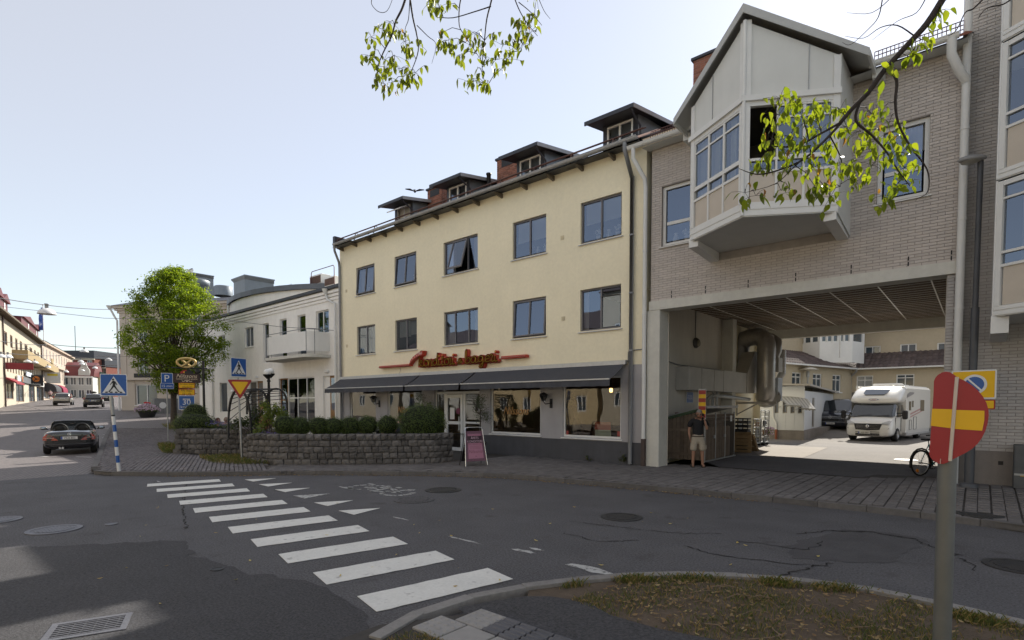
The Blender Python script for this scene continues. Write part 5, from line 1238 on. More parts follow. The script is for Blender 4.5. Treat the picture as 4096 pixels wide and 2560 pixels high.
mb=MB(FC); mb.prism([(-.3,-.7,zc1-.1),(-.3,-.7,zc1+.1),(-.3,5.5,zc1+2.9),(-.3,11.5,zc1)],(WC+.4,0,0)); rf=mb.build('roof',redsheet,CB)
mb=MB(FC); mb.box(-.2,WC+.2,-.85,-.7,zc1-.12,zc1+.08); x=0
while x<WC: mb.box(x,x+.1,-.7,0,zc1-.25,zc1-.1); x+=.9
mb.build('eaves',wood_d,CB)
for u0,u1,v in ((-20,45,200),(45,108,235),(245,370,470),(370,408,500)):
    a=cz(u0,v+60)[0]; b=cz(u1,v+60)[0]; zt=zc1+2.2; q=MB(FC); q.box(a,b,.3,4,zc1,zt); o=q.build('dormer',redsheet,CB)
    q=MB(FC); m=(a+b)/2; q.prism([(a-.2,.0,zt),(b+.2,.0,zt),(m,.0,zt+.9)],(0,4.5,0)); q.build('dormer_roof',redsheet,o)
    q=MB(FC); q.box(m-.4,m+.4,.26,.3,zc1+.5,zt-.2); q.build('dormer_window',white_m,o)
for u0,u1 in ((117,240),(230,338),(320,418),(398,480)):
    a=cz(u0,660)[0]; b=cz(u1,720)[0]; q=MB(FC); q.box(a,b,-1.5,0,7.75,7.9); o=q.build('balcony',ochre,CB)
    q=MB(FC); q.box(a,b,-1.5,-1.42,7.9,8.85); q.box(a,a+.08,-1.42,0,7.9,8.85); q.box(b-.08,b,-1.42,0,7.9,8.85); q.build('parapet',ochre,o)
    q=MB(FC); q.tube([(a,0,9.05),(a,-1.46,9.05),(b,-1.46,9.05),(b,0,9.05)],.035,5); q.build('rail',iron_b,o)
mb=MB(FC); xx=cz(22,700)[0]; mb.tube([(xx,-.12,zc1),(xx,-.12,zc0)],.09,6); xx=WC-.1; mb.tube([(xx,-.12,zc1),(xx,-.12,zc0)],.09,6); mb.build('downpipe',mat('brown_pipe',(.06,.035,.03),rough=.6),CB)
def board(u0,u1,z0,z1,m,name,txt=None,tm=None,y=-.25,size=.5):
    a=cz(u0,1000)[0];b=cz(u1,1000)[0]; q=MB(FC); q.box(a,b,y,y+.12,z0,z1); o=q.build(name,m,CB)
    if txt:
        q=MB(); text(q,txt,size,FC,(a+b)/2,(z0+z1)/2-size*.35,y-.01); q.build('lettering',tm,o)
grey_s=mat('sign_grey',(.12,.125,.13),rough=.6); orange=mat('sign_orange',(.55,.16,.02),rough=.5)
board(180,318,4.95,5.75,grey_s,'shop_sign'); board(320,422,4.95,5.7,mat('sign_pale',(.6,.6,.58),rough=.6),'shop_sign'); board(244,300,6.0,6.6,mat('sign_white_blue',(.55,.6,.68),rough=.6),'shop_sign'); board(150,180,5.0,5.7,white_m,'shop_sign')
a=cz(205,985)[0]; q=MB(FC); q.box(a-1,a,-.27,-.25,5.0,5.7); q.build('orange_logo',orange,CB)
def blade(u,v,w_,h_,m,name,label,txt=None,tm=None,ts=.3):
    x,z=cz(u,v); t=thing(name,tuple(FC[0]+FC[1]*x+VZ*z),label,'shop sign')
    o=FC[0]+FC[1]*x; 
    nd=Vector((o.x,o.y,0)).normalized(); F=fr((o.x,o.y,0),(nd.y,-nd.x,0),nd)  # faces down the street
    q=MB(F); q.bbox(0,w_,-.1,.1,z-h_/2,z+h_/2,.02); q.build('sign_board',m,t)
    q=MB(F); q.beam((-.1,0,z+h_/2+.06),(w_,0,z+h_/2+.06),.05,.05); q.build('bracket',iron_b,t)
    if txt: q=MB(); text(q,txt,ts,F,w_/2,z-h_*.42,-.105); q.build('lettering',tm,t)
    return F,z,t
blade(35,915,2.6,.75,mat('sign_red2',(.22,.025,.03),rough=.5),'red_hanging_sign','red sign projecting over the shop front at the far left')
F,z,t=blade(292,1062,1.6,1.6,iron_b,'black_orange_sign','square black sign with an orange disc and white lettering by the archways','Home',white_m,.42)
q=MB(F); q.lathe([(.0,-.115),(.42,-.115),(.42,-.1)],(.8,0,z+.22),18,axis='y',sm=False); q.build('orange_disc',orange,t)
q=MB(F); q.lathe([(.0,-.125),(.12,-.125),(.12,-.115)],(.8,0,z+.22),12,axis='y',sm=False); q.beam((.8,-.12,z+.22),(1.2,-.12,z+.22),.02,.1); q.beam((.8,-.12,z+.22),(.55,-.12,z+.5),.02,.1); q.beam((.8,-.12,z+.22),(.55,-.12,z-.05),.02,.1); q.build('disc_mark',iron_b,t)
F,z,t=blade(440,1035,2.3,1.9,mat('sign_paleg',(.55,.55,.52),rough=.6),'pale_projecting_sign','pale square sign with a yellow stripe at the end of the cream building')
q=MB(F); q.box(.5,1.9,-.11,-.1,z+.35,z+.75); q.build('yellow_stripe',mat('yel',(.6,.48,.05),rough=.6),t)
q=MB(FC); a=cz(50,985)[0];b=cz(140,985)[0]; q.prism([(a,0,5.2),(a,-1.0,4.6),(a,-1.0,4.4),(a,0,5.0)],(b-a,0,0)); tag(q.build('red_awning',mat('awn_red',(.25,.03,.04),rough=.8)),'small red awning over the shop window at the far left','awning')
t=thing('flag',tuple(at_d(174,1330,92)),'blue and white flag on a pole above the cream building','flag')
p=at_d(174.5,1330,92); q=MB(); q.tube([(p.x,p.y,p.z-2),(p.x,p.y,p.z+4.6)],.06,6); q.ball((p.x,p.y,p.z+4.65),.12,6,4); q.build('pole',white_m,t)
q=MB(); P=[]
for k in range(7): f=k/6; P+=[tuple(Vector((p.x,p.y,p.z+4.2-3.8*f))), tuple(Vector((p.x,p.y,p.z+4.2-3.9*f))-VR*(.35+.9*f*(1-.25*f))+VF0*.15*math.sin(k*2))]
q.add(P,[(2*i,2*i+2,2*i+3,2*i+1) for i in range(6)]); q.build('cloth',mat('flag_cloth',(.06,.13,.42),rough=.8,stain=((.7,.7,.7),1.2,.58)),t)
# next house, beige, ornate
A=B+d*.3; B2=Vector((*ad(-103,127),0)); d2_=(B2-A).normalized(); FD=fr((A.x,A.y,0),d2_,(-d2_.y,d2_.x,0)); W2=(B2-A).length
bm=mat('pink_beige',(.46,.38,.31),rough=.9,var=.06,sc=.5)
H2=thing('beige_house',(A.x,A.y,2.8),'pale beige house with a moulded cornice past the cream building','building')
wins=[(x,x+1.0,z,z+1.9) for z in (10.0,6.9) for x in [1.5+3.6*k for k in range(int(W2/3.6))]]+[(x,x+2.2,3.2,5.2) for x in [1.2+4.2*k for k in range(int(W2/4.2))]]
facade(FD,H2,W2,2.2,12.9,wins,bm,white_m,g_far,frame=.1,sill=True); shell(FD,H2,W2,10,2.2,12.9,bm)
mb=MB(FD); mb.box(-.1,W2+.1,-.45,0,9.0,9.35); mb.box(-.1,W2+.1,-.25,0,5.7,6.0); mb.box(-.1,W2+.1,-.5,0,12.6,12.95); mb.build('cornice',bm,H2)
mb=MB(FD); mb.prism([(-.1,-.6,12.95),(-.1,5,14.2),(-.1,10.4,12.95)],(W2+.2,0,0)); mb.build('roof',iron_b,H2)
mb=MB(FD); mb.box(-.2,1.9,-1.4,0,8.9,9.05); mb.box(-.2,1.9,-1.4,-1.32,9.05,9.9); mb.build('balcony',ochre,H2)
for u0,u1,zz,m,l in ((452,520,4.6,mat('awn_dark',(.05,.05,.055),rough=.8),'dark rounded awning over the shop past the cream building'),(530,625,4.6,mat('awn_wine',(.22,.02,.05),rough=.8),'wine red rounded awning beside the dark one')):
    a=pt_plane(FD,u0/2.52,1100+1150/2.52)[0]; b=a+6.0; q=MB(FD)
    P=[(a,0-1.6*math.sin(PI/2*k/5),zz+1.2-1.2*(1-math.cos(PI/2*k/5))) for k in range(6)]+[(a,-1.6,zz-.35),(a,0,zz-.35)]
    q.prism(P,(b-a,0,0)); tag(q.build('awning',m),l,'awning')
# far houses
def boxhouse(name,label,A,B,z0,z1,wm,rows,cols,D=10,roof='flat',rm=None,rh=2.5,fm=None,ww=1.1,wh=1.8,cat='building'):
    A=Vector((*A,0));B=Vector((*B,0));d=(B-A).normalized();F=fr((A.x,A.y,0),d,(-d.y,d.x,0));W=(B-A).length
    t=thing(name,(A.x,A.y,z0),label,cat); st=(z1-z0)/rows; cw=W/cols
    wins=[(cw*(c+.5)-ww/2,cw*(c+.5)+ww/2,z0+st*r+st*.28,z0+st*r+st*.28+wh) for r in range(rows) for c in range(cols)]
    facade(F,t,W,z0,z1,wins,wm,fm or white_m,g_far,frame=.12); shell(F,t,W,D,z0-1,z1,wm)
    q=MB(F); rm=rm or tile_d
    if roof=='gable': q.prism([(-.3,-.4,z1),(-.3,D/2,z1+rh),(-.3,D+.4,z1)],(W+.6,0,0))
    elif roof=='mansard': q.prism([(-.3,-.4,z1),(-.3,1.4,z1+rh),(-.3,D/2,z1+rh*1.35),(-.3,D-1.4,z1+rh),(-.3,D+.4,z1)],(W+.6,0,0))
    else: q.box(-.2,W+.2,-.3,D+.2,z1,z1+rh)
    q.build('roof',rm,t); return t,F,W
rb_=mat('far_red_brick',(.20,.07,.05),rough=.9,var=.15,sc=1.5)
t,F,W=boxhouse('red_brick_house','tall red brick building with a dark roof storey at the end of the street',ad(-126,150),ad(-115.6,150),3.5,14.6,rb_,3,4,14,'flat',black_sheet,2.2,white_m,1.4,2.2)
q=MB(F); q.box(-.2,W+.2,-.35,0,11.2,11.6); q.box(-.2,W+.2,-.35,0,14.2,14.6); q.build('string_course',cream,t); q=MB(F); q.tube([(2.9,3,16.5),(2.9,3,24)],.08,5); q.build('mast',iron_b,t)
t,F,W=boxhouse('red_brick_house','narrow red brick building with pale bands, just above the crossing sign',ad(-116.5,153),ad(-114.9,153),3.8,12.6,rb_,3,2,12,'flat',black_sheet,2.2,cream,1.3,1.9)
for z in (6.6,9.6,12): q=MB(F); q.box(-.1,W+.1,-.2,0,z,z+.4); q.build('string_course',cream,t)
t,F,W=boxhouse('white_house','white house with a steep red sheet metal roof and a stepped gable',ad(-96.6,116),ad(-91.8,118.5),2.6,8.1,mat('far_white',(.52,.52,.49),rough=.9,var=.05),2,4,9,'mansard',redsheet,2.4)
q=MB(F); q.prism([(3.0,-.3,8.1),(5.0,-.3,8.1),(5.0,-.3,9.4),(4.6,-.3,10.0),(4.3,-.3,11.1),(3.7,-.3,11.1),(3.4,-.3,10.0),(3.0,-.3,9.4)],(0,.5,0)); q.build('gable',mat('far_white',(1,1,1)),t)
q=MB(F); q.box(-.1,W+.1,-.35,0,7.7,8.1); q.build('cornice',white_m,t)
t,F,W=boxhouse('yellow_house','small yellow house with white trim and green eaves between beige and white houses',ad(-104,124),ad(-99.2,119),3.0,8.6,mat('far_yellow',(.58,.47,.22),rough=.9,var=.05),2,4,9,'gable',mat('green_eaves',(.09,.17,.13),rough=.6),1.6)
# corner house behind the tree
A=ad(-38.6,53.5);B=ad(-22,50)
A=Vector((*A,0));B=Vector((*B,0));d=(B-A).normalized();FK=fr((A.x,A.y,0),d,(-d.y,d.x,0));WK=(B-A).length
km=mat('pale_ashlar',(.52,.455,.385),rough=.9,var=.07,sc=.8,bump=.2,bsc=20)
KB=thing('corner_house',(A.x,A.y,1.2),'pale old corner house with tall windows and a dark roof behind the green tree','building')
wins=[(2.0+3.1*k,3.2+3.1*k,z,z+h) for z,h in ((8.1,2.4),(4.9,2.4)) for k in range(5)]+[(1.6,4.2,1.9,4.1),(6.3,8.2,1.9,4.1),(9.6,11.5,1.9,4.1),(12.8,14.6,1.9,4.1)]
wins=[(a,b,c,d_ if c>4.5 else d_-.15) for a,b,c,d_ in wins]
facade(FK,KB,WK,.4,11.6,wins,km,white_m,g_far,frame=.11,sill=True,rev=.18); shell(FK,KB,WK,12,.4,11.6,km)
mb=MB(FK)
for z,o,h in ((4.35,.35,.22),(4.57,.15,.2),(10.9,.15,.25),(11.15,.3,.2),(11.35,.5,.25)): mb.box(-o,WK+o,-o,-.002,z,z+h)
for x in (0,WK-.7): mb.box(x,x+.7,-.06,-.001,4.77,10.9)
for a,b,c,dd in wins[:10]: mb.box(a-.18,b+.18,-.12,-.003,dd+.12,dd+.3); mb.box(a-.15,a-.02,-.07,-.003,c,dd+.12); mb.box(b+.02,b+.15,-.07,-.003,c,dd+.12)
mb.build('mouldings',km,KB)
z=1.0
while z<4.2:
    segs=[(0,1.6),(4.2,6.3),(8.2,9.6),(11.5,12.8),(14.6,WK)]
    mb=MB(FK)
    for a,b in segs: mb.box(a,b,-.05,-.001,z,z+.36)
    if z<1.75: mb.box(0.003,WK-.003,-.048,-.002,z+.002,z+.358)
    mb.build('ashlar_course',km,KB); z+=.40
mb=MB(FK); mb.prism([(-.5,-.6,11.6),(-.5,2.2,12.5),(-.5,12,12.5),(-.5,12,11.6)],(WK+1,0,0)); mb.build('roof',black_sheet,KB)
mb=MB(FK); mb.lathe([(.08,11.2),(.3,11.6)],(-.6,-.5,0),8); pipe(mb,[(-.6,-.5,11.4),(-.4,-.2,10.6),(-.15,-.15,10.2),(-.15,-.15,.6)],.09); mb.lathe([(.1,11.1),(.3,11.6)],(4.5,-.7,0),8); mb.build('downpipe',wsteel,KB)
mb=MB(FK); mb.box(1.7,4.3,-.2,-.06,4.6,5.0); mb.build('shop_sign',iron_b,KB)
# ================================================================ COURTYARD BUILDINGS
court=mat('courtyard_render',(.48,.41,.295),rough=.92,var=.08,sc=.9,bump=.25,bsc=40,var2=.06,sc2=6)
CI=Vector((-7.02,46,0)); CL=Vector((*ad(17.0,34.0),0)); d=(CI-CL).normalized(); CL=CI-d*13
FL=fr((CL.x,CL.y,0),d,(-d.y,d.x,0)); FR=fr((CI.x,CI.y,0),(1,0,0),(0,1,0))
CY=thing('courtyard_building',(CI.x,CI.y,.6),'two storey ochre building with a dark tiled lean-to roof seen through the passage','building')
def z3c(x,y): return (3000+x/2.16,1250+y/2.16)
def win_on(F,x0,x1,y0,y1):
    a=pt_plane(F,*z3c(x0,(y0+y1)/2));b=pt_plane(F,*z3c(x1,(y0+y1)/2)); xm=(x0+x1)/2; return (a[0],b[0],pt_plane(F,*z3c(xm,y1))[1],pt_plane(F,*z3c(xm,y0))[1])
wl_=[win_on(FL,363,445,517,653),win_on(FL,542,622,528,675),win_on(FL,712,788,538,686)]
wr_=[win_on(FR,920,1063,545,680),win_on(FR,1263,1420,533,640),win_on(FR,1640,1760,520,640)]
WLn=13.0
for F,W,ws in ((FL,WLn,wl_),(FR,16,wr_)):
    facade(F,CY,W,.0,4.62,ws,court,white_m,g_far,frame=.07,sill=True)
for F,W,ws in ((FL,WLn,wl_),(FR,16,wr_)):
    q=MB(F)
    for a,b,c,dd in ws: q.box(a+.07,b-.07,.07,.11,c+(dd-c)*.68,c+(dd-c)*.68+.06)
    q.build('transom',white_m,CY)
# lean-to tiled roof, upper storey, top roof
def tiled(parent,F,x0,x1,y0,z0,y1,z1,m,step=.24,rows=6,name='roof'):
    q=MB(F); q.quad((x0,y0,z0),(x1,y0,z0),(x1,y1,z1),(x0,y1,z1)); o=q.build(name,m,parent)
    q=MB(F); x=x0
    while x<x1:
        for j in range(rows):
            f0=j/rows;f1=(j+1.1)/rows; q.add([(x,y0+(y1-y0)*f0,z0+(z1-z0)*f0+.03),(x+step*.5,y0+(y1-y0)*f0,z0+(z1-z0)*f0+.10),(x+step,y0+(y1-y0)*f0,z0+(z1-z0)*f0+.03),(x,y0+(y1-y0)*f1,z0+(z1-z0)*f1+.01),(x+step*.5,y0+(y1-y0)*f1,z0+(z1-z0)*f1+.06),(x+step,y0+(y1-y0)*f1,z0+(z1-z0)*f1+.01)],[(0,1,4,3),(1,2,5,4),(0,1,2)])
        x+=step
    q.build('roof_tiles',m,o,kind='stuff'); return o
tiled(CY,FR,-.3,16,-.45,4.55,2.0,5.75,tile_d,.3,5); tiled(CY,FL,-2,WLn+.9,-.45,4.55,2.0,5.75,tile_d,.3,5)
q=MB(FR); q.box(-.2,16,-.55,-.45,4.47,4.57); q.F=FL; q.box(-2,WLn+.1,-.55,-.45,4.47,4.57); q.build('gutter',wsteel,CY)
FR2=fr((CI.x,CI.y+2.0,0),(1,0,0),(0,1,0)); o2=CL+Vector((-d.y,d.x,0))*2.0; FL2=fr((o2.x,o2.y,0),d,(-d.y,d.x,0))
wr2=[win_on(FR2,990,1128,290,382),win_on(FR2,1296,1440,270,370),win_on(FR2,1617,1760,258,360)]
facade(FR2,CY,16,5.6,7.75,wr2,court,white_m,g_far,frame=.08,sill=True); facade(FL2,CY,WLn+1,5.6,7.75,[],court,white_m,g_far)
tiled(CY,FR2,-1,16,-.6,7.7,5,10.6,tile_d,.3,6); q=MB(FR2); q.box(-.8,16,-.72,-.6,7.62,7.72); q.build('gutter',wsteel,CY)
q=MB(FL2); q.quad((0,-.4,7.7),(WLn,-.4,7.7),(WLn,6,9.6),(0,6,9.6)); q.build('roof',tile_d,CY)
# white glazed corner box on the upper storey
q=MB(); a=on_y(*z3c(405,420),43.6);b=on_y(*z3c(600,420),42.8);c=on_y(*z3c(960,420),44.6); zb,zt=4.9,7.75
pts=[(a.x-.1,a.y),(b.x,b.y),(c.x-.45,c.y-.6),(c.x,c.y+1.2)]
q=MB(); 
VB=thing('glazed_veranda',(b.x,b.y,5.1),'white boarded corner veranda with a band of windows above the courtyard roof','veranda')
for i,(p0,p1,nw) in enumerate(((pts[0],pts[1],3),(pts[1],pts[2],5),(pts[2],pts[3],1))):
    A=Vector((*p0,0));B=Vector((*p1,0));dd=(B-A).normalized();F=fr((A.x,A.y,0),dd,(-dd.y,dd.x,0));W=(B-A).length
    ws=[(W*.06+W*.88*k/nw,W*.06+W*.88*(k+1)/nw-.05,6.35,7.35) for k in range(nw)]
    facade(F,VB,W,zb,zt,ws,white_m,white_m,g_far,frame=.05,mull=False)
    q=MB(F); q.box(-.05,W+.05,-.12,.0,zt-.05,zt+.08); q.build('eaves',wsteel,VB)
q=MB(); q.prism([(*p,zt+.03) for p in pts]+[(pts[3][0]-2,pts[3][1]+2,zt+.03),(pts[0][0],pts[0][1]+3,zt+.03)],(0,0,.1)); q.build('roof',gsheet,VB)
q=MB(); p=on_y(*z3c(800,300),43.0); q.tube([(p.x+.2,p.y,7.7),(p.x+.15,p.y,7.3),(p.x-.15,p.y-.02,6.9),(p.x-.15,p.y-.02,5.2)],.06,6); q.build('downpipe',wsteel,VB)
q=MB(); q.tube([(CI.x+.3,45.4,4.6),(CI.x+.3,45.4,4.35),(CI.x-.1,45.85,4.0),(CI.x-.1,45.85,.6)],.07,8); q.build('downpipe',zinc,CY)
# annex with sun blinds
AX0,AX1,AY=-9.6,-6.9,31.3
AN=thing('annex',(-8,AY,.3),'low white sheet clad annex with small windows beside the parked van','building')
FA=fr((AX0,AY,0),(1,0,0),(0,1,0)); ribm=mat('white_cladding',(.60,.62,.64),rough=.6,var=.06,sc=2)
def z4(x,y): return (3000+x/3.36,1500+y/3.36)
aw=[pt_plane(FA,*z4(u,420))[0] for u in (330,385,440,500,545,600,645,700)]
wins=[(aw[2*i],aw[2*i+1],pt_plane(FA,*z4(400,512))[1],pt_plane(FA,*z4(400,330))[1]) for i in range(4)]
facade(FA,AN,AX1-AX0,.62,2.95,wins,ribm,mat('grey_wood',(.25,.23,.2),rough=.8),g_far,frame=.05,mull=False)
q=MB(FA); q.box(0,AX1-AX0,.02,9,-.2,.64); q.build('foundation',conc_d,AN)
q=MB(FA)
x=.1
while x<AX1-AX0: q.box(x,x+.03,-.015,0,.62,1.5); x+=.42
q.build('battens',ribm,AN)
FA2=fr((AX1,AY,0),(-.07,1,0),(-1,-.07,0)); 
facade(FA2,AN,12,.62,2.7,[(2.6,3.4,.7,2.35)],ribm,mat('grey_wood',(1,1,1)),g_far,frame=.08,mull=False)
q=MB(); q.prism([(AX0-.2,AY-.35,3.05),(AX1+.3,AY-.35,2.95),(AX1-.5,AY+12,2.75),(AX0,AY+12,3.3)],(0,0,.10)); q.build('roof',mat('annex_roof',(.35,.33,.3),rough=.7,var=.15),AN)
q=MB(); p=on_y(*z4(320,700),AY-.1); q.tube([(p.x-.15,AY-.35,2.9),(p.x-.1,AY-.1,2.5),(p.x-.05,AY-.08,1.3),(p.x+.12,AY-.1,1.0),(p.x+.12,AY-.1,.65)],.05,7); q.build('downpipe',wsteel,AN)
q=MB(); q.tube([(p.x+.12,AY-.1,.65),(p.x+.12,AY-.1,.1)],.065,7); q.build('clay_pipe',mat('clay_pipe',(.25,.09,.05),rough=.8),AN)
cl=mat('striped_blind',(.27,.27,.265),rough=.85,var=.25,sc=9)
for (u0,v0,u1,v1,u2,v2,u3,v3),l in (((380,285,590,290,690,410,490,395),'left grey striped sun blind on the white annex'),((585,292,775,320,880,455,700,440),'right grey striped sun blind on the white annex')):
    a=on_y(*z4(u0,v0),AY-.02);b=on_y(*z4(u1,v1),AY-.02)
    t=thing('sun_blind',((a.x+b.x)/2,AY-.02,a.z),l,'awning')
    c=on_y(*z4(u2,v2),AY-.85);e=on_y(*z4(u3,v3),AY-.85); n=8; q=MB()
    for k in range(n):
        f0,f1=k/n,(k+1)/n; q.poly([a.lerp(b,f0),a.lerp(b,f1),e.lerp(c,f1),e.lerp(c,f0)],k%2)
    q.build('cloth',[cl,mat('striped_blind2',(.40,.40,.39),rough=.85)],t)
    q=MB(); P=[];N=16
    for k in range(N+1): p=e.lerp(c,k/N); P+=[p,p-VZ*(.10+.03*math.sin(k*PI/2))]
    q.add(P,[(2*i,2*i+2,2*i+3,2*i+1) for i in range(N)]); q.build('valance',cl,t)
    q=MB(); q.tube([e,c],.02,5); q.tube([e,Vector((e.x-.6,AY,e.z-.15))],.012,4); q.build('bar',steel,t)
p=at_d(*z3c(850,690),40); t=thing('vent_pipe',(p.x,p.y,2.8),'curved white vent pipe on the annex roof','vent pipe')
q=MB(); q.tube([(p.x-.15,p.y,2.7),(p.x-.15,p.y,p.z+.35),(p.x-.05,p.y,p.z+.62),(p.x+.15,p.y,p.z+.68),(p.x+.33,p.y,p.z+.6),(p.x+.38,p.y,p.z+.4)],.13,10); q.build('pipe',wsteel,t)
# houses across the street, behind the camera: their sunlit fronts are what the shop glass mirrors
wood_w=mat('white_boarding',(.60,.60,.57),rough=.8,var=.05)
opp=[(-70,-57,13,cream,'long cream house across the street'),(-56,-41,8.6,mat('far_white',(.6,.6,.6)),'white boarded house across the street, mirrored in the cafe windows'),(-40.5,-27,9.0,mat('warm_render',(.58,.46,.28),rough=.9),'warm yellow house across the street, mirrored in the right shop windows'),(-26.5,-12,12.2,cream,'cream gabled house across the street'),(-11.5,4,8.5,mat('warm_render',(1,1,1)),'ochre house across the street behind the viewer'),(4.5,22,9.5,mat('far_white',(1,1,1)),'pale house across the street, right of the viewer')]
for x0,x1,h,m,l in opp:
    boxhouse('street_house',l,(x1,-13),(x0,-13),0,h,m,2,max(3,int((x1-x0)/3)),9,'gable',tile_d,2.6,None,1.1,1.5)
# ================================================================ GRANITE RETAINING WALLS
stone_m=mat('granite_block',(.115,.108,.103),rough=.88,var=.3,sc=11,bump=.9,bsc=38,rnd=.32,var2=.22,sc2=30,stain=((.34,.33,.31),3.2,.70))
stone_j=mat('wall_core',(.045,.042,.038),rough=1,var=.2)
def rock_mesh(seed):
    R=random.Random(seed); mb=MB()
    # front face 3x3 grid bulged and jittered, chamfered to the back
    P=[];n=4
    for j in range(n):
        for i in range(n):
            x=-.5+i/(n-1); z=-.5+j/(n-1); edge=i in(0,n-1) or j in (0,n-1)
            y=-.5+(.10+R.uniform(-.04,.05) if edge else R.uniform(-.08,.02)); sx=R.uniform(-.018,.018);sz=R.uniform(-.03,.03)
            if edge: x*=.985;z*=.97
            P.append((x+sx,y,z+sz))
    fs=[(j*n+i,j*n+i+1,(j+1)*n+i+1,(j+1)*n+i) for j in range(n-1) for i in range(n-1)]
    ring=[0,1,2,3,7,11,15,14,13,12,8,4]; b=len(P)
    for k in ring: P.append((P[k][0],.5,P[k][2]))
    m=len(ring); fs+=[(ring[k],b+k,b+(k+1)%m,ring[(k+1)%m]) for k in range(m)]
    mb.add(P,fs); me=mb.mesh('granite_block_mesh',stone_m); return me
rocks=[rock_mesh(i) for i in range(8)]
rock_top=[unit_block('coping_mesh',stone_m,.1)]
def stonewall(name,line,label,z0,ztop,th=.34,rows=5,L=(.18,.34)):
    pts=[Vector((*p,0)) for p in line]; cum=[0]
    for a,b in zip(pts[:-1],pts[1:]): cum.append(cum[-1]+(b-a).length)
    tot=cum[-1]; mid=pts[len(pts)//2]
    t=thing(name,(mid.x,mid.y,z0),label,'stone wall')
    def at(s):
        s=max(0,min(tot,s)); j=0
        while j<len(cum)-2 and cum[j+1]<s: j+=1
        f=(s-cum[j])/max(1e-9,cum[j+1]-cum[j]); p=pts[j].lerp(pts[j+1],f); d=(pts[j+1]-pts[j]).normalized(); return p,d
    mb=MB(); N=max(8,int(tot/.3)); 
    Q=[]
    for k in range(N+1):
        p,d=at(tot*k/N); n=Vector((-d.y,d.x,0)); Q.append((p+n*.10,p+n*th,ztop(tot*k/N)-.10))
    for (a0,a1,h0),(b0,b1,h1) in zip(Q[:-1],Q[1:]):
        mb.add([(*a0.xy,z0-.1),(*b0.xy,z0-.1),(*b0.xy,h1),(*a0.xy,h0),(*a1.xy,z0-.1),(*b1.xy,z0-.1),(*b1.xy,h1),(*a1.xy,h0)],[(0,1,2,3),(3,2,6,7),(4,7,6,5)])
    mb.build('wall_core',stone_j,t)
    for r in range(rows):
        s=-RND.uniform(0,.15)
        while s<tot-.05:
            w_=RND.uniform(*L) if r<rows-1 else RND.uniform(.22,.3); e=min(s+w_,tot); s0=max(s,0)
            if e-s0>.07:
                p,d=at((s0+e)/2); n=Vector((-d.y,d.x,0)); zt=ztop((s0+e)/2); H=(zt-z0)/rows; z=z0+H*(r+.5)
                top=r==rows-1; dep=th+.02 if top else .22
                c=p+n*(dep/2-(.02 if top else 0)+RND.uniform(-.015,.012))
                me=rocks[RND.randrange(8)]
                piece('granite_block',me,t,(c.x,c.y,z),(RND.uniform(-.03,.03),RND.uniform(-.025,.025),math.atan2(d.y,d.x)+RND.uniform(-.03,.03)),(e-s0-.016,dep,H-.014))
            s=e
    return t
wr_line=[(-19.5,8.75),(-19.35,8.2),(-18.85,7.78),(-18.2,7.6),(-17.5,7.55),(-16.5,7.85),(-15.7,8.45),(-15.0,9.12),(-14.1,10.0),(-13.35,10.85),(-13.05,11.35),(-12.98,12.1)]
def zt_r(s): 
    f=min(1,max(0,(s-1.3)/1.3)); f=f*f*(3-2*f); return .12+.58+.37*f
WR=stonewall('granite_wall',wr_line,'curved dark granite block wall with clipped bushes along its top',.10,zt_r)
wl_line=[(-23.35,8.2),(-23.1,7.25),(-22.9,7.08),(-21.9,7.95),(-20.9,8.8),(-20.0,9.6)]
WL_=stonewall('granite_wall',wl_line,'shorter granite block wall left of the yield sign with a large round bush on top',.10,lambda s:1.07)
soilb=mat('bed_soil',(.06,.045,.035),rough=1,var=.3,sc=12)
sheet('planting_bed',[(-19.3,8.7),(-19.1,8.2),(-17.6,7.8),(-16.5,8.2),(-15.2,9.4),(-13.6,10.9),(-13.3,12.0),(-14.5,12.2),(-16.5,10.6),(-18.6,9.6)],.72,soilb,flat=True)
sheet('planting_bed',[(-23.1,8.3),(-22.9,7.5),(-20.3,9.7),(-20.9,10.4)],.86,soilb,flat=True)
# ================================================================ ROAD SIGNS
blue=mat('sign_blue',(.01,.085,.32),rough=.35,var=.05,spec=.5); yel=mat('sign_yellow',(.72,.42,.0),rough=.4,var=.06); red_s=mat('sign_face_red',(.30,.018,.018),rough=.4,var=.06); wht=mat('sign_white',(.66,.67,.67),rough=.4,var=.03); blk=mat('sign_black',(.015,.015,.016),rough=.5); galv=mat('galvanised_pole',(.33,.34,.34),rough=.5,metal=.4,var=.12,sc=8)
BACK=mat('sign_back',(.25,.25,.26),rough=.5,metal=.3)
def faceframe(p,turn=0.0):
    """frame whose front looks towards the street corner from where the signs are read; turn in degrees"""
    n=Vector((p.x,p.y,0)).normalized(); n=Matrix.Rotation(math.radians(turn),3,'Z')@n
    return (Vector((p.x,p.y,0)),Vector((n.y,-n.x,0)),n,Vector((0,0,1)))
def plate(F,x0,x1,z0,z1,parent,m,name='sign_plate',border=None,bm_=None,y=0,r=.03,th=.012):
    def rr(x0,x1,z0,z1,r,y,n=4):
        P=[]
        for cx,cz,a0 in ((x1-r,z1-r,0),(x0+r,z1-r,PI/2),(x0+r,z0+r,PI),(x1-r,z0+r,1.5*PI)):
            for k in range(n+1): a=a0+PI/2*k/n; P.append((cx+r*math.cos(a),y,cz+r*math.sin(a)))
        return P
    mb=MB(F); mb.prism(rr(x0,x1,z0,z1,r,y),(0,th,0)); o=mb.build(name,bm_ or m,parent)
    if border:
        mb=MB(F); b=border; mb.poly(rr(x0+b,x1-b,z0+b,z1-b,max(.005,r-b*.5),y-.003)); mb.build('sign_face',m,o)
    return o
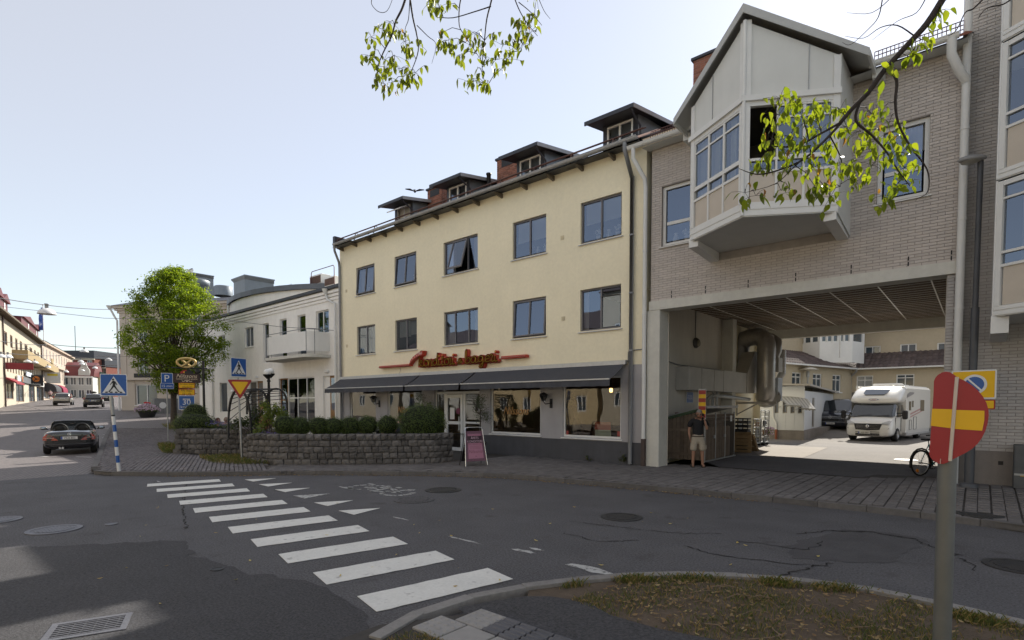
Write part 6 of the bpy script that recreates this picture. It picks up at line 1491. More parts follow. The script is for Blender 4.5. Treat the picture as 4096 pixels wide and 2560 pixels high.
def walker(F,cx,cz,s,parent):
    """standing white triangle with a walking figure over zebra bars"""
    mb=MB(F); mb.poly([(cx-.46*s,-.005,cz-.40*s),(cx+.46*s,-.005,cz-.40*s),(cx,-.005,cz+.42*s)]); mb.build('white_triangle',wht,parent)
    mb=MB(F); y=-.009
    def bar(a,b,w0,w1):
        a=Vector(a);b=Vector(b);d=(b-a).normalized();n=Vector((-d.y,d.x))
        mb.poly([(cx+s*(a.x-n.x*w0),y,cz+s*(a.y-n.y*w0)),(cx+s*(b.x-n.x*w1),y,cz+s*(b.y-n.y*w1)),(cx+s*(b.x+n.x*w1),y,cz+s*(b.y+n.y*w1)),(cx+s*(a.x+n.x*w0),y,cz+s*(a.y+n.y*w0))])
    mb.poly([(cx+s*(-.02+.045*math.cos(2*PI*k/10)),y,cz+s*(.265+.05*math.sin(2*PI*k/10))) for k in range(10)])
    mb.poly([(cx+s*a,y,cz+s*b) for a,b in ((-.06,.20),(.03,.21),(.075,.10),(.05,-.06),(-.05,-.06),(-.04,.06))])
    bar((-.03,.17),(-.10,.07),.022,.018);bar((-.10,.07),(-.14,.01),.018,.015);bar((.05,.16),(.10,.07),.022,.018);bar((.10,.07),(.13,.0),.018,.015)
    bar((-.01,-.04),(-.10,-.20),.04,.028);bar((-.10,-.20),(-.20,-.335),.026,.022);bar((.02,-.04),(.10,-.18),.04,.028);bar((.10,-.18),(.20,-.335),.026,.022);bar((-.20,-.335),(-.15,-.345),.015,.012);bar((.20,-.335),(.25,-.33),.015,.012)
    mb.build('walking_figure',blk,parent)
    mb=MB(F)
    for k in range(4): x=cx+s*(-.36+.2*k); mb.poly([(x,y,cz-.385*s),(x+.11*s,y,cz-.385*s),(x+.10*s+.02*s*(1.5-k),y,cz-.325*s),(x+.01*s+.02*s*(1.5-k),y,cz-.325*s)])
    mb.build('zebra_bars',blk,parent)
def pole(parent,p,z0,z1,r=.03,m=None,name='pole',lean=(0,0)):
    mb=MB(); mb.tube([(p.x,p.y,z0),(p.x+lean[0],p.y+lean[1],z1)],r,10); return mb.build(name,m or galv,parent)
# left crossing sign with blue and white post
p=on_z(281*K,1113*K,.12); t=thing('crossing_sign',(p.x,p.y,.12),'blue pedestrian crossing sign on a blue and white striped post','road sign')
lean=VR*-.16
z=.12
for z0,z1,m in ((.12,.36,wht),(.36,.56,blue),(.56,.80,wht),(.80,1.0,blue),(1.0,1.23,wht),(1.23,1.42,blue),(1.42,1.66,wht),(1.66,1.70,blk),(1.70,2.25,galv)):
    f0=(z0-.12)/2.1;f1=(z1-.12)/2.1; mb=MB(); mb.tube([p.xy.to_3d()+lean*f0+VZ*z0,p.xy.to_3d()+lean*f1+VZ*z1],.045,10); mb.build('post_band',m,t)
q=at_d(455,1540,p.dot(VF0)); F=faceframe(q,-4); F=(Vector((q.x,q.y,0)),F[1],F[2],F[3]); zc=q.z
o=plate(F,-.305,.305,zc-.305,zc+.305,t,blue,border=.018,bm_=wht); walker(F,0,zc,.57,o)
# P sign
p=on_g(670,1775); t=thing('parking_sign',(p.x,p.y,p.z),'blue parking sign with a 15 min plate on a grey pole','road sign'); dd=p.dot(VF0)
q=at_d(668,1513,dd); pole(t,p+VF0*.06,p.z,q.z-.1); F=faceframe(q,6); o=plate(F,-.24,.24,q.z-.25,q.z+.25,t,blue,border=.018,bm_=wht)
mb=MB(); text(mb,'P',.46,F,0,q.z-.16,-.007); mb.build('lettering',wht,o)
q2=at_d(672,1543.5,dd); o=plate(F,-.28,.28,q2.z-.145,q2.z+.13,t,blue,border=.015,bm_=wht); mb=MB(); text(mb,'15 min',.17,F,0,q2.z-.06,-.007); mb.build('lettering',wht,o)
# café post sign with pretzel
p=at_d(818,1700,22.6); p.z=.9; t=thing('cafe_post_sign',(p.x,p.y,.12),'brown café sign reading Nilssons hanging with a gilt pretzel from a black post','sign'); dd=22.6
Fp=faceframe(p,0)
def loc(F,u,v):  # x,z in frame
    return pt_plane(F,u,v)
def z2f(x,y): return (420+x/1.7786,1050+y/1.7786)
x0,zt=loc(Fp,*z2f(700,700)); mb=MB(); mb.tube([Fp[0]+VZ*.12,Fp[0]+VZ*zt],.05,8); mb.build('post',iron_b,t)
xa,za=loc(Fp,*z2f(470,748)); mb=MB(Fp); mb.tube([(xa,0,za),(.15,0,za)],.028,6); mb.tube([(-.35,0,za-.02),(-.2,0,za-.2),(-.05,0,za-.45)],.015,5); mb.lathe([(.0,-.02),(.08,-.02),(.1,0),(.08,.02)],(-.2,0,za-.13),10,axis='y') ; mb.build('arm',iron_b,t)
cx,cz=loc(Fp,*z2f(579,712)); s=abs(loc(Fp,*z2f(645,712))[0]-cx)*1.0
mb=MB(Fp); mb.tube([(cx+s*math.cos(2*PI*k/28),0,cz+s*.56*math.sin(2*PI*k/28)+.03*s*math.cos(4*PI*k/28)) for k in range(28)],.05,7,closed=True)
for sg in (1,-1): mb.tube([(cx+sg*x*s,-.03*sg,cz+y*s) for x,y in ((.62,.44),(.3,.12),(0,-.14),(-.3,-.36),(-.5,-.50))],.045,7)
mb.build('pretzel',mat('gilt',(.50,.36,.14),rough=.4,metal=.35,var=.15,sc=12),t)
xa,za=loc(Fp,*z2f(484,787)); xb,zb=loc(Fp,*z2f(680,857)); o=plate(Fp,xa,xb,zb,za,t,mat('sign_brown',(.035,.016,.012),rough=.45),r=.02,th=.05)
gold2=mat('cream_letter',(.62,.50,.36),rough=.5)
mb=MB(); text(mb,'Nilssons',.215,Fp,(xa+xb)/2,zb+.205,-.006,shear=.35); text(mb,'KONDITORI & BAGERI',.075,Fp,(xa+xb)/2,zb+.125,-.006)
mb.F=Fp
for k in (-1,1): mb.tube([((xa+xb)/2+k*(.02+.16*f),-.006,zb+.065+.02*math.sin(f*7)) for f in [i/8 for i in range(9)]],.012,4)
mb.lathe([(0,-.008),(.035,-.006)],((xa+xb)/2,0,zb+.065),8,axis='y'); mb.build('lettering',gold2,o)
# traffic plates behind it
p=at_d(757,1700,24.3); t=thing('traffic_sign_post',(p.x,p.y,.2),'stack of yellow and blue traffic plates with max 30 plate behind the café sign','road sign'); Fq=faceframe(p,-3)
pole(t,p+Fq[2]*.06,.15,loc(Fq,757,1490)[1],.035)
xa,za=loc(Fq,*z2f(525,760)); cx,_=loc(Fq,*z2f(578,800)); R_=cx-xa; cz=loc(Fq,*z2f(578,808))[1]
mb=MB(Fq); mb.lathe([(0,-.008),(R_,-.008),(R_,.01),(0,.01)],(cx,0,cz),24,axis='y',sm=False); o=mb.build('round_plate',red_s,t)
mb=MB(Fq); mb.lathe([(0,-.012),(R_*.78,-.012)],(cx,0,cz),24,axis='y',sm=False); mb.build('sign_face',yel,o)
mb=MB(Fq); mb.box(cx-.06,cx+.26,-.02,-.016,cz+.10,cz+.22); mb.prism([(cx+.0,-.018,cz+.22),(cx+.2,-.018,cz+.22),(cx+.15,-.018,cz+.3),(cx+.05,-.018,cz+.3)],(0,.002,0)); mb.box(cx-.02,cx+.04,-.02,-.016,cz+.05,cz+.1); mb.box(cx+.16,cx+.22,-.02,-.016,cz+.05,cz+.1); mb.build('car_symbol',blk,o)
mb=MB(Fq); mb.beam((cx-R_*.55,-.02,cz+R_*.55),(cx+R_*.55,-.02,cz-R_*.55),.006,.08); mb.build('bar',red_s,o)
def tplate(y0,y1,lines,m,bm,x0=521,x1=641,ts=.15,tm=None):
    xa,za=loc(Fq,*z2f(x0,y0)); xb,zb=loc(Fq,*z2f(x1,y1)); o=plate(Fq,xa,xb,zb,za,t,m,border=.025,bm_=bm,r=.03); n=len(lines); mb=MB()
    for i,l in enumerate(lines): text(mb,l if isinstance(l,str) else l[0],ts if isinstance(l,str) else l[1],Fq,(xa+xb)/2,za-(za-zb)*(i+.78)/n if isinstance(l,str) else za-(za-zb)*l[2],-.006)
    mb.build('lettering',tm or blk,o)
tplate(853,897,['fordon med','tillstånd'],yel,red_s,ts=.115); tplate(900,944,['Alla dagar','22 – 06'],yel,red_s,ts=.115)
tplate(946,1048,[('max',.17,.32),('30',.34,.64),('km/tim',.17,.88)],blue,wht,tm=wht)
# middle yield sign
p=on_z(572*K,1089*K,.12); t=thing('yield_sign',(p.x,p.y,.12),'yellow and red yield sign with a turned crossing sign above it by the granite wall','road sign'); dd=p.dot(VF0)
top=at_d(947,1380+120,dd); q=at_d(960,1567,dd)
F=faceframe(q,3); pole(t,p,.12,at_d(950,1510,dd).z,.032,galv,lean=tuple((at_d(951,1510,dd)-p).xy))
s=.36; c=at_d(959.5,1545,dd)
F=(Vector((c.x,c.y,0)),F[1],F[2],F[3])
def tri(s,y,zc): 
    P=[]
    for a0 in (PI/6,5*PI/6,1.5*PI):
        cx,cz=s*.93*math.cos(a0),s*.93*math.sin(a0)
        for k in range(-3,4): a=a0+k*PI/9; P.append((cx+s*.09*math.cos(a),y,zc+cz+s*.09*math.sin(a)))
    return P
mb=MB(F); mb.prism(tri(.385,-.035,c.z),(0,.012,0)); o=mb.build('triangle_plate',red_s,t); mb=MB(F); mb.poly(tri(.265,-.039,c.z)); mb.build('sign_face',yel,o)
c2=at_d(952.5,1470,dd); F2=faceframe(c2,38); F2=(Vector((c2.x,c2.y,0)),F2[1],F2[2],F2[3]); o=plate(F2,-.29,.29,c2.z-.31,c2.z+.31,t,blue,border=.018,bm_=wht,y=-.03)
F2b=(F2[0]-F2[2]*.03,F2[1],F2[2],F2[3]); walker(F2b,0,c2.z,.55,o)
# far yield sign
p=on_g(565,1638); t=thing('yield_sign',(p.x,p.y,p.z),'small distant yield sign on a white pole before the corner house','road sign'); dd=p.dot(VF0)
q=at_d(558,1556,dd); pole(t,p,p.z,q.z,.05,wht,lean=tuple((q-p).xy)); F=faceframe(q); mb=MB(F); mb.prism(tri(.42,-.06,q.z),(0,.012,0)); o=mb.build('triangle_plate',red_s,t); mb=MB(F); mb.poly(tri(.28,-.064,q.z)); mb.build('sign_face',yel,o)
# bent no entry sign in the foreground
D_=3.95
pb=at_d(3768,2540,D_); pt=at_d(3790,1830,D_); dirp=(pt-pb)/(pt.z-pb.z); pb=pt+dirp*(.06-pt.z)
t=thing('no_entry_sign',(pb.x,pb.y,.07),'bent red no entry sign with a yellow bar on a grey foreground pole','road sign')
mb=MB(); top=pt+dirp*.12; mb.tube([pb,pt,top],.056,16); mb.build('pole',mat('grey_pole',(.15,.155,.15),rough=.5,metal=.3,var=.12,sc=6),t)
def zs(x,y): return (3700+x/3.0253,1450+y/3.0253)
fa=at_d(*zs(386,178),D_-.09); fb=at_d(*zs(303,1190),D_-.09); fd=(fa-fb).normalized()
view=((fa+fb)/2-EYE).normalized(); nr=Vector((view.x,view.y,0)).normalized()
rt=fd.cross(nr).normalized()*-1
if rt.dot(VR)<0: rt=-rt
def onplane(x,y,o,n):
    d=ray(*zs(x,y)); return EYE+d*((o-EYE).dot(n)/d.dot(n))
nr=(nr-fd*nr.dot(fd)).normalized(); nR=(Matrix.Rotation(math.radians(14),3,fd)@nr); nL=(Matrix.Rotation(math.radians(-38),3,fd)@nr)
o=fb
Rout=[(386,178),(470,215),(560,270),(640,335),(700,410),(745,490),(768,570),(772,640),(758,740),(730,830),(690,910),(640,980),(570,1045),(490,1095),(400,1140),(303,1190)]
Lout=[(386,178),(340,140),(300,118),(255,110),(205,120),(155,150),(125,185),(108,225),(100,420),(85,640),(62,960),(50,1110),(75,1160),(110,1195),(160,1222),(220,1228),(265,1212),(303,1190)]
def solid(pts,n,m,name,off=0.0,th=.003,parent=None):
    P=[onplane(x,y,o,n)-n*off for x,y in pts]; mb=MB(); mb.prism(P,n*th); return mb.build(name,m,parent or t)
dark_red=mat('sign_red_shade',(.30,.018,.018),rough=.4)
a=solid(Rout,nR,red_s,'bent_plate'); b=solid(Lout,nL,red_s,'folded_plate')
solid([(372,574),(718,584),(716,700),(690,826),(352,803)],nR,yel,'yellow_bar',.003,.002,a)
solid([(335,566),(90,560),(75,765),(316,795)],nL,yel,'yellow_bar',.003,.002,b)
mb=MB(); mb.tube([fa-nr*.012,fb-nr*.012],.011,8); mb.build('fold_highlight',mat('highlight_pale',(.55,.47,.40),rough=.5),t)  # pale tube: the highlight along the fold, put in as colour
q1=onplane(195,1165,o,nL);q2=onplane(190,1228,o,nL); mb=MB(); mb.beam(q1-nL*.004,q2-nL*.004,.006,.003); mb.build('scratch',mat('scratch',(.5,.3,.28),rough=.6),b)
# street lamp pole with parking zone sign
lp=on_z(2288*K,1150*K,.29); LD=lp.dot(VF0); lt=at_d(2317*K,372*K,LD)
t=thing('street_lamp',(lp.x,lp.y,.28),'grey street lamp with a flat oval head in front of the brick wall','street lamp')
polem=mat('lamp_pole_grey',(.075,.078,.085),rough=.5,metal=.3,var=.15,sc=5)
mid=lp.lerp(lt,.55); mb=MB(); mb.tube([lp,lp.lerp(lt,.25)],.085,12); mb.tube([lp.lerp(lt,.25),mid],.07,12); mb.tube([mid,lt],.05,10); mb.lathe([(.16,.28),(.16,.36),(.09,.38)],(lp.x,lp.y,0),14); mb.build('pole',polem,t)
h=at_d(2296*K,376*K,LD); mb=MB(); ux=VR
F=(h,(VR*.95+VF0*-.3).normalized(),(VF0*.95+VR*.3).normalized(),VZ)
mb.F=F; mb.lathe([(0,-.02),(.12,-.05),(.18,-.03),(.20,.0),(.17,.04),(.1,.07),(0,.075)],(0,0,0),20); 
mb.v=[tuple(h+F[1]*((Vector(v)-h).dot(F[1])*1.25)+F[2]*((Vector(v)-h).dot(F[2])*.6)+VZ*(v[2]-h.z)) for v in mb.v]; mb.build('lamp_head',mat('lamp_head_grey',(.24,.24,.24),rough=.5,var=.1),t)
mb=MB(F); mb.lathe([(0,-.085),(.09,-.08),(.16,-.05)],(-.02,0,0),14); mb.build('diffuser',mat('lamp_glass',(.35,.34,.30),rough=.3),t)
t=thing('parking_zone_sign',tuple(at_d(3893,1538,LD-.15)),'square yellow parking zone sign with a blue disc, half hidden by the bent sign','road sign')
c=at_d(3893,1538,LD-.15); F=faceframe(c,-14); F=(Vector((c.x,c.y,0)),F[1],F[2],F[3])
o=plate(F,-.36,.36,c.z-.29,c.z+.29,t,yel,border=.025,bm_=wht,r=.02)
mb=MB(F); mb.lathe([(0,-.007),(.20,-.007)],(.02,0,c.z+.0),28,axis='y',sm=False); mb.build('white_ring',wht,o)
mb=MB(F); mb.lathe([(0,-.011),(.155,-.011)],(.02,0,c.z+.0),28,axis='y',sm=False); mb.build('blue_disc',blue,o)
mb=MB(F); mb.beam((-.10,-.014,c.z+.13),(.14,-.014,c.z-.13),.004,.03); mb.build('white_bar',wht,o)
o=plate(F,.08,.35,c.z-.50,c.z-.31,t,yel,border=.02,bm_=red_s,r=.02)
# ================================================================ PERGOLA, LANTERN, A-BOARD
t=thing('arched_pergola',(-20.3,9.6,.9),'black iron arched pergola with climbing plants between the granite walls','pergola')
def z3w(x,y): return (850+x/1.7785,1050+y/1.7785)
hoops=[((113,1180),(205,905),(275,1255),18.9),((245,1080),(320,900),(393,1045),20.6),((380,1045),(450,897),(532,1060),21.6)]
arcs=[]
for (l,tp,r,dpt) in hoops:
    a=at_d(*z3w(*l),dpt);c=at_d(*z3w(*r),dpt-.25);tz=at_d(*z3w(*tp),dpt).z
    P=[]
    zb=max(.75,min(a.z,c.z)); 
    for k in range(17):
        th=PI*k/16; f=(1-math.cos(th))/2; q=a.lerp(c,f); P.append(Vector((q.x,q.y,zb+(tz-zb)*math.sin(th)**.62)))
    arcs.append(P); mb=MB()
    for p0,p1 in zip(P[:-1],P[1:]): mb.beam(p0,p1,.07,.05)
    mb.build('arch',iron_b,t)
for k in range(1,16):
    mb=MB(); mb.tube([arcs[0][k],arcs[1][k]],.014,5); mb.tube([arcs[1][k],arcs[2][k]],.014,5); mb.build('rod',iron_b,t)
q=at_d(*z3w(138,917),18.9); mb=MB(); mb.ball(q,.05,8,6); mb.build('globe_light',white_m,t)
p=at_d(*z3w(405,1140),22.3); t=thing('lantern_post',(p.x,p.y,.9),'black lamp post with two white globes behind the pergola','lamp')
zt=at_d(*z3w(404,800),22.3).z; mb=MB(); mb.lathe([(.12,.12),(.12,.5),(.06,.6),(.05,zt-.3),(.08,zt-.25),(.05,zt-.2),(.07,zt),(.12,zt+.05),(.04,zt+.08)],(p.x,p.y,0),10); 
g=[at_d(*z3w(390,783),22.2),at_d(*z3w(413,777),22.5)]
for q in g: mb.tube([(p.x,p.y,zt-.05),(q.x,q.y,q.z-.22)],.025,5); mb.lathe([(.03,q.z-.26),(.16,q.z-.12),(.17,q.z-.08)],(q.x,q.y,0),12)
mb.build('post',iron_b,t)
for q in g: mb=MB(); mb.ball(q,.145,14,10); mb.build('globe',mat('globe_white',(.78,.78,.76),rough=.3),t)
# wall lanterns on the café front
for (u,v,l) in ((1250+648/2.52,1350+620/2.52,'black wall lantern between the two left shop windows'),(2100+228/2.52,1350+600/2.52,'black wall lantern between the two right shop windows')):
    p=on_y(u,v,15.0); t=thing('wall_lantern',(p.x,15.08,p.z),l,'lantern')
    X=p.x; mb=MB(); mb.lathe([(.02,p.z+.16),(.16,p.z+.09),(.17,p.z+.06),(.05,p.z-.0)],(X-.05,14.84,0),6,sm=False); mb.build('hood',iron_b,t)
    mb=MB(); mb.lathe([(.13,p.z+.05),(.06,p.z-.13),(.03,p.z-.17)],(X-.05,14.84,0),6,sm=False); mb.build('glass',glass('lantern_glass',(.5,.5,.45)),t)
    mb=MB(); 
    for k in range(6): a=2*PI*k/6; mb.tube([(X-.05+.14*math.cos(a),14.84+.14*math.sin(a),p.z+.05),(X-.05+.06*math.cos(a),14.84+.06*math.sin(a),p.z-.14)],.009,4)
    mb.tube([(X-.05,14.84,p.z-.16),(X+.0,14.86,p.z-.24),(X+.1,14.98,p.z-.22),(X+.1,15.07,p.z-.2)],.018,5); mb.box(X+.05,X+.15,15.05,15.08,p.z-.38,p.z-.06); mb.build('bracket',iron_b,t)
# sandwich board
def zr(x,y): return (1250+x/2.52,1350+y/2.52)
p=on_z(*zr(1640,1290),.12); t=thing('sandwich_board',(p.x,p.y,.12),'pink café sandwich board reading Årets Konditori in a chrome frame on the pavement','sandwich board')
bl=on_z(*zr(1545,1300),.13); br=on_z(*zr(1765,1285),.13); ux=(br-bl).normalized(); W=(br-bl).length; ny=Vector((-ux.y,ux.x,0)); 
hgt=1.16; back=.42
slope=(ny*back*.5+VZ*hgt); up=slope.normalized(); H=slope.length; nn=ux.cross(up)
Ff=(bl,ux,-nn if (-nn).dot(ny)>0 else nn,up)
top=.86
mb=MB(Ff); tw=.10
P=[(0,0,0),(tw*.8,0,H*.93),(tw*1.0,0,H*.985),(tw*1.8,0,H),(W-tw*1.8,0,H),(W-tw,0,H*.985),(W-tw*.8,0,H*.93),(W,0,0)]; mb.tube(P,.016,8); mb.build('front_frame',mat('chrome',(.6,.6,.6),rough=.2,metal=.9),t)
mb=MB(Ff)
def bq(x0,z0,x1,z1,y): # trapezoid sheet narrower to the top
    f=lambda z:tw*z/H
    return [(x0*(W)+(.5-x0)*2*f(z0)*.95,y,z0),(x1*W+(.5-x1)*2*f(z0)*.95,y,z0),(x1*W+(.5-x1)*2*f(z1)*.95,y,z1),(x0*W+(.5-x0)*2*f(z1)*.95,y,z1)]
mb.prism(bq(.03,.14,.97,H*.90,-.004),(0,.012,0)); o=mb.build('poster',mat('poster_mauve',(.16,.075,.11),rough=.5,var=.3,sc=30),t)
mb=MB(Ff); mb.poly(bq(.13,.22,.87,H*.83,-.008)); mb.build('pink_panel',mat('poster_pink',(.42,.19,.27),rough=.5,var=.06),o)
mb=MB(Ff); mb.poly(bq(.08,H*.59,.92,H*.775,-.011)); mb.build('dark_band',mat('poster_dark',(.045,.02,.03),rough=.5),o)
pinkl=mat('poster_letter',(.62,.42,.5),rough=.5); dk=mat('poster_text',(.2,.08,.12),rough=.5)
mb=MB(); text(mb,'ÅRETS',.095,Ff,W/2,H*.695,-.015); text(mb,'KONDITORI',.095,Ff,W/2,H*.605,-.015); mb.build('lettering',pinkl,o)
mb=MB(); text(mb,'White Guide 2018',.055,Ff,W/2,H*.79,-.012); text(mb,'FIKA I VÄRLDSKLASS!',.05,Ff,W/2,H*.545,-.012); text(mb,'Nilssons',.14,Ff,W/2,H*.33,-.012,shear=.35); text(mb,'oo',.06,Ff,W/2,H*.235,-.012); mb.F=Ff
for z in (.50,.47,.44): mb.box(W*.25,W*.75,-.0115,-.011,H*z,H*z+.006)
mb.build('small_print',dk,o)
Fb=(bl+ny*back,ux,Ff[2],Vector((-ny.x*back*.5,-ny.y*back*.5,hgt)).normalized()); mb=MB(Fb); mb.tube([(0,0,0),(tw,0,H*.95),(W-tw,0,H*.95),(W,0,0)],.014,6); mb.build('back_frame',iron_b,t); mb=MB(Fb); mb.prism([(W*.06,0,.12),(W*.94,0,.12),(W*.94-tw,0,H*.9),(W*.06+tw,0,H*.9)],(0,.008,0)); mb.build('back_panel',iron_b,t)
# ================================================================ PASSAGE: shed, ducts, cages, crates
plank_m=mat('weathered_plank',(.175,.135,.10),rough=.9,var=.22,sc=5,rnd=.22,bump=.5,bsc=70,var2=.15,sc2=30)
SX0,SX1,SY0,SY1=-7.93,-6.62,17.0,19.95
t=thing('waste_shed',((SX0+SX1)/2,(SY0+SY1)/2,.12),'weathered wooden bin shed with a green edged sloping roof against the passage wall','shed')
me=unit_block('plank_mesh',plank_m,.04)
def ztop(x): return 1.46+(1.80-1.46)*(x-SX0)/(SX1-SX0)
x=SX0; n=10; w_=(SX1-SX0)/n
mb=MB(); mb.box(SX0+.02,SX1-.03,SY0+.03,SY1-.03,.2,1.42); mb.build('shed_body',mat('shed_inner',(.05,.04,.03),rough=1),t)
for i in range(n):
    xc=SX0+w_*(i+.5); zt=ztop(xc); piece('plank',me,t,(xc,SY0,(.2+zt)/2),(0,0,0),(w_-.008,.028,zt-.2))
for z in (.38,1.16): piece('rail',me,t,((SX0+SX1)/2,SY0-.028,z),(0,0,0),(SX1-SX0,.025,.085))
dirs=(SY1-SY0)
for k in range(26):
    y=SY0+.08+(dirs-.12)*(k+.5)/26; piece('slat',me,t,(SX1+.012-.07*(y-SY0)/3,y,.72),(0,0,0),(.03,(dirs-.12)/26-.022,1.06))
for k in range(4): piece('plank',me,t,(SX1-.035,(SY0+SY1)/2,1.30+.105*k),(0,0,.024),(.03,dirs,.098))
mb=MB(); 
for y in (SY0+.02,SY0+1.0,SY0+1.95,SY1-.02): mb.box(SX1-.0-.07*(y-SY0)/3,SX1+.04-.07*(y-SY0)/3,y-.02,y+.02,.16,1.72)
mb.box(SX1-.02,SX1+.03,SY0,SY1,.14,.18); mb.build('steel_frame',galv,t)
mb=MB()
for y in (SY0+.9,SY0+1.85): mb.box(SX1+.03,SX1+.07,y-.16,y-.06,.88,.98)
mb.build('handle',galv,t)
mb=MB(); mb.prism([(SX0-.02,SY0-.06,ztop(SX0)-.0),(SX1+.06,SY0-.06,ztop(SX1)+.02),(SX1+.06,SY0-.06,ztop(SX1)+.11),(SX0-.02,SY0-.06,ztop(SX0)+.09)],(0,.05,0)); mb.build('green_edge',mat('shed_green',(.065,.10,.055),rough=.8,var=.15),t)
mb=MB(); mb.prism([(SX0,SY0-.06,ztop(SX0)+.10),(SX1+.08,SY0-.06,ztop(SX1)+.12),(SX1+.08,SY1+.05,ztop(SX1)+.12),(SX0,SY1+.05,ztop(SX0)+.10)],(0,0,.03)); mb.cyl((SX1+.07,SY0-.05,ztop(SX1)+.10),(SX1+.0,SY1+.08,ztop(SX1)+.10),.045,8); mb.build('roof',zinc,t)
mb=MB(); mb.box(SX1+.02,SX1+.03,SY1-.62,SY1-.45,1.4,1.6); mb.build('notice',wht,t)
p=on_y(2730,1654,17.4); t=thing('roof_tray',(p.x,17.4,1.6),'small red tray with a white label lying on the shed roof','tray'); mb=MB(); mb.box(p.x-.22,p.x+.12,17.3,17.5,1.60,1.72); mb.build('tray',mat('tray_red',(.12,.03,.025),rough=.8),t); mb=MB(); mb.box(p.x-.1,p.x+.06,17.29,17.3,1.62,1.71); mb.build('label',wht,t)
# striped clearance marker
p=at_d(2809,1600,16.9); zt=at_d(2809,1556,16.9).z; zb=at_d(2809,1672,16.9).z
t=thing('striped_marker',(p.x,p.y,zb),'red and yellow striped marker board behind the man at the shed corner','road sign'); F=faceframe(p,-6)
mb=MB(F); mb.box(-.115,.115,.0,.03,zb-.04,zt); mb.build('backing',galv,t); n=7
for k in range(n):
    z1=zt-.04-(zt-.04-zb)*k/n; z0=zt-.04-(zt-.04-zb)*(k+1)/n; mb=MB(F); mb.box(-.105,.105,-.006,.0,z0+.002,z1-.002); mb.build('stripe',red_s if k%2==0 else yel,t)
# no parking plate on the passage wall
a=on_x(2746,1567,-7.93); b=on_x(2773,1612,-7.93); t=thing('parking_notice',(-7.93,(a.y+b.y)/2,b.z),'small blue and white no parking plate on the passage wall','sign')
F=(Vector((-7.93,a.y,0)),Vector((0,1,0)),Vector((-1,0,0)),VZ); W=b.y-a.y; o=plate(F,0,W,b.z,a.z,t,wht,r=.02)
mb=MB(F); h=(a.z-b.z)
for f0,f1 in ((.04,.26),(.26,.5),(.52,.74),(.74,.97)): mb.box(W*.05,W*.95,-.004,-.001,b.z+h*f0,b.z+h*f1)
mb.build('blue_field',blue,o); mb=MB(); text(mb,'PARKERING',h*.17,F,W/2,b.z+h*.58,-.008,sx=1.2); text(mb,'FÖRBJUDEN',h*.17,F,W/2,b.z+h*.33,-.008,sx=1.2); mb.build('lettering',wht,o)
def zz(x,y): return (2550+x/1.68,1050+y/1.68)
# bulkhead lamp with cord on the wall
p=on_x(*zz(395,540),-7.9); t=thing('bulkhead_lamp',(-7.95,p.y,p.z),'round dark bulkhead lamp hanging from a conduit on the passage wall','lamp')
mb=MB(); mb.lathe([(.19,-7.95),(.19,-7.88),(.13,-7.80),(0,-7.78)],(0,p.y,p.z),14,axis='x'); mb.build('lamp_body',mat('lamp_dark',(.07,.065,.06),rough=.5),t); mb=MB(); mb.lathe([(.13,-7.80),(.10,-7.765),(0,-7.75)],(0,p.y-.03,p.z-.02),12,axis='x'); mb.build('lamp_glass',mat('lamp_glass2',(.25,.22,.16),rough=.2),t)
mb=MB(); mb.tube([(-7.93,p.y,p.z+.15),(-7.93,p.y,5.4)],.018,5); mb.build('conduit',zincd,t)
# ventilation ducts
duct=mat('duct_steel',(.40,.39,.375),rough=.36,metal=.55,var=.15,sc=2.5); ductp=mat('duct_painted',(.40,.385,.35),rough=.6,metal=.1,var=.12,sc=2)
t=thing('ventilation_duct',(-7.4,21,2.1),'large grey sheet metal ventilation duct running along the passage wall to an arched pipe','ventilation duct')
mb=MB(); mb.bbox(-7.94,-7.46,17.8,21.05,2.48,3.28,.015); mb.prism([(-7.94,21.05,2.48),(-7.46,21.05,2.48),(-7.30,23.6,2.45),(-7.94,23.6,2.45)],(0,0,.82)); mb.build('box_duct',ductp,t)
mb=MB(); 
for y in (18.9,20.1,21.05,22.3): mb.box(-7.945,-7.445+(.05 if y>22 else 0),y-.02,y+.02,2.47,3.29)
mb.build('flange',ductp,t)
def sp(u,v,y): q=on_y(*zz(u,v),y); return q
R=sp(862,800,24.3); Lp=sp(690,700,24.6)
mb=MB(); mb.prism([(-7.30,23.3,2.47),(-7.30,23.3,3.24),(-7.30,24.3,4.25),(-7.30,24.9,4.25),(-7.30,24.9,2.47)],(-.55,0,0)); mb.build('transition',ductp,t)
zc=4.50
P=[(R.x-.12,24.55,2.28),(R.x,24.35,2.45),(R.x,24.3,2.7),(R.x,24.3,zc)]
for k in range(1,8): a=PI*k/7; P.append((R.x-(R.x-Lp.x)/2*(1-math.cos(a)),24.3+.3*k/7,zc+.40*math.sin(a)))
P+=[(Lp.x,24.6,3.2)]
mb=MB(); mb.tube(P,.37,14); mb.build('arched_pipe',duct,t)
mb=MB()
for z in (2.75,3.2,3.75,4.3): mb.tube([(R.x,24.3,z-.015),(R.x,24.3,z+.015)],.385,14)
for k in range(4,10): 
    a=Vector(P[k]); d=(Vector(P[min(k+1,len(P)-1)])-Vector(P[k-1])).normalized()*.012; mb.tube([a-d,a+d],.385,14)
mb.build('seam',duct,t)
mb=MB(); mb.tube([(R.x+.1,24.9,2.3),(R.x-.15,25.4,2.22),(R.x-.5,25.9,2.2)],.36,12); mb.build('lower_elbow',duct,t)
q=sp(940,560,25.6); mb=MB(); mb.tube([(q.x-.9,25.9,5.0),(q.x-.25,25.7,4.95),(q.x,25.6,4.75),(q.x,25.6,4.3),(q.x-.12,25.5,3.9)],.19,10); mb.build('side_pipe',duct,t)
q=sp(972,680,26.3); mb=MB()
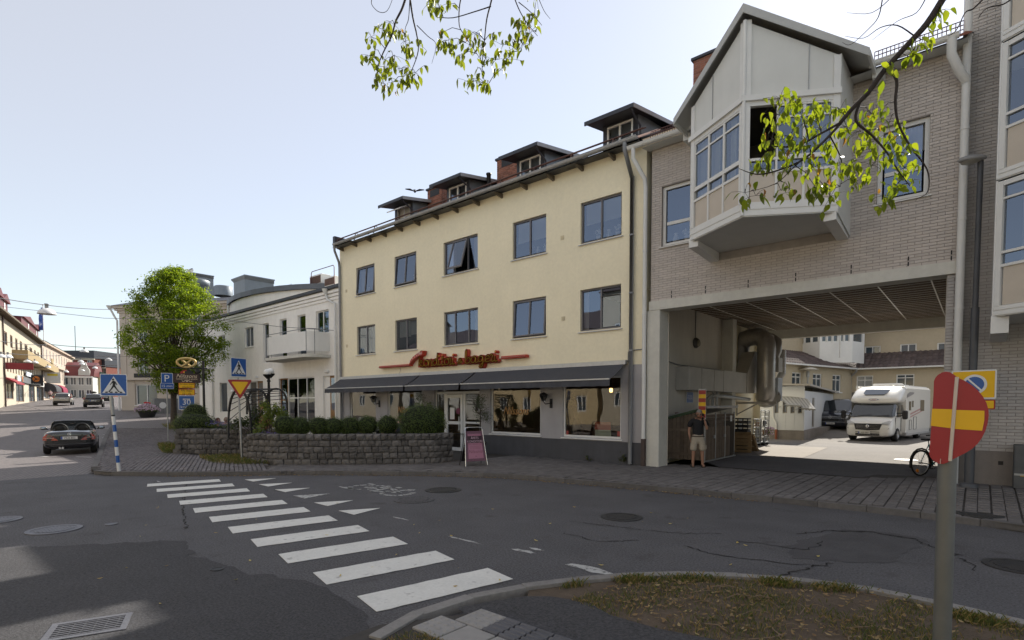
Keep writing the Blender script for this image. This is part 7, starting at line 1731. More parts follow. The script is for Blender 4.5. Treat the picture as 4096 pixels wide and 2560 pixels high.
for k in range(14): z=3.35+k*.075; mb.lathe([(.15,z),(.17,z+.035),(.15,z+.075)],(q.x,26.3,0),10)
mb.tube([(q.x,26.3,3.4),(q.x-.15,26.2,3.0),(q.x-.2,26.2,2.6)],[.16,.14,.08],8); mb.build('ribbed_pipe',duct,t)
a=sp(925,640,25.0);b=sp(952,735,25.0); mb=MB(); mb.bbox(a.x,b.x,24.9,25.5,b.z,a.z,.01); mb.build('junction_box',ductp,t)
a=sp(925,775,25.0);b=sp(942,930,25.0); mb=MB(); mb.bbox(a.x-.3,b.x,25.0,25.7,b.z,a.z,.02); mb.build('fan_unit',mat('fan_grey',(.38,.42,.46),rough=.5),t); mb=MB(); mb.box(b.x-.02,b.x+.02,25.02,25.06,b.z+.12,b.z+.3); mb.build('handle',iron_b,t)
mb=MB(); a=sp(620,945,24.2);b=sp(935,940,24.2); mb.beam(a,b,.10,.09); mb.beam(Vector((a.x+.3,24.2,a.z)),Vector((a.x+.3,24.2,a.z-.55)),.07,.07); mb.beam(Vector((a.x+.3,24.2,a.z-.5)),Vector((a.x+1.2,24.2,a.z)),.05,.05); mb.build('support_beam',ductp,t)
mb=MB(); pts=[(-7.9,20.6,1.8),(-7.85,20.5,2.2),(-7.7,20.5,2.32),(-7.5,21.2,2.3),(-7.35,23.8,2.2)]; mb.tube(pts,.07,8); mb.tube([(-7.75,20.7,1.7),(-7.72,20.7,2.48)],.05,6); mb.tube([(-7.6,20.75,1.7),(-7.6,20.75,2.48)],.05,6); mb.build('small_pipes',galv,t)
mb=MB(); p=on_x(2550+147/1.68,1050+650/1.68,-7.93); mb.tube([(-7.93,16.0,3.55),(-7.93,17.9,3.36),(-7.93,22,3.36)],.02,5); tag(mb.build('wall_cable',zincd),'thin grey cable running along the passage wall above the duct','cable')
# pallets, crates, roll cages
pw=mat('pallet_wood',(.24,.165,.085),rough=.9,var=.2,sc=9,rnd=.15)
def pallet(label,c,rot,tiltx):
    t=thing('wooden_pallet',c,label,'pallet','pallets by the shed',0,True); t.rotation_euler=(tiltx,0,rot)
    for k in range(6): mb=MB(); mb.box(-.6,.6,-.07,-.048,.02+k*.14,.02+k*.14+.1); mb.build('board',pw,t)
    for x in (-.55,0,.55): mb=MB(); mb.box(x-.05,x+.05,-.047,.03,.0,.8); mb.build('bearer',pw,t)
    for z in (.04,.38,.72): mb=MB(); mb.box(-.6,.6,.031,.05,z-.05,z+.05); mb.build('board',pw,t)
a=on_z(*zz(660,1278),.12); pallet('wooden pallet standing upright against the end of the shed',(a.x-.1,a.y+.2,.12),.15,.12)
a=on_z(*zz(725,1268),.12); pallet('wooden pallet leaning at a slant behind the upright one',(a.x-.15,a.y+.35,.12),-.2,.55)
cr=mat('black_crate',(.028,.028,.03),rough=.6,var=.15)
a=on_z(*zz(665,1270),.12)
for k in range(5):
    z=.95+.165*k; x=a.x-.05; y=a.y+.75
    if k>=3: break
    t=thing('plastic_crate',(x,y,z),['lowest black crate of the stack behind the pallets','middle black crate of the stack behind the pallets','topmost black crate of the stack behind the pallets'][k],'crate','black crates behind the pallets')
    mb=MB(); 
    for bx in ((x-.3,x+.3,y-.2,y-.185),(x-.3,x+.3,y+.185,y+.2),(x-.3,x-.285,y-.185,y+.185),(x+.285,x+.3,y-.185,y+.185)): mb.box(*bx,z,z+.045); mb.box(*bx,z+.10,z+.15)
    mb.box(x-.3,x+.3,y-.2,y+.2,z,z+.012)
    for px in (-.29,-.1,.1,.29): mb.box(x+px-.02,x+px+.02,y-.199,y-.186,z+.045,z+.10)
    mb.build('crate_body',cr,t); mb=MB(); mb.box(x-.06,x+.08,y-.206,y-.201,z+.05,z+.11); mb.build('label',wht,t)
mb=MB(); t=thing('crate_stand',(a.x-.05,a.y+.75,.12),'dark covered stand carrying the black crates','stand'); mb.bbox(a.x-.34,a.x+.24,a.y+.5,a.y+1.0,.12,.94,.02); mb.build('cover',mat('dark_cover',(.035,.035,.035),rough=.8,var=.2),t)
def cage(label,u0,u1,vt,vb,first):
    a=on_z(*zz(u0,vb),.13); b=on_z(*zz(u1,vb-6),.13); y=(a.y+b.y)/2; x0,x1=a.x,b.x; h=at_d(*zz(u0,vt),Vector((a.x,a.y,0)).dot(VF0)).z; d=.65
    t=thing('roll_cage',((x0+x1)/2,y,.12),label,'roll cage','roll cages beside the wall')
    mb=MB(); r=.014
    for X in (x0,x1): mb.tube([(X,y,.25),(X,y,h-.05),(X,y+.05,h),(X,y+d-.05,h),(X,y+d,h-.05),(X,y+d,.25)],.018,6)
    for X in (x0,x1):
        for k in range(8): z=.3+(h-.4)*k/7; mb.tube([(X,y,z),(X,y+d,z)],.008,4)
    for k in range(1,6): mb.tube([(x0+(x1-x0)*k/6,y+d,.25),(x0+(x1-x0)*k/6,y+d,h-.1)],.007,4)
    for k in range(9): z=.3+(h-.4)*k/8; mb.tube([(x0,y+d,z),(x1,y+d,z)],.008,4)
    for z in (.62,1.0): mb.tube([(x0,y,z),(x1,y,z)],.010,4)
    mb.build('wire_frame',galv,t)
    mb=MB(); mb.box(x0-.02,x1+.02,y-.02,y+d+.02,.24,.28); 
    for z in (.55,.95): mb.box(x0+.02,x1-.02,y+.02,y+d-.02,z,z+.02)
    mb.build('shelf',galv,t)
    for X in (x0+.05,x1-.05):
        for Y in (y+.05,y+d-.05): mb=MB(); mb.lathe([(0,-.02),(.06,-.02),(.06,.02),(0,.02)],(X,Y,.185),10,axis='y'); mb.build('castor',iron_b,t)
    for k,z in enumerate((.29,.58,.98)):
        mb=MB(); mb.bbox(x0+.06,x1-.08,y+.08,y+d-.08,z,z+RND.uniform(.16,.3),.01); tag(mb.build('load_box',[cr,mat('grey_box',(.16,.16,.16),rough=.7),mat('cardboard',(.25,.15,.08),rough=.85)][(k+first)%3]),['dark box on the bottom shelf of the ','box on the middle shelf of the ','box on the top shelf of the '][k]+['nearer','farther'][first]+' roll cage','box')
cage('nearer steel roll cage filled with boxes beside the passage wall',757,818,1055,1238,0); cage('farther taller steel roll cage by the hanging flowers',806,872,995,1232,1)
# electrical cabinets
p=on_z(2400*K,1142*K,.3); t=thing('electric_cabinet',(1.55,14.9,.28),'dark grey steel cabinet at the foot of the brick wall, right edge','cabinet')
mb=MB(); a=on_y(4057,1800,14.9); mb.bbox(a.x,a.x+.9,14.9,15.3,.29,1.18,.015); mb.build('cabinet_body',mat('cabinet_grey',(.085,.09,.095),rough=.55,metal=.3,var=.25,sc=4),t); mb=MB(); mb.box(a.x+.1,a.x+.16,14.89,14.9,.55,.6); mb.build('yellow_label',yel,t); mb=MB(); mb.box(a.x+.01,a.x+.9,14.888,14.899,.56,.60); mb.build('trim',galv,t)
p=on_g(670,1660); t=thing('utility_cabinet',(p.x,p.y,p.z),'grey utility cabinet with a round white sticker behind the tree','cabinet'); F=faceframe(p,20)
mb=MB(F); mb.bbox(-1.0,1.1,0,.6,p.z,p.z+1.45,.03); mb.build('cabinet_body',mat('util_grey',(.17,.175,.18),rough=.6,var=.1),t); mb=MB(F); mb.lathe([(0,-.006),(.28,-.006)],(-.35,0,p.z+.85),16,axis='y',sm=False); mb.build('sticker',wht,t)
for k in (-.3,.4): mb=MB(F); mb.box(k-.005,k+.005,-.004,.0,p.z+.1,p.z+1.4); mb.build('door_gap',iron_b,t)
# overhead wires and hanging bell lamps
lampw=mat('bell_lamp_white',(.66,.67,.68),rough=.35,var=.05)
def bell(u,v,dist,r,label):
    p=at_d(u,v,dist); t=thing('hanging_lamp',tuple(p),label,'street lamp','bell lamps hung over the street')
    mb=MB(); mb.lathe([(r,-.0),(r*.985,.10*r),(r*.9,.32*r),(r*.7,.56*r),(r*.4,.72*r),(r*.2,.76*r),(r*.16,.8*r)],(p.x,p.y,p.z),24); mb.lathe([(r*.97,.0),(r*.8,.25*r),(.0,.4*r)],(p.x,p.y,p.z),24); mb.build('bell_shade',lampw,t)
    mb=MB(); mb.lathe([(r*.17,.74*r),(r*.2,.85*r),(r*.2,1.25*r),(r*.24,1.27*r),(r*.24,1.35*r),(0,1.36*r)],(p.x,p.y,p.z),12); mb.build('lamp_neck',zincd,t)
    mb=MB(); mb.lathe([(0,-.02*r),(.3*r,.02*r),(.35*r,.15*r)],(p.x,p.y,p.z),12); mb.build('bulb_glass',mat('bulb_glass',(.5,.5,.48),rough=.2),t)
    return p
def zl(x,y): return (x/2.16,1050+y/2.16)
bell(*zl(405,447),26,.37,'large white bell lamp hung from a wire over the left street')
for x,y,d_,r,l in ((728,775,54,.37,'white bell lamp hung above the red brick roof'),(938,846,65,.37,'white bell lamp at the right end of its wire before the corner house'),(698,862,80,.4,'bell lamp just below the black roof line of the red brick building'),(708,882,84,.4,'bell lamp low before the red brick gable'),(820,916,88,.4,'bell lamp in front of the red brick building, right of the white gable'),(570,948,80,.35,'small bell lamp before the red sheet roof'),(712,936,95,.35,'small bell lamp beside the stepped white gable'),(413,908,75,.35,'bell lamp in front of the beige house'),(68,824,48,.37,'bell lamp before the cream building, second from the left edge'),(8,820,47,.37,'bell lamp cut by the left picture edge'),(238,862,62,.37,'bell lamp over the grey shop sign on the cream building, left one'),(300,870,66,.37,'bell lamp over the grey shop sign on the cream building, right one')): bell(*zl(x,y),d_,r,l)
def wire(a,b,da,db,sag,label):
    p=at_d(*zl(*a),da);q=at_d(*zl(*b),db); mb=MB(); mb.tube([p.lerp(q,f/12)-VZ*sag*4*(f/12)*(1-f/12) for f in range(13)],.012+.0003*da,4)
    tag(mb.build('span_wire',mat('wire_grey',(.12,.12,.13),rough=.6,metal=.3)),label,'wire','span wires over the street')
wire((-300,252),(1010,405),26,44,.25,'span wire carrying the large bell lamp')
wire((440,708),(1035,740),54,54,.1,'span wire before the red brick roof carrying one bell lamp')
wire((830,806),(1035,806),65,60,.05,'upper short wire ending at the corner house')
wire((500,800),(1035,838),80,60,.1,'lower wire ending at the corner house')
wire((560,890),(1035,884),88,60,.1,'faint low wire across the far street')
wire((0,678),(400,712),47,60,.1,'thin wire along the cream building balconies')
wire((0,780),(520,805),47,75,.1,'thin wire across the cream building windows')
p=at_d(*z3w(100,410),27); q=on_y(*z3w(865,483),15.3); r_=at_d(0,1225,32)
mb=MB(); mb.tube([q,q.lerp(p,.5)-VZ*.08,p,p.lerp(r_,.5)-VZ*.3,r_],.012,4); tag(mb.build('span_wire',MATS['wire_grey']),'thin cable from the white building wall to the left across the tree','wire')
p=at_d(*zz(1143,712),34); 
q=on_y(3000+500/2.16,1250+485/2.16,39); zg=gh(q.x,39); t=thing('yard_lamp',(q.x,39,zg),'grey yard lamp with a flat disc hood in the courtyard','street lamp')
mb=MB(); mb.tube([(q.x,39,zg),(q.x,39,q.z-.15)],.05,8); mb.lathe([(.10,q.z-.55),(.10,q.z-.2),(.05,q.z-.15)],(q.x,39,0),10); mb.build('pole',galv,t); mb=MB(); mb.lathe([(0,q.z+.1),(.3,q.z+.06),(.62,q.z-.06),(.60,q.z-.09),(0,q.z-.05)],(q.x,39,0),18); mb.build('disc_hood',mat('hood_pale',(.5,.47,.4),rough=.5),t)
# ================================================================ VEHICLES
black_p=mat('black_paint',(.006,.0065,.009),rough=.22,var=.05,coat=1.0,spec=.5)
navy_p=mat('navy_paint',(.007,.009,.018),rough=.22,var=.05,coat=1.0,spec=.5)
silver_p=mat('silver_paint',(.30,.285,.26),rough=.3,metal=.5,var=.05,coat=.6)
brown_p=mat('dark_brown_paint',(.035,.03,.03),rough=.25,metal=.3,var=.05,coat=1.0)
white_p=mat('white_vehicle_paint',(.72,.72,.70),rough=.3,var=.03,coat=.5)
tyre_m=mat('tyre',(.018,.018,.018),rough=.85,var=.15,sc=10); rim_m=mat('alloy_rim',(.42,.42,.43),rough=.3,metal=.8)
trim=mat('black_trim',(.018,.018,.019),rough=.6,var=.1); lens_r=mat('tail_lamp',(.30,.012,.010),rough=.18,var=.25,sc=16,coat=.6); lens_w=mat('lamp_lens',(.42,.43,.45),rough=.12,var=.2,sc=12,coat=.6); chrome=mat('chrome_trim',(.65,.65,.66),rough=.15,metal=.95)
cglass=mat('car_glass',(.022,.027,.032),rough=.04,spec=.9,var=.3,sc=1.5,coat=.5)
plate_w=mat('plate_white',(.66,.66,.64),rough=.5); plate_b=mat('plate_blue',(.02,.07,.36),rough=.5)
def loft(mb,st,mi=0,cap=True):
    n=len(st[0][1]); m=2*n-2; vs=[]
    for x,pr in st:
        vs+=[(x,y,z) for y,z in pr]+[(x,-y,z) for y,z in pr[-2:0:-1]]
    fs=[(i*m+k,i*m+(k+1)%m,(i+1)*m+(k+1)%m,(i+1)*m+k) for i in range(len(st)-1) for k in range(m)]
    if cap: fs+=[tuple(range(m-1,-1,-1)),tuple(range((len(st)-1)*m,len(st)*m))]
    mb.add(vs,fs,mi,True); return mb
def subd(o,l=2):
    s=o.modifiers.new('sub','SUBSURF'); s.levels=l; s.render_levels=l; return o
def wheel(parent,x,y,r,w_,spokes=5):
    s=1 if y>0 else -1
    mb=MB(); mb.lathe([(r*.62,-w_/2),(r*.92,-w_/2),(r,-w_*.32),(r,w_*.32),(r*.92,w_/2),(r*.62,w_/2)],(x,y,r),24,axis='y'); t=mb.build('wheel',tyre_m,parent)
    mb=MB(); mb.lathe([(r*.64,w_*.44),(r*.60,w_*.5),(r*.55,w_*.36),(0,w_*.30)] if s>0 else [(0,-w_*.30),(r*.55,-w_*.36),(r*.60,-w_*.5),(r*.64,-w_*.44)],(x,y,r),20,axis='y')
    for k in range(spokes): a=2*PI*k/spokes; mb.beam((x,y+s*w_*.36,r),(x+r*.58*math.cos(a),y+s*w_*.42,r+r*.58*math.sin(a)),r*.16,.03,up=(0,1,0))
    mb.build('rim',rim_m,t)
def numplate(parent,F,x,z,y=0,w_=.52,h=.11,txt='MLB 803'):
    mb=MB(F); mb.box(x-w_/2,x+w_/2,y-.012,y,z-h/2,z+h/2); o=mb.build('number_plate',plate_w,parent)
    mb=MB(F); mb.box(x-w_/2+.004,x-w_/2+.05,y-.016,y-.012,z-h/2+.004,z+h/2-.004); mb.build('blue_strip',plate_b,o)
    mb=MB(); text(mb,txt,.105,F,x+.02,z-.038,y-.016,sx=.92); mb.build('lettering',blk,o)
def carroot(name,p,head,label,cat='car',group=None):
    return thing(name,(p[0],p[1],p[2]),label,cat,group,head,True)
def rearF(x): return fr((x,0,0),(0,-1,0),(1,0,0))   # looking at the tail
def frontF(x): return fr((x,0,0),(0,1,0),(-1,0,0))
# --- black open roadster
P=on_g(285,1812); hd=math.radians(167)
fw=Vector((math.cos(hd),math.sin(hd),0))
t=carroot('convertible_car',(P.x+fw.x*1.2,P.y+fw.y*1.2,P.z+.0),hd,'black open convertible with red wedge tail lamps driving away on the left street')
def prof(w_,zb,zs,zt,tuck=.06): return [(0,zb),(w_*.7,zb),(w_*.93,zb+.06),(w_,zb+.22),(w_*1.0,zb+.36),(w_*.965,zs),(w_*.80,zt-.02),(w_*.45,zt),(0,zt+.01)]
mb=MB(); loft(mb,[(-1.98,prof(.60,.36,.80,.86)),(-1.95,prof(.74,.27,.82,.90)),(-1.78,prof(.83,.20,.84,.94)),(-1.2,prof(.865,.18,.85,.955)),(-.85,prof(.865,.18,.85,.95)),(-.80,prof(.865,.18,.84,.90)),(0,prof(.855,.18,.82,.88)),(.65,prof(.85,.18,.81,.89)),(.75,prof(.85,.18,.81,.90)),(1.3,prof(.83,.18,.76,.84)),(1.85,prof(.74,.2,.62,.70)),(2.02,prof(.55,.3,.52,.56))]); body=subd(mb.build('body',black_p,t))
mb=MB(); mb.box(-.78,.55,-.66,.66,.86,.905); mb.build('cockpit',trim,t)
for s in (-1,1):
    mb=MB(); loft(mb,[(-.62,[(0,.9),(.2,.9),(.22,1.0),(.2,1.12),(.0,1.16)]),(-.48,[(0,.9),(.22,.9),(.24,1.0),(.21,1.14),(0,1.18)])]); mb.v=[(x,y+s*.36,z) for x,y,z in mb.v]; subd(mb.build('seat',mat('seat_leather',(.022,.021,.02),rough=.6),t),1)
    mb=MB(); mb.tube([(-.74,s*.36+.24*math.cos(PI*k/10),.92+.27*math.sin(PI*k/10)) for k in range(11)],.035,8); mb.build('roll_bar',trim,t)
    mb=MB(); mb.ball((-.68,s*.36,1.04),(.05,.19,.15),10,8); mb.build('headrest',mat('seat_leather',(1,1,1)),t)
    mb=MB(); mb.tube([(.72,s*.76,.90),(.30,s*.66,1.20),(.22,s*.60,1.265)],.035,8); mb.build('windscreen_pillar',black_p,t)
    mb=MB(); mb.ball((.42,s*.98,.98),(.07,.13,.075),10,8); mb.tube([(.45,s*.82,.92),(.43,s*.92,.95)],.025,6); mb.build('door_mirror',black_p,t)
    mb=MB(); mb.ball((.355,s*.98,.98),(.012,.10,.055),10,6); mb.build('mirror_glass',mat('mirror_glass',(.3,.34,.38),rough=.03,metal=.9),t)
    mb=MB(); q=[(-1.93,s*.80,.60),(-1.99,s*.30,.585),(-1.97,s*.58,.80),(-1.86,s*.78,.85)]; q=[(-2.005,s*.34,.57),(-1.93,s*.815,.58),(-1.90,s*.815,.70),(-1.935,s*.70,.83),(-1.97,s*.58,.79)]
    mb.prism([(x,y,z) for x,y,z in q],(.16,0,0)); mb.build('tail_lamp',lens_r,t)
    mb=MB(); mb.prism([(-2.012,s*.44,.645),(-1.945,s*.80,.66),(-1.945,s*.80,.685),(-2.008,s*.48,.675)],(.1,0,0)); mb.build('lamp_band',mat('lamp_band',(.45,.25,.23),rough=.2),t)
mb=MB(); mb.tube([(.22,-.62,1.262),(.20,-.3,1.285),(.20,.3,1.285),(.22,.62,1.262)],.04,8); mb.build('windscreen_header',black_p,t)
mb=MB(); mb.quad((.70,-.74,.91),(.70,.74,.91),(.23,.61,1.25),(.23,-.61,1.25)); mb.build('windscreen',glass('car_clear',(.7,.76,.75),1.6),t)
mb=MB(); mb.ball((.34,.0,1.19),(.02,.11,.035),10,6); mb.build('rear_view_mirror',mat('mirror_back',(.4,.36,.33),rough=.2,metal=.4),t)
F=rearF(-2.015); mb=MB(F); mb.box(-.30,.34,.0,.1,.585,.75); mb.build('plate_recess',trim,t); numplate(t,F,.0,.665,-.004)
mb=MB(F); mb.box(-.2,.2,.06,.1,.862,.88); mb.build('brake_light',lens_r,t)
mb=MB(F); mb.tube([(.05*math.cos(2*PI*k/16),.02,.80+.05*math.sin(2*PI*k/16)) for k in range(16)],.008,5,closed=True)
for k in range(3): a=PI/2+2*PI*k/3; mb.beam((0,.02,.80),(.048*math.cos(a),.02,.80+.048*math.sin(a)),.012,.01,up=(0,1,0))
mb.build('boot_emblem',chrome,t)
mb=MB(F); mb.cyl((-.30,-.02,.27),(-.30,.3,.27),.04,12); mb.cyl((-.21,-.02,.27),(-.21,.3,.27),.04,12); mb.build('exhaust',chrome,t)
mb=MB(F); mb.tube([(-.80,.08,.44),(-.6,-.01,.42),(0,-.03,.41),(.6,-.01,.42),(.80,.08,.44)],.018,6); mb.build('bumper_line',black_p,t)
for x,y in ((-1.2,.74),(-1.2,-.74),(1.2,.74),(1.2,-.74)): wheel(t,x,y,.31,.22)
# --- estate cars seen from behind
def estate(p,hd,paint,label,box=False,h=1.48):
    t=carroot('parked_car' if False else 'estate_car',p,hd,label)
    def pr(w_,zb,zs,zt): return [(0,zb),(w_*.75,zb),(w_*.95,zb+.08),(w_,zb+.3),(w_,zb+.5),(w_*.97,zs),(w_*.6,zt),(0,zt)]
    mb=MB(); loft(mb,[(-2.25,pr(.72,.42,.88,.90)),(-2.2,pr(.82,.32,.92,.95)),(-1.9,pr(.90,.22,.95,1.0)),(0,pr(.91,.2,.93,.98)),(1.0,pr(.90,.2,.90,.95)),(1.9,pr(.82,.2,.74,.80)),(2.2,pr(.62,.3,.60,.64))]); subd(mb.build('body',paint,t))
    mb=MB(); g=lambda w_,zt:[(0,.9),(w_*1.18,.92),(w_*1.12,1.15),(w_,zt-.06),(w_*.75,zt),(0,zt+.02)]
    loft(mb,[(-2.12,[(0,.9),(.74,.92),(.7,1.0),(.66,1.05),(.5,1.06),(0,1.07)]),(-1.85,g(.68,h)),(-1.0,g(.70,h+.02)),(.2,g(.68,h)),(.9,[(0,.9),(.78,.92),(.74,.98),(.7,1.0),(.5,1.02),(0,1.03)])]); subd(mb.build('cabin',paint,t),1)
    F=rearF(-2.20); mb=MB(F); mb.prism([(-.62,.02,1.02),(.62,.02,1.02),(.55,.24,h-.1),(-.55,.24,h-.1)],(0,.02,0)); mb.build('rear_window',cglass,t)
    for s in (-1,1):
        mb=MB(); mb.prism([(-1.7,s*.80,1.02),(.55,s*.82,1.02),(.1,s*.74,h-.1),(-1.6,s*.73,h-.1)],(0,s*.03,0)); mb.build('side_window',cglass,t)
        mb=MB(); mb.box(-2.26,-2.0,s*.80-.10,s*.80+.08,.86,1.06); mb.build('tail_lamp',lens_r,t)
        mb=MB(); mb.ball((.55,s*1.0,1.05),(.08,.12,.08),8,6); mb.build('door_mirror',trim,t)
    F=rearF(-2.27); numplate(t,F,0,.80 if not box else .72,0); mb=MB(F); mb.box(-.75,.75,.0,.2,.34,.50); mb.build('bumper',trim,t)
    for x,y in ((-1.35,.80),(-1.35,-.80),(1.35,.80),(1.35,-.80)): wheel(t,x,y,.32,.22)
    if box: mb=MB(); loft(mb,[(-1.3,[(0,h+.06),(.25,h+.06),(.3,h+.2),(.2,h+.3),(0,h+.32)]),(.5,[(0,h+.06),(.28,h+.06),(.33,h+.2),(.22,h+.3),(0,h+.32)])]); subd(mb.build('roof_box',trim,t),1)
    return t
p=on_g((552)/2.16,1050+1232/2.16); st=math.radians(166.5)
estate((p.x,p.y,p.z),st,silver_p,'silver beige estate car stopped by the wine red awning up the street')
p=on_g(815/2.16,1050+1250/2.16); estate((p.x,p.y,p.z),st,brown_p,'dark brown estate car with a black roof box in the middle of the street',True)
p=on_g(915/2.16,1050+1212/2.16); estate((p.x,p.y,p.z),st,black_p,'black car partly hidden behind the crossing sign farther up the street')
# --- white motorhome
hd=math.radians(-98); ax=(-4.10,33.25)
t=carroot('motorhome',(ax[0],ax[1],.125),hd,'white motorhome with a sloped over cab and dark windscreen parked in the sunlit yard','motorhome')
def q(w_,zb,zt,r=.12): return [(0,zb),(w_*.8,zb),(w_*.97,zb+.06),(w_,zb+.25),(w_,(zb+zt)/2),(w_*.985,zt-r),(w_*.9,zt),(0,zt)]
mb=MB(); loft(mb,[(1.02,[(0,.30),(.5,.30),(.72,.33),(.80,.40),(.80,.55),(.78,.66),(.6,.70),(0,.72)]),(.92,[(0,.24),(.7,.24),(.92,.30),(.97,.42),(.97,.62),(.93,.82),(.7,.92),(0,.95)]),(.70,[(0,.22),(.75,.22),(.98,.30),(1.01,.50),(1.01,.75),(.97,.98),(.75,1.10),(0,1.14)]),(.40,[(0,.22),(.75,.22),(.98,.3),(1.02,.55),(1.02,.85),(.98,1.15),(.85,1.24),(0,1.28)]),(.25,[(0,.22),(.75,.22),(.98,.3),(1.02,.6),(1.02,.95),(.99,1.2),(.9,1.30),(0,1.34)]),(-.35,[(0,.22),(.75,.22),(.98,.3),(1.02,.6),(1.02,1.0),(.99,1.5),(.90,1.92),(0,1.95)]),(-1.05,[(0,.22),(.75,.22),(.98,.3),(1.02,.6),(1.02,1.0),(1.0,1.5),(.92,1.98),(0,2.0)])]); subd(mb.build('cab',white_p,t))
mb=MB(); loft(mb,[(-1.0,q(1.14,.30,2.78)),(-1.1,q(1.15,.28,2.80)),(-6.0,q(1.15,.28,2.80)),(-6.1,q(1.13,.3,2.76))]); mb.sm=[False]*len(mb.sm); mb.build('living_body',white_p,t)
mb=MB(); loft(mb,[(.12,[(0,1.90),(.70,1.92),(.98,1.96),(1.04,2.02),(.98,2.10),(.80,2.16),(.5,2.18),(0,2.19)]),(-.05,[(0,1.88),(.75,1.90),(1.06,1.95),(1.12,2.08),(1.06,2.22),(.86,2.30),(.5,2.33),(0,2.35)]),(-.5,[(0,1.88),(.8,1.90),(1.08,1.95),(1.15,2.15),(1.12,2.45),(.96,2.58),(.5,2.62),(0,2.64)]),(-.95,[(0,1.88),(.8,1.9),(1.08,1.95),(1.15,2.2),(1.14,2.6),(1.02,2.76),(.5,2.80),(0,2.82)]),(-1.15,[(0,1.9),(.8,1.9),(1.08,1.95),(1.15,2.2),(1.15,2.62),(1.05,2.8),(.5,2.83),(0,2.84)])]); subd(mb.build('over_cab',white_p,t))
mb=MB(); mb.prism([(-.02,-.42,2.345),(-.02,.40,2.345),(-.12,.52,2.41),(-.44,.60,2.615),(-.44,-.50,2.615),(-.14,-.52,2.42)],(.015,0,.03)); mb.build('skylight',mat('skylight_dark',(.06,.075,.10),rough=.12,spec=.7,coat=.5),t)
F=frontF(.155); mb=MB(F); mb.lathe([(0,-.0),(1,-.0)],(0,0,0),20,axis='y',sm=False); mb.v=[tuple(Vector((.155-(-.0),0,2.115))+Vector((-.03,(v[1])*.22,(v[2])*.05))) for v in mb.v]; mb.build('badge',mat('badge_blue',(.12,.16,.32),rough=.4),t)
Fb=fr((.135,0,2.115),(0,1,0),(-1,0,0)); mb=MB(Fb); mb.lathe([(0,-.004),(.9,-.004)],(0,0,0),20,axis='y',sm=False); mb.v=[(.14,v[1]*.21,2.115+(v[2]-2.115)*.045) for v in mb.v]; mb.build('badge_field',wht,t)
mb=MB(); text(mb,'LMC',.085,Fb,0,-.032,-.012,shear=.3,sx=1.5); mb.build('lettering',mat('badge_red',(.32,.05,.08),rough=.5),t)
mb=MB(); mb.prism([(.46,-.88,1.24),(.46,.88,1.24),(-.02,.84,1.86),(-.02,-.84,1.86)],(.015,0,.02)); mb.prism([(.452,.88,1.245),(.27,.98,1.27),(-.18,.93,1.82),(-.03,.84,1.86)],(.015,.01,.01)); mb.prism([(.452,-.88,1.245),(.27,-.98,1.27),(-.18,-.93,1.82),(-.03,-.84,1.86)],(.015,-.01,.01)); mb.build('windscreen',cglass,t)
mb=MB()
for y0,y1 in ((-.6,.05),(.1,.8)): mb.beam((.49,y0,1.27),(.46,y1,1.36 if y0<0 else 1.33),.02,.02)
mb.build('wiper',trim,t)
F=frontF(1.0)
def fz(pts,off,m,name,depth=.05): mb=MB(); mb.prism([(x+off,y,z) for x,y,z in pts],(-depth,0,0)); return mb.build(name,m,t)
fz([(.93,-.62,.90),(.93,.62,.90),(1.01,.52,.60),(1.03,0,.57),(1.01,-.52,.60)],.02,trim,'grille',.12)
for z in (.66,.73,.80): mb=MB(); mb.box(1.0,1.045-.25*(z-.6),-.50,.50,z,z+.012); mb.build('grille_bar',chrome,t)
mb=MB(); mb.lathe([(.075,0),(.085,.02),(.06,.03),(0,.025)],(1.02,0,.765),16,axis='x'); mb.build('grille_emblem',chrome,t)
for s in (-1,1):
    mb=MB(); mb.prism([(.945,s*.60,.86),(.90,s*.93,.90),(.78,s*.97,1.03),(.80,s*.88,1.05),(.92,s*.60,.94)],(.04,0,.0)); mb.build('headlamp',lens_w,t)
    mb=MB(); mb.prism([(.96,s*.70,.62),(.93,s*.90,.64),(.90,s*.92,.70),(.95,s*.74,.68)],(.03,0,0)); mb.build('fog_recess',mat('bumper_grey',(.30,.30,.30),rough=.5),t)
    mb=MB(); mb.ball((.93,s*.80,.42),(.04,.06,.05),8,6); mb.build('fog_lamp',lens_w,t)
    mb=MB(); mb.tube([(.10,s*1.0,1.28),(.12,s*1.28,1.30)],.03,6); mb.tube([(.10,s*1.0,1.42),(.12,s*1.28,1.42)],.03,6); mb.bbox(.02,.2,s*1.36-.11,s*1.36+.11,1.12,1.56,.05); mb.build('door_mirror',trim,t)
    mb=MB(); mb.prism([(.0,s*1.022,1.22),(-.62,s*1.03,1.22),(-.62,s*.985,1.80),(-.33,s*.985,1.80)],(0,s*.012,0)); mb.build('cab_side_window',cglass,t)
    mb=MB(); mb.prism([(-.72,s*1.03,1.3),(-1.0,s*1.03,1.55),(-1.0,s*.99,1.84),(-.72,s*.99,1.84)],(0,s*.012,0)); mb.build('cab_side_window',cglass,t)
    mb=MB(); mb.box(-.66,-.64,s*1.02-.01,s*1.02+.012,.5,1.2); mb.box(.30,.32,s*1.015-.01,s*1.015+.01,.6,1.2); mb.build('door_gap',trim,t)
mb=MB(); mb.box(.9,1.035,-.52,.52,.475,.50); mb.box(.9,1.035,-.52,.52,.30,.42); mb.build('lower_grille',mat('bumper_dark',(.05,.05,.052),rough=.5),t)
mb=MB(); 
for k in range(9): mb.box(1.03,1.04,-.48+.12*k,-.475+.12*k,.31,.41)
mb.build('grille_bars',chrome,t)
numplate(t,frontF(1.055),-.12,.445,0)
mb=MB()
mb.box(-1.9,-1.5,1.152,1.16,1.55,2.02) ; o=mb.build('side_window',cglass,t)
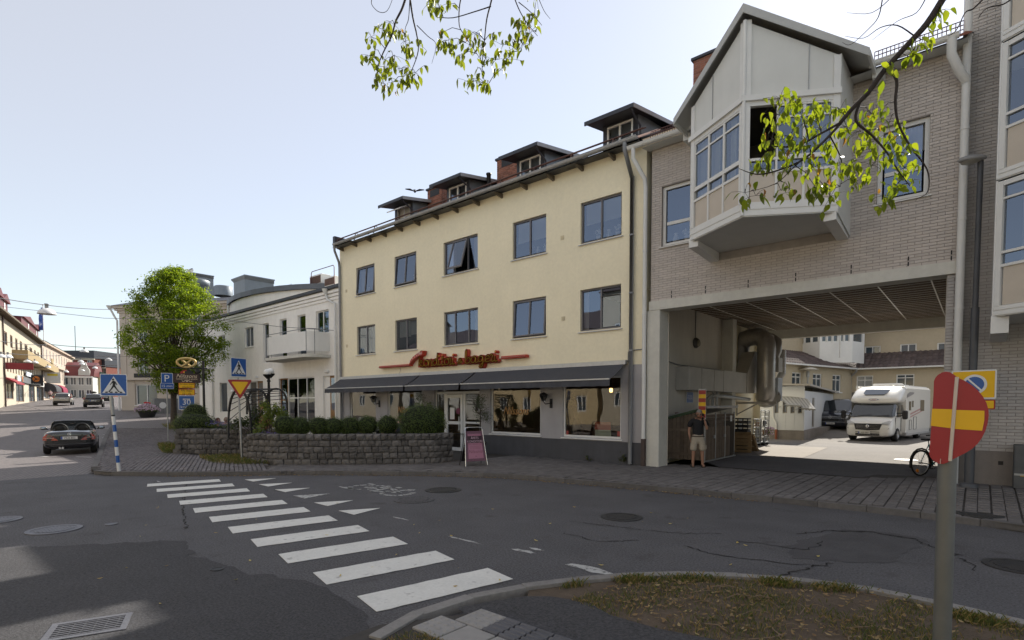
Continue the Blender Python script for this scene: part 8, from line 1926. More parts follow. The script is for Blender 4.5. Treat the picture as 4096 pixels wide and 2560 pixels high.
for x0,x1,z0,z1 in ((-2.35,-2.1,1.72,2.05),(-4.6,-3.8,1.5,2.1)): mb=MB(); mb.box(x0,x1,1.152,1.16,z0,z1); mb.build('side_window',cglass,t)
gs=mat('graphic_grey',(.28,.27,.28),rough=.4); gr_=mat('graphic_rose',(.42,.22,.22),rough=.4)
mb=MB(); mb.prism([(-1.1,1.151,2.2),(-2.4,1.151,2.42),(-2.4,1.151,2.5),(-1.6,1.151,2.5),(-1.1,1.151,2.35)],(0,.004,0)); mb.build('grey_swoosh',gs,t)
mb=MB(); mb.prism([(-1.8,1.151,1.32),(-4.2,1.151,1.62),(-4.2,1.151,1.70),(-1.8,1.151,1.40)],(0,.004,0)); mb.prism([(-1.8,1.151,1.18),(-4.2,1.151,1.48),(-4.2,1.151,1.54),(-1.8,1.151,1.24)],(0,.004,0)); mb.build('rose_stripes',gr_,t)
for x0,x1,z0,z1 in ((-2.0,-1.6,.55,1.05),(-3.0,-2.4,.55,1.2)): mb=MB(); mb.box(x0,x1,1.151,1.156,z0,z1); o=mb.build('service_hatch',white_p,t); mb=MB(); mb.tube([(x0,1.158,z0),(x1,1.158,z0),(x1,1.158,z1),(x0,1.158,z1)],.012,4,closed=True); mb.build('hatch_seal',trim,o)
mb=MB(); mb.box(-6.0,-1.1,-1.14,1.14,.26,.36); mb.box(-1.4,-1.0,1.0,1.17,.3,.42); mb.build('skirt',mat('skirt_grey',(.4,.4,.4),rough=.4),t)
mb=MB(); mb.bbox(-2.6,-1.7,-.55,.65,2.82,2.98,.04); mb.bbox(-4.9,-4.2,-.3,.4,2.8,2.95,.04); mb.build('roof_box',white_p,t)
mb=MB(); mb.box(-5.9,-1.2,-1.20,-1.05,2.70,2.86); mb.box(-5.8,-1.1,-1.0,1.0,2.80,2.84); mb.build('roof_awning',wht,t)
for x,y in ((0,.93),(0,-.93),(-4.05,.95),(-4.05,-.95)): wheel(t,x,y,.34,.25,6)
# --- dark van
p=on_y(3330,1718,37.6); hd=math.radians(-99); z=gh(-6.9,37.6)+.122
t=carroot('parked_van',(-6.72,38.6,z-.02),hd,'dark blue van with chrome grille lines half hidden behind the motorhome','van')
mb=MB(); loft(mb,[(.95,[(0,.28),(.6,.28),(.80,.34),(.86,.46),(.86,.62),(.82,.78),(.6,.82),(0,.84)]),(.85,[(0,.22),(.7,.22),(.90,.28),(.94,.45),(.94,.7),(.90,.92),(.7,1.0),(0,1.02)]),(.35,[(0,.22),(.7,.22),(.92,.28),(.95,.5),(.95,.8),(.92,1.08),(.78,1.16),(0,1.18)]),(.20,[(0,.22),(.7,.22),(.92,.28),(.95,.5),(.95,.85),(.93,1.12),(.8,1.20),(0,1.24)]),(-.45,[(0,.22),(.7,.22),(.92,.28),(.95,.5),(.95,.9),(.92,1.2),(.80,1.84),(0,1.90)]),(-.8,[(0,.22),(.7,.22),(.92,.28),(.95,.5),(.95,.9),(.93,1.25),(.80,1.92),(0,1.97)]),(-3.8,[(0,.22),(.7,.22),(.92,.28),(.95,.5),(.95,.9),(.93,1.25),(.80,1.92),(0,1.97)]),(-3.95,[(0,.3),(.7,.3),(.9,.35),(.92,.5),(.92,.9),(.9,1.25),(.78,1.85),(0,1.9)])]); subd(mb.build('body',navy_p,t))
mb=MB(); mb.prism([(.30,-.80,1.17),(.30,.80,1.17),(-.37,.74,1.80),(-.37,-.74,1.80)],(.02,0,.02)); mb.build('windscreen',cglass,t)
F=frontF(.97)
for z0 in (.74,.82): mb=MB(F); mb.box(-.62,.62,-.01+.06*(z0-.7),.2,z0,z0+.018); mb.build('chrome_line',chrome,t)
mb=MB(F); mb.box(-.80,.80,-.012,.2,.50,.515); mb.build('bumper_line',chrome,t)
mb=MB(F); mb.tube([(.085*math.cos(2*PI*k/18),-.03,.79+.085*math.sin(2*PI*k/18)) for k in range(18)],.012,5,closed=True)
for a,b in (((-.05,.06),(-.02,.01)),((-.02,.01),(0,.06)),((0,.06),(.02,.01)),((.02,.01),(.05,.06)),((-.065,.035),(-.035,-.06)),((-.035,-.06),(0,.0)),((0,.0),(.035,-.06)),((.035,-.06),(.065,.035))): mb.beam((a[0],-.03,.79+a[1]),(b[0],-.03,.79+b[1]),.012,.012,up=(0,1,0))
mb.build('grille_emblem',chrome,t)
mb=MB(F); mb.box(-.45,.45,-.0,.12,.56,.7); mb.build('grille',trim,t)
numplate(t,frontF(.985),.0,.42,0)
for s in (-1,1):
    mb=MB(); mb.prism([(.93,s*.62,.72),(.86,s*.90,.74),(.74,s*.93,.92),(.78,s*.86,.96),(.90,s*.62,.86)],(.05,0,0)); mb.build('headlamp',lens_w,t)
    mb=MB(); mb.ball((.10,s*1.08,1.20),(.07,.13,.10),8,6); mb.build('door_mirror',trim,t)
    mb=MB(); mb.prism([(.05,s*.945,1.16),(-3.5,s*.945,1.2),(-3.5,s*.85,1.74),(-.42,s*.84,1.74)],(0,s*.02,0)); mb.build('side_window',cglass,t)
for x,y in ((0,.84),(0,-.84),(-2.9,.84),(-2.9,-.84)): wheel(t,x,y,.34,.24)
# open door of the camper between the two vehicles
p=on_y(3000+905/2.16,1700,33.9); t=thing('open_cab_door',(p.x,33.9,.6),'open dark framed door standing out between van and motorhome','door')
mb=MB(); a=on_y(3000+880/2.16,1250+690/2.16,33.9);b=on_y(3000+940/2.16,1250+875/2.16,33.9); mb.box(a.x,a.x+.14,33.9,33.95,.75,a.z); mb.box(a.x+.14,b.x,33.9,33.95,a.z-.12,a.z); mb.box(a.x+.14,b.x,33.9,33.95,.75,1.2); mb.box(b.x,b.x+.1,33.9,33.95,.75,a.z); mb.build('door_frame',mat('door_grey',(.10,.10,.10),rough=.5),t); mb=MB(); mb.quad((a.x+.14,33.92,1.2),(b.x,33.92,1.2),(b.x,33.92,a.z-.12),(a.x+.14,33.92,a.z-.12)); mb.build('pane',cglass,t)
p=on_z(3000+820/2.16,1250+1068/2.16,.13); mb=MB(); mb.ball((p.x,p.y,.15),(.22,.1,.06),8,5); mb.ball((p.x+.3,p.y+.05,.15),(.2,.09,.05),8,5); tag(mb.build('pair_of_shoes',trim),'pair of dark shoes lying on the yard beside the motorhome','shoes')
# --- bicycle
wb=on_z(3000+1462/2.16,1250+1412/2.16,.125); r=.345
hd=Vector((.80,.60,0)).normalized()
rear_c=Vector((wb.x+.02,wb.y,.125+r)); front_c=rear_c+Vector((.62,1.0,0)).normalized()*1.05
f_=(front_c-rear_c).normalized(); side=Vector((-f_.y,f_.x,0))
bt=mat('bicycle_teal',(.03,.16,.20),rough=.35,var=.1,coat=.4)
t=thing('bicycle',(rear_c.x,rear_c.y,.125),'teal bicycle with an orange wheel reflector parked at the right side of the passage','bicycle')
def ringp(c,rad,n=28): return [c+f_*(rad*math.cos(2*PI*k/n))+VZ*(rad*math.sin(2*PI*k/n)) for k in range(n)]
turn=side
for c,nm in ((rear_c,'rear'),(front_c,'front')):
    mb=MB(); mb.tube(ringp(c,r-.018),.018,7,closed=True); w_=mb.build('wheel',tyre_m,t)
    mb=MB(); mb.tube(ringp(c,r-.045),.010,5,closed=True); mb.cyl(c-side*.04,c+side*.04,.025,8); mb.build('rim',chrome,w_)
    mb=MB()
    for k in range(18): a=2*PI*k/18; mb.tube([c+side*(.03 if k%2 else -.03),c+f_*((r-.05)*math.cos(a+.15))+VZ*((r-.05)*math.sin(a+.15))],.0022,3)
    mb.build('spokes',chrome,w_)
    mb=MB(); mb.tube([c+f_*((r+.03)*math.cos(a))+VZ*((r+.03)*math.sin(a)) for a in [(-.15+1.25*k/10)*PI if nm=='rear' else (.1+1.0*k/10)*PI for k in range(11)]],.022,6); mb.build('mudguard',trim,t)
bb=rear_c+f_*.44-VZ*.06; seat=rear_c+f_*.28+VZ*.48; headt=front_c-f_*.20+VZ*.52; headb=front_c-f_*.12+VZ*.32
mb=MB()
for a,b,rr in ((rear_c,bb,.012),(rear_c,seat,.011),(bb,seat,.017),(bb,headb,.018),(seat-VZ*.14,headb+VZ*.05,.016),(headb,headt,.02),(headb,front_c,.014)): mb.tube([a,b],rr,7)
mb.build('frame',bt,t)
mb=MB(); mb.tube([seat,seat+VZ*.12-f_*.03],.013,6); mb.build('seat_post',chrome,t); sd=seat+VZ*.15-f_*.03; mb=MB(); mb.add([sd-f_*.14-side*.09,sd-f_*.14+side*.09,sd+f_*.14+side*.02,sd+f_*.14-side*.02,sd-f_*.14-side*.09-VZ*.05,sd-f_*.14+side*.09-VZ*.05,sd+f_*.14+side*.02-VZ*.04,sd+f_*.14-side*.02-VZ*.04],[(0,1,2,3),(4,7,6,5),(0,4,5,1),(1,5,6,2),(2,6,7,3),(3,7,4,0)],0,True); mb.build('saddle',trim,t)
hb=headt+VZ*.14; mb=MB(); mb.tube([headt,hb],.014,6); mb.tube([hb-side*.28-f_*.16+VZ*.03,hb-side*.24+VZ*.03,hb-side*.1,hb+side*.1,hb+side*.24+VZ*.03,hb+side*.28-f_*.16+VZ*.03],.012,6); mb.build('handlebar',chrome,t)
mb=MB(); 
for s in (-1,1): e=hb+side*s*.28-f_*.16+VZ*.03; mb.tube([e,e-f_*.11],.017,6)
mb.build('grip',trim,t)
mb=MB(); mb.lathe([(0,-.01),(.09,-.01),(.09,.01),(0,.01)],(0,0,0),18,axis='y',sm=False); mb.v=[tuple(bb+f_*x+side*(.05+y)+VZ*z) for x,y,z in mb.v]; mb.tube([bb+side*.06,bb+side*.06+f_*.12-VZ*.12],.01,5); mb.tube([bb-side*.06,bb-side*.06-f_*.12+VZ*.12],.01,5); mb.build('crank',chrome,t)
for s in (1,-1): e=bb+side*s*.10+(f_*.12-VZ*.12)*s; mb=MB(); mb.add([tuple(e+f_*a+side*b+VZ*c) for a in (-.05,.05) for b in (-.04,.04) for c in (-.012,.012)],[(0,1,3,2),(4,6,7,5),(0,4,5,1),(2,3,7,6),(0,2,6,4),(1,5,7,3)]); mb.build('pedal',trim,t)
e=rear_c-f_*.12-VZ*.20; mb=MB(); mb.ball(e-side*.01,(.035,.05,.05),8,6); mb.build('reflector',mat('reflector_orange',(.7,.22,.01),rough=.3),t)
mb=MB(); mb.tube([bb-f_*.05,Vector((bb.x,bb.y,.13))-f_*.02+side*.16],.012,5); mb.build('kick_stand',chrome,t)
# ================================================================ PEOPLE
skin=mat('skin',(.42,.24,.17),rough=.55,var=.08,sc=12); skin_t=mat('tanned_skin',(.30,.165,.11),rough=.55,var=.08,sc=12)
def skinned(name,verts,edges,radii,root,m,parent,sub=2):
    me=bpy.data.meshes.new(name); me.from_pydata([tuple(v) for v in verts],edges,[]); me.materials.append(m)
    o=bpy.data.objects.new(name,me); COL.objects.link(o); o.parent=parent
    md=o.modifiers.new('skin','SKIN'); md.use_smooth_shade=True
    sv=me.skin_vertices[0].data
    for i,r in enumerate(radii): sv[i].radius=(r,r) if not isinstance(r,tuple) else r
    sv[root].use_root=True
    s=o.modifiers.new('sub','SUBSURF'); s.levels=sub; s.render_levels=sub
    return o
def chain(name,pts,radii,m,parent,root=0,sub=2): return skinned(name,pts,[(i,i+1) for i in range(len(pts)-1)],radii,root,m,parent,sub)
def hand(parent,w,d,palm_n,m,curl=.5,s=1.0):
    """palm and five bent fingers from wrist w along d; palm_n is the palm normal"""
    d=Vector(d).normalized(); n=Vector(palm_n).normalized(); x=d.cross(n).normalized(); w=Vector(w)
    V=[w,w+d*.05*s];E_=[(0,1)];R_=[.022*s,.030*s]
    o=chain('hand',[w-d*.01,w+d*.035*s,w+d*.075*s],[(.020*s,.017*s),(.030*s,.016*s),(.032*s,.014*s)],m,parent,0,1)
    for i,(off,L) in enumerate(((-.027,.062),(-.009,.072),(.009,.067),(.027,.052))):
        b=w+d*.06*s+x*off*s; a=curl*.5; p1=b+d*.025*s; p2=p1+(d*math.cos(a)+n*math.sin(a))*L*.5*s; p3=p2+(d*math.cos(a*2.2)+n*math.sin(a*2.2))*L*.5*s
        chain('finger',[b,p1,p2,p3],[.0085*s]*2+[.008*s,.0065*s],m,o,0,1)
    b=w+d*.02*s-x*.022*s; chain('thumb',[b,b-x*.022*s+d*.022*s+n*.008*s,b-x*.026*s+d*.05*s+n*.018*s],[.011*s,.010*s,.007*s],m,o,0,1)
    return o
def person(p,yaw,label,scale=1.0,group=None): return thing('person',tuple(p),label,'person',group,yaw,True)
def lbuild(mb,name,m,parent): # mesh given in the parent's local coordinates
    o=bpy.data.objects.new(name,mb.mesh(name,m)); COL.objects.link(o); o.parent=parent; ORG[o.name]=(0,0,0); return o
def headl(parent,c,fwd,nod,m,hairm,r=.105,hair='short'):
    f=Vector(fwd).normalized(); x=f.cross(VZ).normalized(); R=Matrix.Rotation(-nod,3,x); f=R@f; up=R@VZ; c=Vector(c)
    T=lambda p: c+x*p[0]*r+f*p[1]*r+up*p[2]*r
    mb=MB(); n,mm=20,16; vs=[]; hv=[]
    for i in range(mm+1):
        t=PI*i/mm
        for k in range(n):
            a=2*PI*k/n; X=math.sin(t)*math.cos(a)*.78; Y=math.sin(t)*math.sin(a)*.94; Z=math.cos(t)*1.18
            hx,hy,hz=X*1.10,Y*1.09-.03,Z*1.07
            if Z<-.1: X*=1-.30*min(1,(-Z-.1)/.9); Y=Y*(1-.18*min(1,(-Z-.1)))+.12*min(1,-Z-.1)
            if Y>.3 and abs(X)<.22 and -.38<Z<.14: Y+=.20*(1-abs(X)/.22)*(1 if Z<-.05 else .5)
            if Y>.4 and .03<Z<.24 and .14<abs(X)<.48: Y-=.08
            vs.append(T((X,Y,Z))); hv.append((T((hx,hy,hz)),hy,hz,hx))
    fs=[(i*n+k,i*n+(k+1)%n,(i+1)*n+(k+1)%n,(i+1)*n+k) for i in range(mm) for k in range(n)]
    mb.add(vs,fs,0,True); h=lbuild(mb,'head',m,parent)
    low=-.25 if hair=='short' else -1.0
    keep=[f_ for f_ in fs if all((hv[q][2]>.62 or (hv[q][1]<.30 and hv[q][2]>low)) for q in f_)]
    mb=MB(); mb.add([q[0] for q in hv],keep,0,True); lbuild(mb,'hair',hairm,h)
    mb=MB()
    for s in (-1,1): mb.ball(T((s*.80,-.05,-.02)),(.016,.025,.034),8,6)
    lbuild(mb,'ears',m,h)
    mb=MB()
    for s in (-1,1): mb.ball(T((s*.30,.83,.12)),.0135,8,6)
    lbuild(mb,'eyes',mat('eye_dark',(.03,.025,.02),rough=.3),h)
    mb=MB(); mb.tube([T((-.24,.80,-.56)),T((0,.88,-.54)),T((.24,.80,-.56))],.006,5); lbuild(mb,'mouth',mat('lip',(.28,.11,.09),rough=.5),h)
    return h,T
# --- man on the phone
mp=on_z(1648*K,1103*K,.125)
yaw=math.atan2(-mp.x,-mp.y)  # local -y faces the viewer
view=math.atan2(mp.x,-mp.y)
M=person((mp.x,mp.y,.12),math.atan2(-mp.y,-mp.x)+PI/2+.10,'man in black shirt and beige cargo shorts on the phone by the wooden shed')
# local frame: faces -y, +x is picture right
hairg=mat('grey_hair',(.20,.19,.18),rough=.8,var=.25,sc=60)
V=[(0,.02,.92),(0,.02,1.10),(0,.03,1.28),(0,.02,1.40),(0,-.01,1.47),(0,-.035,1.52), # torso, neck
 (-.09,.02,.88),(-.125,.0,.50),(-.135,.03,.10),(-.14,-.06,.05),(-.145,-.13,.04), # right leg (picture left)
 (.09,.02,.88),(.125,.0,.50),(.14,.03,.10),(.155,-.06,.05),(.165,-.13,.04),
 (-.12,.03,1.39),(-.215,.03,1.33),(-.255,.06,1.07),(-.235,-.0,.88), # arm to pocket
 (.12,.03,1.39),(.215,.0,1.33),(.235,-.15,1.13),(.165,-.19,1.40)] # raised arm to ear
E_=[(0,1),(1,2),(2,3),(3,4),(4,5),(0,6),(6,7),(7,8),(8,9),(9,10),(0,11),(11,12),(12,13),(13,14),(14,15),(3,16),(16,17),(17,18),(18,19),(3,20),(20,21),(21,22),(22,23)]
Rr=[.135,.13,.14,.10,.055,.05,.09,.062,.042,.04,.028,.09,.062,.042,.04,.028,.07,.052,.042,.03,.07,.052,.042,.03]
body=skinned('body',V,E_,Rr,0,skin_t,M)
hd_,T=headl(M,(0.02,-.07,1.60),(-.12,-1,0),.42,skin_t,hairg,.108)
mb=MB(); mb.tube([T((-.45,.86,.13)),T((0,.93,.10)),T((.45,.86,.13))],.004,4); 
for s in (-1,1): mb.tube([T((s*.28+.17*math.cos(2*PI*k/10),.90,.10+.12*math.sin(2*PI*k/10))) for k in range(10)],.004,4,closed=True); mb.tube([T((s*.45,.85,.13)),T((s*.80,.0,.08))],.004,4)
lbuild(mb,'glasses',mat('glasses',(.05,.04,.04),rough=.3),hd_)
bk=mat('black_shirt',(.013,.013,.015),rough=.9,var=.15,sc=20,bump=.5,bsc=30)
skinned('shirt',[(0,.02,.83),(0,.02,1.08),(0,.03,1.26),(0,.03,1.385),(-.12,.03,1.385),(-.222,.03,1.33),(-.250,.05,1.17),(.12,.03,1.385),(.222,.0,1.33),(.248,-.07,1.20)],[(0,1),(1,2),(2,3),(3,4),(4,5),(5,6),(3,7),(7,8),(8,9)],[(.175,.135),(.172,.14),(.178,.152),(.118,.112),.092,.088,.084,.092,.088,.084],0,bk,M)
be=mat('beige_shorts',(.34,.30,.24),rough=.9,var=.12,sc=14,bump=.5,bsc=26)
skinned('shorts',[(0,.02,1.02),(0,.02,.84),(-.10,.01,.80),(-.125,.005,.62),(-.135,.0,.46),(.10,.01,.80),(.128,.005,.62),(.140,.0,.46)],[(0,1),(1,2),(2,3),(3,4),(1,5),(5,6),(6,7)],[(.172,.132),(.165,.13),(.115,.12),(.112,.11),(.118,.108),(.115,.12),(.112,.11),(.118,.108)],0,be,M)
mb=MB(); mb.tube([(.178*math.cos(2*PI*k/20),.02+.142*math.sin(2*PI*k/20),.925) for k in range(20)],.016,5,closed=True); lbuild(mb,'belt',mat('belt_brown',(.05,.03,.02),rough=.6),M)
mb=MB(); mb.prism([(.19,-.10,.66),(.245,-.06,.66),(.245,-.06,.55),(.19,-.10,.55)],(0,.02,0)); lbuild(mb,'cargo_pocket',be,M)
hand(M,(.165,-.19,1.40),(-.25,.30,.9),(-.85,-.1,.1),skin_t,1.1,.95); hand(M,(-.235,-.0,.88),(.15,-.05,-1),(1,0,0),skin_t,.5,1.1)
mb=MB(); mb.beam((.125,-.19,1.46),(.115,-.09,1.60),.012,.06,up=(1,0,0)); lbuild(mb,'phone',mat('phone_black',(.01,.01,.01),rough=.2),M)
for s in (-1,1):
    x=s*.155-(-.0); mb=MB(); mb.add([(x+a*.05,(.07 if b else -.17),z) for z in (0,.022) for a,b in ((-1,1),(1,1),(1.05,0),(-1.05,0))],[(0,1,2,3),(4,7,6,5),(0,4,5,1),(1,5,6,2),(2,6,7,3),(3,7,4,0)])
    for y,h in ((-.09,.062),(-.02,.095),(.045,.08)): mb.tube([(x-.052,y,.02),(x-.04,y,h),(x+.04,y,h),(x+.052,y,.02)],.010,5)
    lbuild(mb,'sandal',mat('sandal_leather',(.035,.028,.022),rough=.7),M)
# --- pedestrian in a striped shirt far up the street
sp_=on_g(437/2.16,1050+1188/2.16); M2=person(tuple(sp_),math.radians(166.5)+PI/2+.3,'person in a pink and white striped shirt walking past the dark awning')
V2=[(0,0,.92),(0,0,1.2),(0,0,1.4),(0,0,1.52),(-.09,0,.88),(-.1,-.08,.5),(-.1,.0,.08),(-.1,-.14,.05),(.09,0,.88),(.1,.1,.5),(.1,.22,.12),(.1,.10,.05),(-.2,0,1.38),(-.27,.05,1.1),(-.25,-.08,.9),(.2,0,1.38),(.27,.02,1.1),(.25,-.12,.9)]
skinned('body',V2,[(0,1),(1,2),(2,3),(0,4),(4,5),(5,6),(6,7),(0,8),(8,9),(9,10),(10,11),(2,12),(12,13),(13,14),(2,15),(15,16),(16,17)],[.14,.14,.09,.05,.09,.06,.04,.03,.09,.06,.04,.03,.06,.04,.03,.06,.04,.03],0,skin,M2)
headl(M2,(0,0,1.62),(0,-1,0),.05,skin,hairg,.105)
def stripes(name,c1,c2,f=9):
    m,t_,out=_mat(name); N=t_.nodes.new; L=t_.links.new; b=N('ShaderNodeBsdfPrincipled'); b.inputs['Roughness'].default_value=.9; L(b.outputs[0],out.inputs[0])
    g=N('ShaderNodeNewGeometry'); s=N('ShaderNodeSeparateXYZ'); L(g.outputs['Position'],s.inputs[0]); q=N('ShaderNodeMath'); q.operation='MULTIPLY'; q.inputs[1].default_value=f; L(s.outputs[2],q.inputs[0]); fr_=N('ShaderNodeMath'); fr_.operation='FRACT'; L(q.outputs[0],fr_.inputs[0]); c=N('ShaderNodeMath'); c.operation='GREATER_THAN'; c.inputs[1].default_value=.5; L(fr_.outputs[0],c.inputs[0])
    mx=N('ShaderNodeMix'); mx.data_type='RGBA'; L(c.outputs[0],mx.inputs['Factor']); mx.inputs['A'].default_value=(*c1,1); mx.inputs['B'].default_value=(*c2,1); L(mx.outputs['Result'],b.inputs['Base Color']); return m
skinned('shirt',[(0,0,.95),(0,0,1.2),(0,0,1.39),(-.2,0,1.37),(-.25,.03,1.2),(.2,0,1.37),(.25,.02,1.2)],[(0,1),(1,2),(2,3),(3,4),(2,5),(5,6)],[.175,.17,.10,.085,.08,.085,.08],0,stripes('striped_shirt',(.6,.5,.5),(.40,.16,.18)),M2)
skinned('shorts',[(0,0,.95),(-.1,-.02,.8),(-.105,-.07,.55),(.1,.02,.8),(.105,.08,.55)],[(0,1),(1,2),(0,3),(3,4)],[.165,.11,.1,.11,.1],0,mat('dark_shorts',(.03,.03,.04),rough=.9),M2)
# --- guests seated on the café terrace behind the walls
def seated(p,yaw,label,shirt,hairm,hair='short',zs=.12):
    M=person((p[0],p[1],zs),yaw,label)
    V=[(0,.05,.50),(0,.05,.75),(0,.02,.98),(0,-.01,1.10),(-.1,0,.50),(-.12,-.42,.50),(-.12,-.40,.08),(-.12,-.5,.05),(.1,0,.50),(.12,-.42,.50),(.12,-.40,.08),(.12,-.5,.05),(-.2,.03,.96),(-.25,-.08,.72),(-.16,-.32,.72),(.2,.03,.96),(.25,-.08,.72),(.16,-.32,.72)]
    skinned('body',V,[(0,1),(1,2),(2,3),(0,4),(4,5),(5,6),(6,7),(0,8),(8,9),(9,10),(10,11),(2,12),(12,13),(13,14),(2,15),(15,16),(16,17)],[.13,.14,.09,.05,.09,.065,.045,.03,.09,.065,.045,.03,.06,.045,.03,.06,.045,.03],0,skin,M)
    skinned('shirt',[(0,.05,.50),(0,.05,.75),(0,.02,.97),(-.2,.03,.95),(-.24,-.04,.8),(.2,.03,.95),(.24,-.04,.8)],[(0,1),(1,2),(2,3),(3,4),(2,5),(5,6)],[.165,.17,.10,.08,.07,.08,.07],0,shirt,M)
    headl(M,(0,-.03,1.20),(0,-1,0),.12,skin,hairm,.105,hair)
    return M
redhair=mat('auburn_hair',(.10,.03,.02),rough=.7,var=.3,sc=50); bald=mat('short_hair',(.30,.22,.17),rough=.8); darkh=mat('dark_hair',(.03,.025,.022),rough=.8)
cl=[mat('navy_shirt',(.03,.035,.05),rough=.9),mat('teal_shirt',(.03,.08,.10),rough=.9),mat('grey_shirt',(.14,.14,.14),rough=.9),mat('red_top',(.30,.025,.03),rough=.9)]
chairm=iron_b
def chair_at(p,yaw,label):
    t=thing('terrace_chair',(p[0],p[1],.12),label,'chair','black chairs on the cafe terrace',yaw,True)
    mb=MB(); mb.box(-.22,.22,-.2,.24,.40,.43); lbuild(mb,'seat',chairm,t)
    mb=MB(); mb.box(-.22,.22,.235,.265,.62,.88); lbuild(mb,'backrest',chairm,t)
    for x in (-.2,.2):
        for y,h in ((-.18,.40),(.25,.88)): mb=MB(); mb.box(x-.014,x+.014,y-.014,y+.014,0,h); lbuild(mb,'leg',chairm,t)
def guest(u,v,dist,yaw,label,shirt,hairm,hair='short'):
    p=at_d(u,v,dist)
    seated((p.x,p.y),yaw,label,shirt,hairm,hair,p.z-1.20); 
    t=chair_at((p.x,p.y),yaw,'black terrace chair under the '+' '.join(label.split(',')[0].split()[:10]))
guest(868,1683,22.6,2.4,'woman with auburn hair tied back, seated behind the left granite wall',cl[0],redhair,'long')
guest(903,1680,23.2,-2.4,'bald man beside the auburn woman, seated behind the left granite wall',cl[2],bald)
guest(828,1674,23.4,1.4,'man with short pale hair half hidden by the large round bush',cl[2],bald)
guest(1065,1660,22.0,2.0,'person in a red top seated behind the arched pergola',cl[3],darkh)
guest(1440,1682,20.4,2.6,'grey haired guest whose head shows between two clipped bushes',cl[2],hairg)
guest(1540,1675,20.4,2.2,'dark haired guest just left of the largest clipped bush',cl[0],darkh)
guest(1602,1672,20.0,-2.4,'guest in navy close beside the largest clipped bush',cl[0],darkh)
# ================================================================ VEGETATION
box_l=leafmat('box_leaf',[(.030,.056,.010),(.056,.092,.015),(.085,.125,.022),(.044,.074,.014)],.3,.5)
box_y=leafmat('box_leaf_light',[(.045,.075,.012),(.075,.105,.018),(.055,.085,.016)],.28,.5)
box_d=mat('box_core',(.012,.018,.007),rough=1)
vine=leafmat('vine_leaf',[(.06,.095,.015),(.10,.14,.025),(.14,.17,.035)],.35)
bark=mat('bark',(.07,.055,.045),rough=.95,var=.3,sc=9,bump=.9,bsc=30)
bark2=mat('cherry_bark',(.035,.027,.024),rough=.8,var=.3,sc=9,bump=.6,bsc=40)
def leafcloud(mb,R,n,c,rad,size,shell_=.72,mi=0,up=.2,asp=.5):
    c=Vector(c); rx,ry,rz=rad
    for i in range(n):
        while True:
            v=Vector((R.uniform(-1,1),R.uniform(-1,1),R.uniform(-1,1)))
            if .05<v.length<=1: break
        d=v.normalized(); k=shell_+(1-shell_)*R.random()**.7
        bump_=1+.17*mathutils.noise.noise(d*3.1+c)
        p=c+Vector((d.x*rx,d.y*ry,d.z*rz))*k*bump_
        nrm=(d+Vector((R.uniform(-.8,.8),R.uniform(-.8,.8),R.uniform(-.4,.8)+up))).normalized(); a=nrm.orthogonal().normalized(); a=Matrix.Rotation(R.uniform(0,6.28),3,nrm)@a; b=nrm.cross(a)
        L=size*R.uniform(.6,1.3); W=L*asp
        mb.add([p-a*L/2,p+b*W/2,p+a*L/2+nrm*L*.1,p-b*W/2],[(0,1,2,3)],mi)
def bush(name,c,rad,n,label,seed,m=box_l,size=.035,cat='bush',group=None,core=.86):
    R=random.Random(seed); t=thing(name,(c[0],c[1],c[2]-rad[2]),label,cat,group)
    mb=MB(); leafcloud(mb,R,n,c,rad,size,.80); leafcloud(mb,R,n//14,c,tuple(r*1.13 for r in rad),size*1.1,.93,0,.5); mb.build('foliage',[m],t)
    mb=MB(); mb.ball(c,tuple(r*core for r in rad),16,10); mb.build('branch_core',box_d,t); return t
nms=['smallest clipped box ball at the left end of the granite wall row','second clipped box ball from the pergola on the granite wall','third clipped box ball from the pergola on the granite wall','clipped box ball third from the largest bush on the granite wall','clipped box ball second from the largest bush','clipped box ball touching the left side of the largest bush']
for i,(u,v) in enumerate(((1139,1700),(1199,1708),(1276,1706),(1334,1708),(1399,1705),(1470,1702))):
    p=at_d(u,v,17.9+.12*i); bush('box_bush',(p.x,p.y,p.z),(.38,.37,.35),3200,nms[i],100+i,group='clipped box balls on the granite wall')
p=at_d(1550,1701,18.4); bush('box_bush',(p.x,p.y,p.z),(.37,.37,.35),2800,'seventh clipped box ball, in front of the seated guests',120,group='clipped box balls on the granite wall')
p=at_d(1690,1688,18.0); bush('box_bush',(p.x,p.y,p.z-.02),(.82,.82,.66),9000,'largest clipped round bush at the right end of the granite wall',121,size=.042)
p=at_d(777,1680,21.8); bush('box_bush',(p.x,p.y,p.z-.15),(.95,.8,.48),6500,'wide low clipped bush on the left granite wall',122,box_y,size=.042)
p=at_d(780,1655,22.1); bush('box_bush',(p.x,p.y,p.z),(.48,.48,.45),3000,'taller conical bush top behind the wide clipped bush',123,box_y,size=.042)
# climbing plants and flowers round the pergola
def shrub(name,pts,label,seed,m,n,rad,size,cat='plant',stems=True):
    R=random.Random(seed); c0=Vector(pts[0]); t=thing(name,(c0.x,c0.y,.8),label,cat); mb=MB()
    for p in pts: leafcloud(mb,R,n,p,(rad*R.uniform(.7,1.2),)*3,size,.15,asp=.75)
    mb.build('foliage',[m],t)
    mb=MB()
    for p in pts: mb.tube([(c0.x+R.uniform(-.2,.2),c0.y,.8),tuple(Vector(p)*.5+Vector((c0.x,c0.y,.9))*.5),tuple(p)],.012,4)
    mb.build('stems',bark,t); return t
pts=[at_d(*z3w(x,y),18.7) for x,y in ((395,1050),(380,1100),(405,1130),(360,1150),(345,1200),(330,1225),(440,1060),(370,1010),(420,1090),(455,1040),(310,1215))]
shrub('climbing_plant',pts,'pale green climbing plant hanging over the front of the pergola',31,vine,90,.25,.085)
